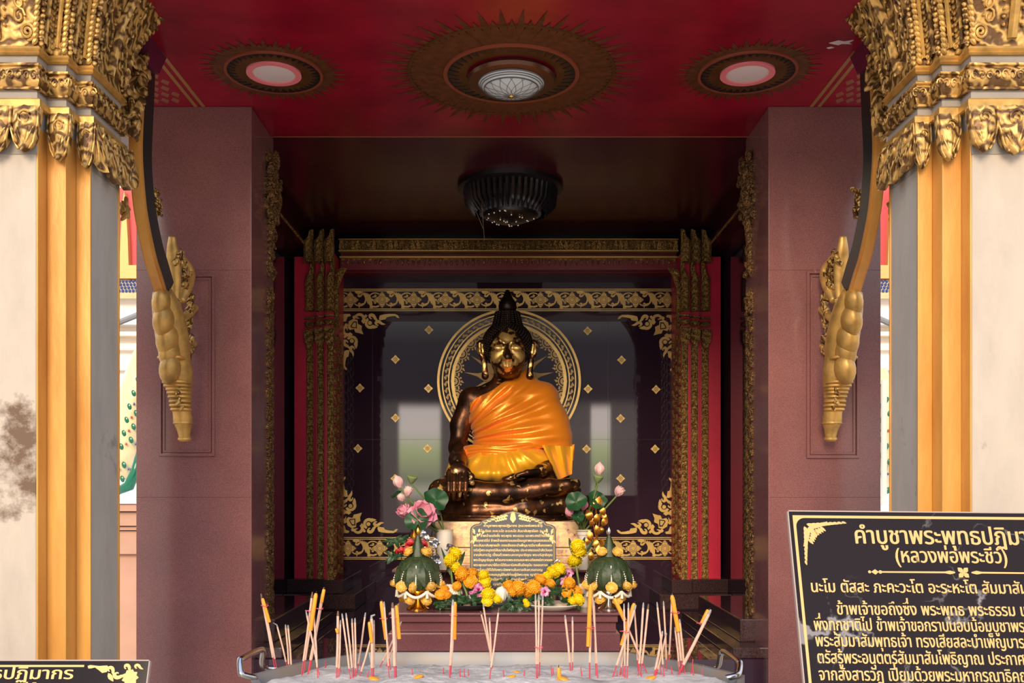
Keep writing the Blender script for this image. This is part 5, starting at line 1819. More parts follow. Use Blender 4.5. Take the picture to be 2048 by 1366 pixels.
for px, py, rt, lb in ((824, 958, _vroot(886), 'green lotus seed pod above the left lotus bunch'), (1196, 957, _vroot(1165), 'green lotus seed pod under the tallest right bud')):
    c = P(px, py, 3.88)
    t = empty('lotus_pod', P(*rt), lb, 'lotus pod', 'lotus seed pods')
    m = MB(); m.lathe([(.004, -.022), (.010, -.014), (.020, .004), (.021, .010), (.017, .014), (.004, .013)], c, 18, axis=(.2, -.3, 1)); m.build('pod', mat('pod green', (.20, .26, .10), .6) if 'pod green' not in bpy.data.materials else bpy.data.materials['pod green'], t, smooth='auto')
    m = MB(); m.tube([c + Vector((0, 0, -.02)), (c + P(*rt)) / 2 + Vector((.01, 0, 0)), P(*rt)], .003, 6); m.build('stem', M['stem'], t, smooth='auto')


# bai sri: the folded leaf offerings on pedestals
def bai_sri(px, metal, label, leafname):
    d = 3.60; k = d / FPX; c = P(px, 980, d)
    Z = lambda py: EYE + (980 - py) * k
    zb = 1.056
    t = empty('leaf_offering', (c.x, d, zb), label, 'offering', 'folded leaf offerings on pedestals')
    m = MB(); m.lathe([(.042, zb), (.043, zb + .004), (.030, zb + .012), (.024, zb + .026), (.014, zb + .036), (.013, zb + .044), (.022, zb + .052), (.046, zb + .066), (.062, zb + .086), (.064, zb + .092), (.058, zb + .090)], (c.x, d, 0), 36)
    m.build('pedestal_bowl', M[metal], t, smooth='auto')
    m = MB()
    m.lathe([(.060, Z(1178)), (.078, Z(1166)), (.082, Z(1152)), (.078, Z(1138)), (.064, Z(1124)), (.040, Z(1114)), (.02, Z(1112))], (c.x, d, 0), 80, wob=lambda a, z: 1 + .055 * abs(math.cos(4 * a)) ** .5 - .035 + .012 * math.cos(40 * a))
    m.build('leaf_dome', M['leaf_fold'], t, smooth='auto')
    for j in range(8):
        a = 2 * PI * (j + .5) / 8
        m = MB()
        for s in (-1, 1):
            rows = []
            for i in range(8):
                f = i / 7; aa = a + s * .33 * math.sin(PI * (f * .9 + .05))
                zz = Z(1170) + (Z(1113) - Z(1170)) * f
                rr = .079 * math.sin(PI * (.5 + .42 * (f * 1.2 - .2))) + .004
                rr = max(.022, .084 * math.cos(max(0, (f - .30)) * 1.75))
                rows.append([(c.x + rr * math.cos(aa), d + rr * math.sin(aa), zz), (c.x + (rr + .006) * math.cos(a), d + (rr + .006) * math.sin(a), zz)])
            m.sheet(rows, (0, 0, .001))
        m.build('folded_leaf', M['leaf_fold'], t, smooth='auto')
    m = MB(); m.lathe([(.034, Z(1132)), (.031, Z(1116)), (.022, Z(1098)), (.012, Z(1080)), (.004, Z(1068))], (c.x, d, 0), 24, wob=lambda a, z: 1 + .05 * math.cos(6 * a)); spire = m.build('leaf_spire', M['leaf_fold'], t, smooth='auto')
    m = MB(); m.lathe([(.003, Z(1072)), (.009, Z(1067)), (.0105, Z(1062)), (.007, Z(1057)), (.002, Z(1049))], (c.x, d, 0), 14); m.build('finial', M[metal], spire, smooth=True)
    for j in range(10):
        a = 2 * PI * j / 10 - PI / 2
        m = MB()
        for i in range(13):
            f = i / 12
            zz = Z(1116) + (Z(1166) - Z(1116)) * f
            rr = .036 + .056 * math.sin(f * PI * .55)
            if j in (0, 5): zz = Z(1130) + (Z(1165) - Z(1130)) * f; rr = .072 + .018 * f
            m.ell((c.x + rr * math.cos(a), d + rr * math.sin(a), zz), (.0028, .0028, .0034), 6, 4)
        m.build('bead_string', M['white_petal'], t, smooth='auto')
    rnd = random.Random(px)
    def fl(a, r, py, s):
        obj_of('marigold', ME_G, t, (c.x + r * math.cos(a), d + r * math.sin(a), Z(py)), (s, s, s * .8), (PI / 2 * -math.sin(a) * .7 + rnd.uniform(-.3, .3), rnd.uniform(-.4, .4), rnd.uniform(0, 6)))
    for j in range(9):
        fl(2 * PI * j / 9 - PI / 2, .082, 1173 + rnd.uniform(-2, 3), .021)
    for j in range(5):
        fl(2 * PI * j / 5 - PI / 2 + .62, .052, 1200 + rnd.uniform(-3, 4), .020)
    for j in range(4):
        fl(2 * PI * j / 4 - PI / 2 + .75, .036, 1107, .019)
    m = MB()
    for j in range(6):
        a0 = 2 * PI * j / 6 - PI / 2 + PI / 6
        pts = []
        for i in range(9):
            f = i / 8; a = a0 + f * PI / 3
            pts.append((c.x + .078 * math.cos(a), d + .078 * math.sin(a), Z(1180) - .020 * math.sin(PI * f)))
        m.tube(pts, .0055, 8)
    m.build('jasmine_swag', M['white_petal'], t, smooth='auto')
    for j in range(6):
        a = 2 * PI * j / 6 - PI / 2 + PI / 6
        m = MB(); m.tube([(c.x + .079 * math.cos(a), d + .079 * math.sin(a), Z(1180)), (c.x + .080 * math.cos(a), d + .080 * math.sin(a), Z(1193))], [.004, .006], 7); m.build('jasmine_tassel', M['white_petal'], t)


bai_sri(836, 'gold_shine', 'cone of folded green leaves with marigolds on a golden pedestal bowl', 'l')
bai_sri(1218, 'silver', 'cone of folded green leaves with marigolds on a silver pedestal bowl', 'r')

# plates
def plate(px, py, rx, d, mt, label):
    k = d / FPX; c = P(px, py, d); r = rx * k
    o = MB(); o.lathe([(r * .6, 1.056), (r * .66, 1.058), (r * .96, 1.073), (r, 1.077), (r * .98, 1.079), (r * .62, 1.063), (.004, 1.062)], (c.x, d, 0), 40)
    T(o.build('offering_plate', M[mt], smooth='auto'), label, 'plate', 'plates of flowers on the altar bench')
plate(936, 1212, 50, 3.60, 'dark_plate', 'dark plate of leaves and marigolds on the altar bench, left')
plate(1106, 1214, 53, 3.585, 'white_china', 'white plate of leaves and marigolds on the altar bench, right')
m = MB()
for i in range(9): pass
zz = 1.056; pr = []
for i in range(13):
    f = i / 12; pr.append((.0155 + .005 * f + (.002 if i % 2 else 0), zz + .088 * f))
m.lathe(pr + [(.017, zz + .088)], (P(1168, 980, 3.66).x, 3.66, 0), 24)
T(m.build('ribbed_cup', M['white_china'], smooth='auto'), 'white ribbed cup on the altar bench beside the silver offering bowl', 'cup')

posy([(905, 1114, 13), (909, 1127, 14), (902, 1141, 14)], 3.74, ME_Y, (905, 1205), 'tall posy of three lemon marigolds left of the arched tablet', [(909, 1150, 930, 1103, 5), (900, 1150, 882, 1095, 3)])
posy([(931, 1154, 14), (946, 1158, 14), (938, 1167, 13), (922, 1160, 12)], 3.60, ME_O, (938, 1206), 'large orange marigold head over the dark plate', [(930, 1180, 950, 1170, 6)])
posy([(970, 1157, 11), (974, 1169, 12), (978, 1180, 11)], 3.60, ME_Y, (966, 1208), 'upright row of lemon marigolds over the right rim of the dark plate', [(964, 1205, 965, 1160, 5)])
posy([(979, 1196, 13), (991, 1203, 10), (974, 1205, 10)], 3.545, ME_Y, (985, 1214), 'lemon marigolds lying low at the rim of the dark plate', [])
posy([(1020, 1181, 13), (1035, 1182, 14), (1028, 1190, 12), (1043, 1189, 10)], 3.60, ME_O, (1030, 1212), 'orange marigolds in front of the tablet middle', [(1030, 1205, 1045, 1222, 5)])
posy([(1077, 1167, 12), (1069, 1179, 13), (1064, 1194, 13), (1078, 1186, 10)], 3.60, ME_O, (1070, 1212), 'stack of orange marigolds over the left rim of the white plate', [(1084, 1200, 1086, 1160, 5), (1052, 1205, 1060, 1180, 4)])
posy([(1113, 1144, 13), (1104, 1152, 13), (1098, 1160, 11)], 3.64, ME_Y, (1106, 1209), 'slanting lemon marigolds in front of the tablet right edge', [(1110, 1170, 1128, 1155, 5), (1096, 1150, 1100, 1125, 4)])
posy([(1099, 1174, 10)], 3.60, ME_O, (1102, 1211), 'single orange marigold below the slanting lemon ones', [])
posy([(1158, 1098, 13), (1155, 1113, 15), (1152, 1131, 14)], 3.74, ME_Y, (1160, 1205), 'tall posy of three lemon marigolds right of the arched tablet', [(1146, 1110, 1138, 1076, 4), (1162, 1100, 1170, 1074, 4), (1168, 1110, 1188, 1080, 4)])
posy([(1135, 1171, 11), (1141, 1184, 13), (1131, 1191, 12), (1150, 1188, 11)], 3.59, ME_O, (1138, 1211), 'cluster of orange marigolds over the white plate, right half', [(1150, 1200, 1170, 1188, 5), (1125, 1205, 1120, 1180, 4)])
posy([(1151, 1205, 12), (1141, 1208, 9)], 3.535, ME_Y, (1150, 1215), 'lemon marigolds lying at the right rim of the white plate', [])
posy([(880, 1194, 10), (896, 1197, 10), (893, 1184, 9)], 3.56, ME_O, (888, 1214), 'loose orange marigolds in front of the jasmine wreath', [])
posy([(917, 1176, 9)], 3.58, ME_O, (918, 1209), 'small orange marigold between the jasmine wreath and the dark plate', [])
posy([(1056, 1212, 6), (1050, 1205, 5)], 3.54, ME_Y, (1054, 1218), 'tiny lemon marigolds fallen between the two plates', [])

# jasmine wreath
c = P(897, 1180, 3.62)
t = empty('jasmine_wreath', (c.x, 3.62, 1.056), 'white jasmine wreath lying beside the golden pedestal bowl', 'garland')
m = MB(); m.ell((c.x, 3.62, c.z - .012), (.050, .045, .030), 18, 10)
for i in range(170):
    z = 1 - 1.1 * (i + .5) / 170; a = i * 2.399963; r = math.sqrt(1 - z * z)
    m.ell((c.x + .050 * r * math.cos(a), 3.62 + .045 * r * math.sin(a), c.z - .012 + .030 * z), (.0038, .0038, .0045), 5, 4)
m.build('jasmine_buds', M['white_petal'], t, smooth='auto')
m = MB(); m.lathe([(.052, 1.056), (.056, 1.060), (.050, c.z - .012)], (c.x, 3.62, 0), 20); m.build('leaf_base', M['leaf_fold'], t, smooth='auto')
# white lotus bud
t = empty('white_lotus_bud', P(1004, 1211, 3.58), 'white lotus bud lying between the two plates', 'lotus')
m = MB(); lotus(m, P(1000, 1204, 3.58), .062, .1, (.1, -.5, .8), 3, 5); m.build('petals', M['white_petal'], t, smooth='auto')

# orchids
def orchid(px, py, d, s, label):
    c = P(px, py, d); s = s * d / FPX
    t = empty('orchid_bloom', (c.x, d, c.z - s), label, 'orchid', 'magenta orchids among the marigolds')
    m = MB(); rnd = random.Random(px)
    for k in range(5):
        a = 2 * PI * k / 5 + rnd.uniform(-.2, .2)
        e = Vector((math.cos(a), -.25, math.sin(a))); leaf_blade(m, c, c + e * s, s * .42, .15, 5)
    m.build('petals', M['orchid'], t, smooth='auto')
    m = MB(); m.ell(c + Vector((0, -s * .2, 0)), (s * .2, s * .25, s * .2), 8, 6); m.build('lip', mat('deep magenta', (.30, .0, .12), .4) if 'deep magenta' not in bpy.data.materials else bpy.data.materials['deep magenta'], t, smooth=True)
    m = MB(); m.tube([c + Vector((0, .004, 0)), c + Vector((.01, .01, -.03)), (c.x + .005, d + .02, 1.075)], .0018, 5); m.build('stem', M['stem'], t)
for a_ in ((957, 1178, 3.57, 13, 'magenta orchid under the large orange marigold head'), (947, 1190, 3.565, 11, 'magenta orchid low on the dark plate'), (962, 1194, 3.56, 9, 'small pale orchid at the centre of the dark plate'),
           (1138, 1146, 3.66, 10, 'magenta orchid high beside the tall right posy'), (1130, 1163, 3.64, 11, 'magenta orchid just over the right orange cluster'), (1090, 1183, 3.57, 12, 'pale orchid over the left half of the white plate')):
    orchid(*a_)

# sprigs of leaves
def sprig(px, py, d, n, s, seed, label, up=.3):
    rnd = random.Random(seed); c = P(px, py, d); s = s * d / FPX
    m = MB()
    for i in range(n):
        a = rnd.uniform(0, 2 * PI); e = Vector((math.cos(a), rnd.uniform(-.6, .1), up + .5 * math.sin(a))).normalized()
        o = c + Vector((rnd.uniform(-.5, .5) * s, rnd.uniform(-.01, .01), rnd.uniform(-.12, .12) * s))
        leaf_blade(m, o, o + e * s * rnd.uniform(.5, 1), s * rnd.uniform(.08, .18), .15, 4)
    m.tube([c + Vector((0, 0, -.25 * s)), c + Vector((0, -.004, .3 * s))], .002, 5)
    T(m.build('leaf_sprig', M['leaf'], smooth='auto'), label, 'leaves', 'green sprigs on the altar bench')
sprig(938, 1200, 3.565, 34, 26, 1, 'dense fern sprig spread over the dark plate')
sprig(915, 1203, 3.55, 16, 18, 2, 'green sprig at the left rim of the dark plate', -.1)
sprig(880, 1208, 3.535, 14, 16, 3, 'green sprig in front of the jasmine wreath', -.2)
sprig(1028, 1208, 3.545, 30, 26, 4, 'green sprig hanging over the bench edge between the plates', -.3)
sprig(1052, 1200, 3.56, 18, 20, 5, 'green sprig right of the middle orange marigolds', 0)
sprig(1012, 1165, 3.64, 14, 17, 6, 'green sprig against the foot of the tablet', .5)
sprig(1090, 1203, 3.55, 22, 20, 7, 'green sprig on the left half of the white plate', 0)
sprig(1118, 1188, 3.58, 22, 24, 8, 'tall green sprig in the middle of the white plate', .6)
sprig(1146, 1202, 3.56, 18, 24, 9, 'green sprig at the right rim of the white plate', .1)
sprig(1128, 1160, 3.66, 12, 18, 10, 'green sprig between the slanting lemon and the tall right posy', .5)
sprig(960, 1185, 3.60, 12, 16, 11, 'green sprig behind the magenta orchids', .5)

# roses and their leaves
for px, py, r, lb in ((821, 1084, 10, 'red rose left of the golden offering spire, upper'), (846, 1086, 10, 'red rose just right of the golden offering spire'), (801, 1099, 9, 'outermost red rose at the far left'), (816, 1098, 10, 'red rose above the left leaf dome')):
    c = P(px, py, 3.70); s = r * 3.7 / FPX
    t = empty('red_rose', (c.x, 3.70, c.z - s), lb, 'rose', 'red roses behind the golden offering')
    m = MB(); rnd = random.Random(px)
    for L in range(4):
        for k in range(5):
            a = 2 * PI * k / 5 + L * .7
            e = Vector((math.cos(a), math.sin(a), 0)); rr = s * (.30 + .20 * L)
            b_ = c + e * rr * .3 + Vector((0, 0, -s * .6)); leaf_blade(m, b_, c + e * rr + Vector((0, 0, s * (.75 - .25 * L))), s * (.30 + .12 * L), -.18, 5)
    m.ell(c, s * .42, 8, 6)
    m.build('petals', M['rose'], t, smooth='auto')
    m = MB(); m.tube([c + Vector((0, 0, -s * .5)), (c.x * .8 + P(838, 980, 3.74).x * .2, 3.75, 1.12), (P(838, 980, 3.74).x, 3.76, 1.056)], .0022, 5); m.build('stem', M['leaf'], t)
for px, py, s, sd_, lb in ((797, 1082, 26, 21, 'dark rose leaves at the upper far left'), (790, 1112, 22, 22, 'dark rose leaves hanging at the far left'), (812, 1078, 18, 23, 'dark rose leaves behind the upper red rose')):
    sprig(px, py, 3.71, 9, s, sd_, lb, 0)

# silver foil flowers
def foil_flower(px, py, d, r, label, seed):
    c = P(px, py, d); s = r * d / FPX; rnd = random.Random(seed)
    t = empty('silver_foil_flower', (c.x, d, c.z - s), label, 'foil flower', 'silver foil flowers beside the left vase')
    m = MB()
    for k in range(9):
        a = rnd.uniform(0, 2 * PI); e = Vector((math.cos(a), rnd.uniform(-.8, .2), math.sin(a))).normalized()
        leaf_blade(m, c, c + e * s, s * rnd.uniform(.3, .5), rnd.uniform(-.2, .3), 4)
    m.build('foil_petals', M['foil'], t)
    m = MB(); m.tube([c, (c.x + .006, d + .02, c.z - .03), (P(868, 980, d).x, d + .04, 1.06)], .0018, 5); m.build('wire_stem', M['silver'], t)
for i, (px, py, r, lb) in enumerate(((848, 1072, 12, 'uppermost silver foil flower right of the golden spire'), (869, 1087, 12, 'silver foil flower in front of the left vase'), (858, 1103, 13, 'crumpled silver foil flower below the vase rim'),
                                     (874, 1120, 13, 'bright silver foil flower near the vase foot'), (900, 1098, 12, 'silver foil flower over the left lemon posy'), (866, 1126, 11, 'lowest silver foil flower beside the leaf dome'), (1112, 1128, 10, 'silver foil flower above the slanting lemon marigolds'))):
    foil_flower(px, py, 3.78 if px < 1000 else 3.66, r, lb, i)

# branch of gilded leaves
t = empty('gilded_leaf_branch', P(1196, 1138, 3.93), 'branch of glossy orange gold foil leaves beside the right vase', 'foil branch')
m = MB()
rt = P(1196, 1137, 3.93)
for x, y in ((1192, 1010), (1204, 1000), (1182, 1030)):
    m.tube([rt, P(1194, 1080, 3.92), P(x, y, 3.90)], .0026, 6)
m.build('gold_stem', M['gold_foil'], t, smooth='auto')
rnd = random.Random(5)
for x, y, r in ((1197, 1003, 10), (1186, 1011, 8), (1178, 1030, 11), (1193, 1037, 9), (1205, 1021, 9), (1207, 1031, 8), (1209, 1043, 9), (1184, 1045, 8), (1195, 1060, 9), (1203, 1060, 7), (1180, 1070, 9), (1190, 1085, 10), (1182, 1113, 9), (1206, 1087, 9), (1176, 1082, 8), (1198, 1100, 9)):
    m = MB(); c = P(x, y, 3.895 + rnd.uniform(-.01, .01)); s = r * 3.9 / FPX
    tip = c + Vector((rnd.uniform(-.6, .6) * s, rnd.uniform(-.3, .3) * s, s * rnd.choice((1, -1)))); leaf_blade(m, c * 2 - tip, tip, s * .72, rnd.uniform(-.25, .25), 6); m.build('foil_leaf', M['gold_foil'], t, smooth='auto')
# small golden flame ornament behind the left spire
t = empty('gilded_flame_ornament', (P(830, 980, 3.86).x, 3.86, 1.056), 'orange gold flame ornament behind the left leaf spire', 'ornament')
k = 3.86 / FPX
m = MB(); m.lathe([(.010, 1.056), (.008, EYE - 110 * k), (.014, EYE - 104 * k), (.018, EYE - 92 * k), (.012, EYE - 84 * k), (.015, EYE - 77 * k), (.009, EYE - 70 * k), (.002, EYE - 62 * k)], (P(829, 980, 3.86).x, 3.86, 0), 16)
m.build('flame', M['gold_foil'], t, smooth=True)
# ================================================================== THE ASH TROUGH
RIM = 0.99
M['galv'] = mat('weathered galvanised steel', (.23, .24, .26), .5, .3, var=.3, vscale=12, col2=(.27, .22, .17))
M['steel'] = mat('stainless tube', (.58, .57, .55), .22, 1.0, var=.2, vscale=14)
am, n, b = new_mat('grey incense ash')
co = coords(n)
a1 = noise(n, co, 24, 8, .7); a2 = noise(n, co, 7, 5, .6)
ad = node(n, 'ShaderNodeMath', operation='MULTIPLY_ADD'); lk(n, a1, ad.inputs[0]); ad.inputs[1].default_value = .6; lk(n, a2, ad.inputs[2])
lk(n, ramp(n, ad.outputs[0], [(.50, (.26, .24, .235)), (.72, (.50, .47, .45)), (.95, (.62, .59, .57))]), b.inputs['Base Color'])
b.inputs['Roughness'].default_value = .95
bump(n, b, ad.outputs[0], .9, .02)
M['ash'] = am

def tray_plan(e=0.0):
    pts = [(-.44, 3.03), (.37, 3.03), (.545, 2.83), (.64, 2.66), (.60, 2.5), (.37, 2.27), (-.44, 2.27), (-.64, 2.5), (-.70, 2.66), (-.60, 2.86)]
    cx_, cy_ = -.03, 2.65
    out = []
    for x, y in pts:
        L = math.hypot(x - cx_, y - cy_); out.append((x + (x - cx_) / L * e, y + (y - cy_) / L * e))
    return out
t = empty('ash_trough', (-.03, 2.65, 0), 'long grey metal incense trough of ash with tube handles in front of the altar', 'incense trough')
m = MB()
prof = [(-.10, RIM - .17), (-.03, RIM - .16), (0, RIM - .012), (.014, RIM - .004), (.014, RIM), (-.006, RIM + .001), (-.022, RIM - .06), (-.10, RIM - .11)]
N = 10; vs_ = []
for e, z in prof: vs_ += [(x, y, z) for x, y in tray_plan(e)]
fs = [(i * N + k, i * N + (k + 1) % N, (i + 1) * N + (k + 1) % N, (i + 1) * N + k) for i in range(len(prof) - 1) for k in range(N)]
fs += [tuple(range(N)), tuple((len(prof) - 1) * N + k for k in range(N))]
m.add(vs_, fs); m.build('basin', M['galv'], t, smooth='auto')
for x, y in ((-.40, 2.42), (.34, 2.42), (-.40, 2.88), (.34, 2.88)):
    m = MB(); m.tube([(x, y, 0), (x, y, RIM - .165)], .022, 10); m.build('leg', M['galv'], t, smooth='auto')
def handle(pl, lab):
    m = MB(); m.tube(spline(pl, 4), .0085, 12); m.build('handle', M['steel'], t, smooth=True)
handle([P(558, 1338, 2.84), P(532, 1336, 2.83), P(524, 1326, 2.80), P(526, 1303, 2.77), P(518, 1300, 2.74), P(486, 1316, 2.62), P(480, 1322, 2.60), P(482, 1345, 2.58), P(486, 1350, 2.58), P(512, 1356, 2.60)], 'l')
handle([P(1430, 1336, 2.85), P(1438, 1330, 2.84), P(1442, 1308, 2.82), P(1450, 1304, 2.80), P(1476, 1322, 2.68), P(1480, 1328, 2.66), P(1478, 1345, 2.62), P(1470, 1352, 2.60), P(1452, 1356, 2.60)], 'r')
# the ash itself
rnd = random.Random(2)
from mathutils import noise as mnoise
plan_in = tray_plan(-.020)
def inside(x, y):
    c = False; n_ = len(plan_in); j = n_ - 1
    for i in range(n_):
        (xi, yi), (xj, yj) = plan_in[i], plan_in[j]
        if (yi > y) != (yj > y) and x < (xj - xi) * (y - yi) / (yj - yi) + xi: c = not c
        j = i
    return c
def edge_d(x, y):
    best = 9
    for (xa, ya), (xb, yb) in zip(plan_in, plan_in[1:] + plan_in[:1]):
        dx, dy = xb - xa, yb - ya; f = max(0, min(1, ((x - xa) * dx + (y - ya) * dy) / (dx * dx + dy * dy)))
        best = min(best, math.hypot(x - xa - f * dx, y - ya - f * dy))
    return best
def ash_z(x, y):
    e = edge_d(x, y)
    back = max(0, min(1, (2.99 - y) / .12))
    z = RIM - .036 + .020 * back + .010 * max(0, min(1, (2.7 - y) / .2))
    z += .010 * mnoise.noise(Vector((x * 9, y * 9, 0))) + .006 * mnoise.noise(Vector((x * 30, y * 30, 2))) + .003 * mnoise.noise(Vector((x * 75, y * 75, 5)))
    if e < .03: z -= .012 * (1 - e / .03)
    return z
m = MB()
CX, CY = -.03, 2.65
rings = 46; NA = 300
vs_ = [(CX, CY, ash_z(CX, CY))]
for j in range(1, rings + 1):
    f = j / rings
    for k in range(NA):
        a = 2 * PI * k / NA
        # ray to the plan outline
        dx, dy = math.cos(a), math.sin(a); tmax = 9
        for (xa, ya), (xb, yb) in zip(plan_in, plan_in[1:] + plan_in[:1]):
            ex, ey = xb - xa, yb - ya; den = dx * ey - dy * ex
            if abs(den) < 1e-9: continue
            tt = ((xa - CX) * ey - (ya - CY) * ex) / den; ss = ((xa - CX) * dy - (ya - CY) * dx) / den
            if tt > 0 and -1e-6 <= ss <= 1 + 1e-6: tmax = min(tmax, tt)
        x, y = CX + dx * tmax * f, CY + dy * tmax * f
        vs_.append((x, y, ash_z(x, y)))
fs = [(0, 1 + k, 1 + (k + 1) % NA) for k in range(NA)]
for j in range(rings - 1):
    fs += [(1 + j * NA + k, 1 + (j + 1) * NA + k, 1 + (j + 1) * NA + (k + 1) % NA, 1 + j * NA + (k + 1) % NA) for k in range(NA)]
m.add(vs_, fs)
o = m.build('incense_ash', M['ash'], smooth=True)
T(o, 'lumpy grey incense ash filling the metal trough', 'ash', kind='stuff')

# ---------------------------------------------------------------- incense sticks and candles
M['joss'] = mat('pale incense powder', (.78, .50, .38), .85, var=.18, vscale=60, bmp=.2, bscale=300)
M['joss_red'] = mat('red bamboo foot', (.62, .05, .09), .6)
M['joss_ash'] = mat('burnt grey tip', (.33, .31, .31), .9)
M['joss_char'] = mat('scorched tip', (.16, .09, .06), .8)
M['wax'] = mat('yellow candle wax', (.92, .35, .022), .38, sss=.2, var=.1, vscale=30)
M['wick'] = mat('burnt wick', (.02, .02, .02), .9)
M['band'] = mat('pink rubber band', (.75, .10, .13), .5)


def ash_depth(py, px):
    d = 2.75
    for _ in range(6):
        x = (px - 1015) * d / FPX
        z = ash_z(x, d) if inside(x, d) else RIM - .02
        d2 = (EYE - z) * FPX / (py - 980)
        d = .5 * d + .5 * max(2.3, min(2.99, d2))
    return d


STK = []   # (tip px, py, base px, py, thickness mm, kind)
def stick(tx, ty, bx, by, r=2.6, tip='ash', curl=0, ddt=0.0, red=.10):
    d = ash_depth(by, bx)
    a = P(bx, by, d); a.z -= .012
    b = P(tx, ty, d + ddt)
    STK.append((tx, a, b, r / 1000, tip, curl, red))
CND = []
def candle(x0, y0, x1, y1, d0, r=5.5, lab=''):
    CND.append((x0, y0, x1, y1, r / 1000, lab))
BND = []
def band_at(px, py, d, r=8): BND.append((P(px, py, d), r / 1000))

for a_ in ((522, 1187, 552, 1341, 3.2, 'char'), (526, 1200, 556, 1341), (553, 1247, 577, 1336, 2.6, 'ash', 1), (571, 1249, 579, 1341), (576, 1250, 584, 1342),
           (625, 1184, 602, 1350, 3.2, 'char'), (629, 1190, 606, 1346), (612, 1222, 640, 1350), (627, 1221, 636, 1356), (648, 1175, 614, 1350, 4.4, 'char'), (644, 1200, 618, 1342),
           (676, 1222, 673, 1356, 3.6, 'char'), (681, 1240, 677, 1354), (684, 1227, 702, 1358), (692, 1226, 707, 1356), (704, 1237, 708, 1352), (710, 1236, 711, 1354), (731, 1225, 713, 1346),
           (743, 1228, 744, 1356, 4, 'ash', -1), (748, 1240, 747, 1352), (742, 1275, 717, 1352), (768, 1203, 779, 1357), (763, 1200, 782, 1340, 3, 'char'), (785, 1205, 790, 1357, 4.2, 'char'), (790, 1212, 793, 1355),
           (803, 1243, 756, 1334), (800, 1250, 770, 1332), (906, 1199, 899, 1357, 3.6), (910, 1203, 901, 1350),
           (961, 1222, 984, 1312, 2.6, 'char'), (966, 1206, 986, 1336, 2.6, 'ash', -1), (979, 1235, 983, 1338), (998, 1215, 978, 1358, 2.6, 'char'),
           (1071, 1188, 1073, 1357), (1078, 1189, 1075, 1356), (1086, 1188, 1078, 1352), (1130, 1230, 1142, 1342, 3.2), (1145, 1233, 1145, 1340, 2.8),
           (1181, 1172, 1179, 1357, 3.4), (1184, 1180, 1196, 1357), (1188, 1200, 1192, 1352), (1228, 1193, 1298, 1347, 3.2, 'char'), (1248, 1207, 1250, 1356), (1257, 1205, 1254, 1357), (1268, 1206, 1277, 1342), (1272, 1210, 1223, 1354, 3.4), (1258, 1236, 1238, 1352),
           (1287, 1205, 1276, 1351, 3), (1297, 1208, 1280, 1350, 3, 'char'), (1314, 1204, 1329, 1353), (1327, 1202, 1334, 1342), (1325, 1262, 1307, 1351, 3.4), (1333, 1266, 1311, 1349), (1344, 1187, 1337, 1334, 2.8), (1348, 1196, 1366, 1346, 3.4), (1359, 1238, 1370, 1347, 3), (1350, 1254, 1360, 1346),
           (1422, 1219, 1352, 1350, 4.6, 'ash'), (1415, 1232, 1358, 1342, 3.6)):
    stick(*a_)
STK.sort(key=lambda s: s[0])
ORD = ['first', 'second', 'third', 'fourth', 'fifth', 'sixth', 'seventh', 'eighth', 'ninth', 'tenth', 'eleventh', 'twelfth', 'thirteenth', 'fourteenth', 'fifteenth', 'sixteenth', 'seventeenth', 'eighteenth', 'nineteenth', 'twentieth']
def ordn(i):
    if i < 20: return ORD[i]
    t_, u_ = {2: 'twent', 3: 'thirt', 4: 'fort', 5: 'fift', 6: 'sixt'}[(i + 1) // 10], (i + 1) % 10
    return t_ + ('y-' + ORD[u_ - 1] if u_ else 'ieth')
NST = len(STK)
for i, (tx, a, b, r, tip, curl, red) in enumerate(STK):
    lean = 'leaning right' if b.x - a.x > .02 else 'leaning left' if b.x - a.x < -.02 else 'upright'
    tn = {'ash': 'ashy grey tip', 'char': 'scorched brown tip'}[tip]
    if i < NST / 2: lb = 'pale incense stick in the ash, tip %s from the left, %s, %s' % (ordn(i), lean, tn)
    else: lb = 'pale incense stick in the ash, tip %s from the right, %s, %s' % (ordn(NST - 1 - i), lean, tn)
    t = empty('incense_stick', a, lb, 'incense stick', 'incense sticks standing in the ash trough')
    L = b - a
    m = MB(); m.tube([a, a + L * (.12 + red)], r * .55, 6); m.build('bamboo_foot', M['joss_red'], t, smooth='auto')
    m = MB(); m.tube([a + L * (.11 + red), a + L * .5 + Vector((.001, 0, 0)), a + L * .93], r, 7); m.build('incense_coating', M['joss'], t, smooth='auto')
    m = MB()
    e = b + Vector((curl * -.010, 0, curl * .002)) if curl else b
    m.tube([a + L * .925, a + L * .97, e], [r * .95, r * .85, r * .5], 6); m.build('burnt_tip', M['joss_ash'] if tip == 'ash' else M['joss_char'], t, smooth='auto')

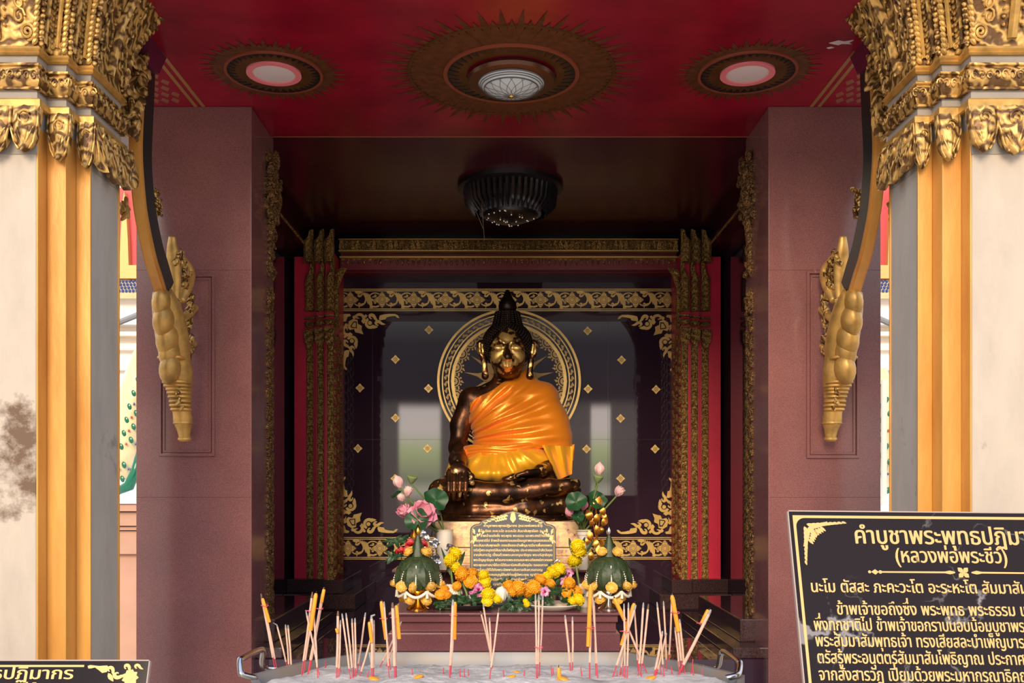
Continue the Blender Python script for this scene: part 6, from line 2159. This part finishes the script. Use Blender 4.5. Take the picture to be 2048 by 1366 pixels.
for a_ in ((526, 1196, 540, 1244, 2.745, 5, 'slim leaning yellow candle, leftmost in the trough'), (633, 1186, 622, 1260, 2.70, 6, 'yellow candle tied to the left pair of crossed sticks'), (649, 1178, 644, 1204, 2.71, 5, 'short orange candle stub at the tip of the crossed sticks'),
           (673, 1256, 676, 1265, 2.69, 4, 'tiny drop of yellow candle on a left stick'), (739, 1243, 744, 1284, 2.68, 5, 'melted yellow candle under a curled ash tip'), (763, 1202, 773, 1278, 2.68, 6, 'yellow candle left of the altar bench corner'), (793, 1210, 799, 1277, 2.68, 5.5, 'yellow candle at the altar bench corner'),
           (910, 1203, 909, 1278, 2.68, 6, 'upright yellow candle in front of the dark plate'), (1181, 1168, 1176, 1292, 2.68, 6, 'tall yellow candle below the silver offering bowl'), (1228, 1196, 1249, 1240, 2.68, 6, 'leaning yellow candle right of the tall one'),
           (1268, 1206, 1243, 1290, 2.69, 6.5, 'yellow candle crossing the leaning sticks'), (1343, 1190, 1356, 1262, 2.70, 6.5, 'thick yellow candle near the right end of the trough'), (1416, 1219, 1403, 1246, 2.70, 6.5, 'yellow candle on the far right leaning stick'),
           (1117, 1334, 1119, 1357, 2.66, 6, 'short yellow candle stub standing alone in the ash')):
    candle(*a_)
def stick_depth(px, py):
    """how far away the stick nearest to a place in the bundle stands"""
    best = (1e9, 2.7)
    for s in STK:
        a, b = s[1], s[2]; d = a.y
        ax_, ay_ = 1015 + a.x * FPX / d, 980 - (a.z - EYE) * FPX / d
        bx_, by_ = 1015 + b.x * FPX / d, 980 - (b.z - EYE) * FPX / d
        f = max(0, min(1, (py - ay_) / (by_ - ay_)))
        best = min(best, (abs(ax_ + (bx_ - ax_) * f - px) + 3 * max(0, by_ - py - 6), d))
    return best[1]
for x0, y0, x1, y1, r, lab in CND:
    d = ash_depth(y1, x1) if lab.startswith('short yellow') else stick_depth((x0 + x1) / 2, (y0 + y1) / 2)
    p, q = P(x0, y0, d), P(x1, y1, d)
    lo, hi = (p, q) if p.z < q.z else (q, p)
    lo = lo + Vector((0, -.006, 0)); hi = hi + Vector((0, -.006, 0))
    if lab.startswith('short yellow'): lo.z -= .02
    t = empty('yellow_candle', lo, lab, 'candle', 'yellow candles tied among the incense')
    dvec = hi - lo
    m = MB(); m.tube([lo, lo + dvec * .5, lo + dvec * .93, hi], [r * .98, r, r * .96, r * .6], 12); wx = m.build('wax', M['wax'], t, smooth='auto')
    m = MB(); m.tube([hi, hi + dvec.normalized() * .006 + Vector((.001, 0, 0))], .0012, 5); m.build('wick', M['wick'], wx)
for px, py, d, r in ((530, 1211, 2.745, 10), (619, 1221, 2.70, 11), (640, 1217, 2.71, 9), (767, 1237, 2.68, 11), (789, 1235, 2.68, 11), (907, 1230, 2.68, 11), (1180, 1255, 2.68, 12), (1077, 1294, 2.68, 11), (1249, 1262, 2.69, 13), (1350, 1225, 2.70, 12), (1402, 1246, 2.70, 13)):
    band_at(px, py, d, r)
for i, (p, r) in enumerate(BND):
    p = P(1015 + p.x * FPX / p.y, 980 - (p.z - EYE) * FPX / p.y, stick_depth(1015 + p.x * FPX / p.y, 980 - (p.z - EYE) * FPX / p.y))
    m = MB(); pts = [p + Vector((r * math.cos(a), -.004 + r * .9 * math.sin(a), .0015 * math.sin(2 * a))) for a in [2 * PI * k / 16 for k in range(17)]]
    m.tube(pts, .0012, 5)
    T(m.build('rubber_band', M['band'], smooth='auto'), 'pink rubber band, %s from the left, tying incense and candle together' % ordn(i), 'rubber band', 'pink rubber bands on the incense')

# burnt-out red stubs
rnd = random.Random(8)
STB = [(547, 1340, 5), (562, 1342, 4), (634, 1328, 12), (650, 1335, 10), (683, 1346, 9), (724, 1338, 9), (733, 1354, 8), (826, 1350, 9), (886, 1348, 9), (920, 1354, 12), (929, 1354, 12), (937, 1352, 10), (1009, 1354, 10), (1047, 1352, 9), (1105, 1352, 16), (1108, 1350, 10), (1165, 1353, 14), (1236, 1354, 8), (1283, 1353, 6),
       (1310, 1352, 12), (1322, 1350, 14), (1345, 1348, 12), (1359, 1350, 20), (1382, 1348, 22), (1388, 1350, 16), (1404, 1350, 10), (1408, 1346, 12), (1241, 1350, 16), (1247, 1352, 14)]
for i, (px, py, h) in enumerate(STB):
    d = ash_depth(py, px); a = P(px, py, d); a.z -= .01; b = P(px + rnd.uniform(-4, 4), py - h * 1.35, d)
    m = MB(); m.tube([a, b], [.0019, .0013], 6)
    T(m.build('red_incense_stub', M['joss_red'], smooth='auto'), 'burnt-out red bamboo stub in the ash, %s from the left' % ordn(i), 'incense stub', 'red incense stubs in the ash')
for i, (px, py, s, lb) in enumerate(((750, 1359, 14, 'flat lump of orange wax at the left of the ash'), (1022, 1354, 10, 'small orange wax scrap right of the middle'), (1034, 1345, 9, 'curled pale wax scrap near the middle'), (1300, 1357, 13, 'orange wax scrap at the right of the ash'), (1442, 1352, 11, 'orange wax scrap on the right rim'), (836, 1354, 12, 'brown wax scrap lying left of the upright candle'), (1128, 1359, 14, 'wide orange wax puddle by the candle stub'))):
    d = ash_depth(py, px); c = P(px, py, d); s_ = s * d / FPX
    m = MB(); m.ell(c, (s_, s_ * .8, s_ * .35), 10, 6, rot=Matrix.Rotation(.3 * (-1) ** i, 3, 'Y'))
    T(m.build('wax_scrap', M['wax'], smooth=True), lb, 'wax', 'wax scraps on the ash')
# ================================================================== THE BLACK SIGNS
sm, n, b = new_mat('polished black marble')
co = coords(n, (1, 1, 1))
nz = node(n, 'ShaderNodeTexNoise'); nz.inputs['Scale'].default_value = 5; nz.inputs['Detail'].default_value = 6; lk(n, co, nz.inputs['Vector'])
wv = node(n, 'ShaderNodeMath', operation='SUBTRACT'); lk(n, nz.outputs[0], wv.inputs[0]); wv.inputs[1].default_value = .5
ab = node(n, 'ShaderNodeMath', operation='ABSOLUTE'); lk(n, wv.outputs[0], ab.inputs[0])
n2 = noise(n, co, 3.1, 3)
mm = node(n, 'ShaderNodeMath', operation='MULTIPLY_ADD'); lk(n, n2, mm.inputs[0]); mm.inputs[1].default_value = .16; lk(n, ab.outputs[0], mm.inputs[2])
m3 = node(n, 'ShaderNodeMath', operation='SUBTRACT'); lk(n, mm.outputs[0], m3.inputs[0]); m3.inputs[1].default_value = .076
lk(n, ramp(n, m3.outputs[0], [(0.0, (.22, .20, .20)), (.004, (.10, .09, .09)), (.012, (.018, .013, .014)), (1, (.015, .011, .012))]), b.inputs['Base Color'])
b.inputs['Roughness'].default_value = .10; b.inputs['Specular IOR Level'].default_value = .09
M['sign_black'] = sm
M['sign_gold'] = mat('engraved gold paint', (.62, .37, .125), .45, .1)
M['sign_edge'] = mat('honed stone edge', (.36, .27, .23), .6)


def sign(tl, d_top, roll, W, H, slope, label):
    """tl: picture position of the top left corner; returns a mapper of (metres right, metres down, lift)"""
    o0 = P(*tl, d_top)
    cr_, sr = math.cos(roll), math.sin(roll)
    cs, sn = math.cos(slope), math.sin(slope)
    nrm = Vector((0, -cs, sn))
    dn = Vector((0, -sn, -cs)); rt = Vector((1, 0, 0))
    r2 = rt * cr_ + dn * sr; d2 = dn * cr_ - rt * sr
    def f(u, v, h=0.0): return o0 + r2 * u + d2 * v + nrm * h
    t = empty('inscribed_sign', f(W / 2, H, 0), label, 'sign', 'black signs lettered in gold')
    m = MB(); m.prism([(0, 0), (W, 0), (W, H), (0, H)], lambda u, v: f(u, v), nrm * -.009)
    slab = m.build('slab', M['sign_black'], t); t['slab'] = 1
    m = MB()
    for a, c, e, g in ((0, W, -.0025, 0), (0, W, H, H + .0025)): m.prism([(a, e), (c, e), (c, g), (a, g)], lambda u, v: f(u, v, .0005), nrm * -.0098)
    for a, c in ((-.0025, 0), (W, W + .0025)): m.prism([(a, 0), (c, 0), (c, H), (a, H)], lambda u, v: f(u, v, .0005), nrm * -.0098)
    m.build('edge', M['sign_edge'], t)
    m = MB()
    zt = f(0, H * .5, -.02)
    for u in (W * .2, W * .8):
        p = f(u, H * .6, -.027); m2 = MB(); m2.tube([p, (p.x, p.y, 0)], .018, 10); m2.build('post', M['galv'], t, smooth='auto')
    del t['slab']
    return slab, f, nrm


t, f, nrm = sign((1577, 1023), 2.0, .009, .676, .52, math.radians(20), 'large black marble sign with gold prayer lettering, in front of the right column')
k = 2.0 / FPX
m = MB()
# gold border line, with a rounded inner corner
x0, y0, wd = 7 * k, 8 * k, 5.5 * k
W_ = .676
def rect(m, a, b_, c, d_, h=.0006): m.prism([(a, c), (b_, c), (b_, d_), (a, d_)], lambda u, v: f(u, v, h), nrm * -.0004)
rect(m, x0, W_ - x0, y0, y0 + wd); rect(m, x0, x0 + wd, y0, .50); rect(m, W_ - x0 - wd, W_ - x0, y0, .50); rect(m, x0, W_ - x0, .50, .50 + wd)
R0 = 18 * k
for sgn, xc in ((1, x0 + wd), (-1, W_ - x0 - wd)):
    pts = [(xc, y0 + wd)] + [(xc + sgn * (R0 - R0 * math.sin(a)), y0 + wd + R0 - R0 * math.cos(a)) for a in [PI / 2 * q / 8 for q in range(9)]]
    m.prism(pts, lambda u, v: f(u, v, .0006), nrm * -.0004)
m.build('border_line', M['sign_gold'], t)
m = MB()
def sorn(sgn, xb, yb):
    def A(poly):
        m.prism([(xb + sgn * u * k, yb + v * k) for u, v in poly], lambda u, v: f(u, v, .0007), nrm * -.0004)
    for sw in (0, 1):
        s = (lambda poly: [(v, u) for u, v in poly]) if sw else (lambda poly: poly)
        for i in range(9):
            q = i / 8
            A(s(shp(LEAF, 14 + 70 * q, 9 - 5 * q, 18 - 8 * q, .25)))
            if i < 6: A(s(shp(LEAF, 16 + 46 * q, 22 - 14 * q, 17 - 5 * q, -.75, 1)))
            if i < 5: A(s(shp(LEAF, 20 + 40 * q, 24 - 18 * q, 16 - 5 * q, .65, 1)))
    A(circ(20, 20, 5)); A(shp(LEAF, 20, 20, 16, PI / 4 * 1.0)); A(shp(LEAF, 12, 16, 12, PI / 2)); A(shp(LEAF, 16, 12, 12, 0))
sorn(1, 19 * k, 17 * k); sorn(-1, W_ - 19 * k, 17 * k)
# divider with a little flower
yv = 123 * k; xc = 330 * k
def A2(poly): m.prism([(u * k, v * k) for u, v in poly], lambda u, v: f(u, v, .0007), nrm * -.0004)
for s in (-1, 1):
    A2([(330 + s * 16, 122), (330 + s * 26, 119.5), (330 + s * 36, 121.5), (330 + s * 165, 122), (330 + s * 165, 125), (330 + s * 36, 125), (330 + s * 26, 127), (330 + s * 16, 124.5)])
    A2([(330 + s * 165, 123.5), (330 + s * 172, 118), (330 + s * 180, 123.5), (330 + s * 172, 129)]); A2(circ(330 + s * 183, 123.5, 3)); A2(circ(330 + s * 162, 123.5, 3.5))
for q in range(4): A2(shp(PET, 330, 123.5, 14, PI / 4 + q * PI / 2))
m.build('gold_ornament', M['sign_gold'], t)
m = MB()
fn = lambda u, v, e=0: f(u * k, -v * k, .0007 + e)
SGN = [('คำบูชาพระพุทธปฏิมากร', 128, 78, 56, 'l', 395), ('(หลวงพ่อพระชีว์)', 210, 117 - 17, 40, 'l', 224), ]
write(m, 'คำบูชาพระพุทธปฏิมากร', fn, 50, 124, -66, 'l', 392, .022)
write(m, '(หลวงพ่อพระชีว์)', fn, 42, 200, -104, 'l', 222, .022)
for i, (s, u, v, wd_) in enumerate((('นะโม ตัสสะ ภะคะวะโต อะระหะโต สัมมาสัมพุทธัสสะ', 28, 165, 512), ('ข้าพเจ้าขอถึงซึ่ง พระพุทธ พระธรรม และพระสงฆ์', 74, 209, 470), ('พึ่งทุกชาติไป ข้าพเจ้าขอกราบนอบน้อมบูชาพระคุณของสมเด็จ', 27, 240, 545),
                                   ('พระสัมมาสัมพุทธเจ้า ทรงเสียสละบำเพ็ญบารมีมาเพื่อทรงพระ', 27, 271, 545), ('ตรัสรู้พระอนุตตร์สัมมาสัมโพธิญาณ ประกาศธรรมนำสัตว์ออก', 27, 303, 545), ('จากสังสารวัฏ เปี่ยมด้วยพระมหากรุณาธิคุณ พระบริสุทธิคุณ', 27, 335, 545), ('พระปัญญาธิคุณ พร้อมกราบพระธรรมและพระอริยสงฆ์', 26, 366, 545))):
    write(m, s, fn, 33, u, -v, 'l', wd_, .022)
m.build('lettering', M['sign_gold'], t)

t, f, nrm = sign((-310, 1322), 2.0, 0.0, 608 * k, .40, math.radians(20), 'small black sign with gold lettering at the lower left, in front of the left column')
m = MB()
rect(m, 60 * k, 480 * k, 8 * k, 12 * k)
m.build('border_line', M['sign_gold'], t)
m = MB()
def A3(poly): m.prism([(u * k, v * k) for u, v in poly], lambda u, v: f(u, v, .0007), nrm * -.0004)
A3([(487, 10), (492, 8), (500, 9), (510, 10), (526, 9), (530, 13), (527, 22), (518, 24), (510, 18), (502, 13), (494, 15), (489, 15)])
A3(shp(KAN, 528, 12, 16, .2)); A3(shp(KAN, 540, 26, 18, .8, -1)); A3(shp(LEAF, 530, 24, 20, .9))
for i in range(9):
    a = 2 * PI * i / 9
    A3(shp(PET, 575, 30 + 3, 17, a))
A3(circ(575, 33, 5)); A3(shp(KAN, 560, 8, 15, .1)); A3(shp(KAN, 580, 10, 13, -.3)); A3(shp(LEAF, 578, 48, 20, 1.4)); A3(shp(LEAF, 570, 52, 22, 1.8))
m.build('gold_ornament', M['sign_gold'], t)
m = MB(); fn = lambda u, v, e=0: f(u * k, -v * k, .0007 + e)
write(m, 'คำบูชาพระพุทธปฏิมากร', fn, 33, 462, -36, 'r', 395, .022)
write(m, '(หลวงพ่อพระชีว์)', fn, 28, 300, -64, 'c', 200, .022)
m.build('lettering', M['sign_gold'], t)


# ================================================================== WHAT SHOWS THROUGH THE SIDE GAPS
M['pink_plaster'] = mat('salmon plaster', (.52, .30, .215), .75, var=.1, vscale=4)
M['white_plaster'] = mat('sunlit white plaster', (.88, .84, .80), .7)
M['naga_tile'] = mat('cream mosaic scales', (.86, .66, .36), .3, var=.2, vscale=14)
M['naga_white'] = mat('white mosaic', (.82, .80, .76), .3)
M['emerald'] = mat('emerald mosaic', (.006, .13, .065), .15)
M['blue_tile'] = mat('blue mosaic', (.04, .07, .22), .2)
M['red_tile'] = mat('red mosaic', (.45, .05, .05), .25)
M['roof_red'] = mat('red temple gable', (.62, .05, .06), .5)
M['roof_gold'] = mat('gilded gable trim', (.62, .38, .13), .5, .2)

def GP(px, py, d): return P(px, py, d)
# plinth of the left side
t = empty('side_plinth', (-3.2, 7.4, 0), 'salmon plastered garden wall seen through the left gap', 'wall')
zz = lambda py, d: EYE + (980 - py) * d / FPX
for nm, ya, za, zb in (('wall_body', 7.05, 0, zz(1108, 7)), ('moulding', 7.0, zz(1108, 7), zz(1062, 7)), ('moulding', 6.97, zz(1060, 7), zz(1053, 7)), ('moulding', 6.94, zz(1051, 7), zz(1024, 7)), ('moulding', 6.90, zz(1022, 7), zz(1008, 7))):
    m = MB(); m.box(-5.2, -1.9, ya, 8.2, za, zb); m.build(nm, M['pink_plaster'], t)
m = MB(); m.box(-5.2, -1.9, 6.88, 8.2, zz(1007, 7), zz(1001, 7)); m.build('coping', M['white_plaster'], t)


def naga(sd, d, pl, label, green=True):
    """a mosaic serpent body rising along pl (px, py, radius px)"""
    t = empty('mosaic_serpent', P(pl[0][0], pl[0][1] + pl[0][2], d), label, 'sculpture', 'mosaic serpent balustrades beyond the gaps')
    pts = [P(x, y, d) for x, y, r in pl]; rs = [r * d / FPX for x, y, r in pl]
    m = MB(); m.tube(pts, rs, 20); m.build('body', M['naga_tile'], t, smooth='auto')
    k = d / FPX; rnd = random.Random(3)
    em, bl, rd = MB(), MB(), MB(); wh = MB()
    for (x0, y0, r0), (x1, y1, r1) in zip(pl, pl[1:]):
        n_ = max(1, int(abs(y1 - y0) / 26))
        for i in range(n_):
            q = i / n_; x, y, r = x0 + (x1 - x0) * q, y0 + (y1 - y0) * q, r0 + (r1 - r0) * q
            for j, a in enumerate((-.9, -.3, .3, .9)):
                c = P(x + r * math.sin(a) * .98, y + (13 if j % 2 else 0), d - r * k * math.cos(a))
                em.ell(c, (4.5 * k, 3 * k, 7 * k), 8, 6, rot=Matrix.Rotation(.3 * sd, 3, 'Y'))
            for a in (-1.25, -.6, 0, .6, 1.25):
                c = P(x + r * math.sin(a), y + 8, d - r * k * math.cos(a) * 1.0)
                (bl if rnd.random() < .5 else rd).ell(c, (2.2 * k, 2 * k, 3 * k), 6, 4)
            for s in (-1, 1):
                c = P(x + s * r * 1.02, y + 5, d - r * k * .1); wh.ell(c, (6 * k, 6 * k, 11 * k), 8, 6)
    em.build('emerald_scales', M['emerald'], t, smooth='auto'); bl.build('blue_scales', M['blue_tile'], t); rd.build('red_scales', M['red_tile'], t); wh.build('crest', M['naga_white'], t, smooth='auto')
    return t
t = naga(-1, 7.5, [(236, 958, 30), (238, 930, 34), (252, 880, 34), (268, 800, 32), (292, 720, 28), (318, 650, 22)], 'cream mosaic serpent with emerald scales on the left garden wall')
m = MB(); m.tube([P(278, 905, 7.2), P(272, 940, 7.2), P(258, 972, 7.2), P(236, 982, 7.2)], [.02, .036, .042, .03], 12); m.build('emerald_tail', M['emerald'], t, smooth=True)
t = naga(1, 7.5, [(1799, 981, 30), (1794, 940, 32), (1782, 880, 30), (1766, 800, 26), (1752, 740, 20)], 'cream mosaic serpent seen through the right gap')
# right gap: low wall, post
t = empty('low_wall', (2.9, 7.5, 0), 'pale low wall seen through the right gap', 'wall')
m = MB(); m.box(1.9, 4.6, 7.1, 8.0, 0, zz(1012, 7.1)); m.build('wall_body', M['white_plaster'], t)
m = MB(); m.tube([P(1768, 1011, 7.3), P(1768, 760, 7.3)], .022, 10)
T(m.build('drain_pipe', mat('cream pipe', (.62, .60, .50), .5), smooth='auto', base=P(1768, 1011, 7.3)), 'cream pipe standing on the pale wall in the right gap', 'pipe')


def shrine_hall(sd, px0, label):
    """the white hall with tiled eaves and red gable beyond the gap"""
    d = 13.0; X = lambda px: (px - 1015) * d / FPX
    t = empty('temple_hall', (X(px0), d + 1.5, 0), label, 'building', 'white temple halls beyond the gaps')
    xa, xb = X(px0 - 150), X(px0 + 150)
    Z = lambda py: EYE + (980 - py) * d / FPX
    m = MB(); m.box(xa, xb, d, d + 3, 0, Z(655)); m.build('wall_body', M['white_plaster'], t)
    for y0, y1, dy in ((690, 702, .12), (668, 676, .2), (735, 742, .1)):
        m = MB(); m.box(xa, xb, d - dy, d + .1, Z(y1), Z(y0)); m.build('moulding', mat('cream moulding', (.86, .74, .58), .6) if 'cream moulding' not in bpy.data.materials else bpy.data.materials['cream moulding'], t)
    m = MB(); m.box(xa, xb, d - .25, d + .3, Z(655), Z(603)); m.build('fascia', M['white_plaster'], t)
    rows = [[(xa, d - .45, Z(602)), (xb, d - .45, Z(602))], [(xa, d + .1, Z(560)), (xb, d + .1, Z(560))]]
    m = MB(); m.sheet(rows, (0, .03, -.05)); m.build('tiled_eave', M['naga_tile'], t)
    m = MB()
    for i in range(4):
        for j in range(44):
            q = (i + .5) / 4
            m.ell((xa + (xb - xa) * (j + .5 * (i % 2)) / 44, d - .45 + .55 * q - .01, Z(602) + (Z(560) - Z(602)) * q + .02), (.022, .02, .022), 6, 4)
    m.build('blue_tile_row', M['blue_tile'], t)
    m = MB(); m.prism([(xa, Z(560)), (xb, Z(560)), (xb, Z(440)), (X(px0 + (60 if sd < 0 else -60)), Z(300)), (xa, Z(440))], lambda u, v: (u, d + .3, v), (0, 2, 0)); m.build('red_gable', M['roof_red'], t)
    m = MB()
    for i in range(8):
        x = xa + (xb - xa) * (i + .5) / 8
        m.prism([(x - .07, Z(560)), (x + .07, Z(560)), (x + .05, Z(470)), (x + .02, Z(395)), (x, Z(372)), (x - .02, Z(395)), (x - .05, Z(470))], lambda u, v: (u, d + .2, v), (0, .12, 0))
    m.box(xa, xb, d + .15, d + .35, Z(552), Z(525))
    m.build('gilded_trim', M['roof_gold'], t)
shrine_hall(-1, 255, 'white hall with dotted tile eave and red gable seen through the left gap')
shrine_hall(1, 1778, 'white hall with dotted tile eave and red gable seen through the right gap')
for px, lb, ang in ((255, 'grey metal rail crossing the left gap', .45), (1778, 'grey metal rail crossing the right gap', -.5)):
    d = 9.0
    a, c = P(px - 60, 642 + (20 if ang > 0 else -22), d), P(px + 60, 642 - (28 if ang > 0 else -30), d)
    m = MB(); m.tube([a, c], .028, 8); m.tube([a, (a.x, a.y, 0)], .03, 8); m.tube([c, (c.x, c.y, 0)], .03, 8)
    T(m.build('metal_rail', M['galv'], smooth='auto'), lb, 'rail')
bpy.data.objects.remove(_fo); bpy.data.curves.remove(_fc)
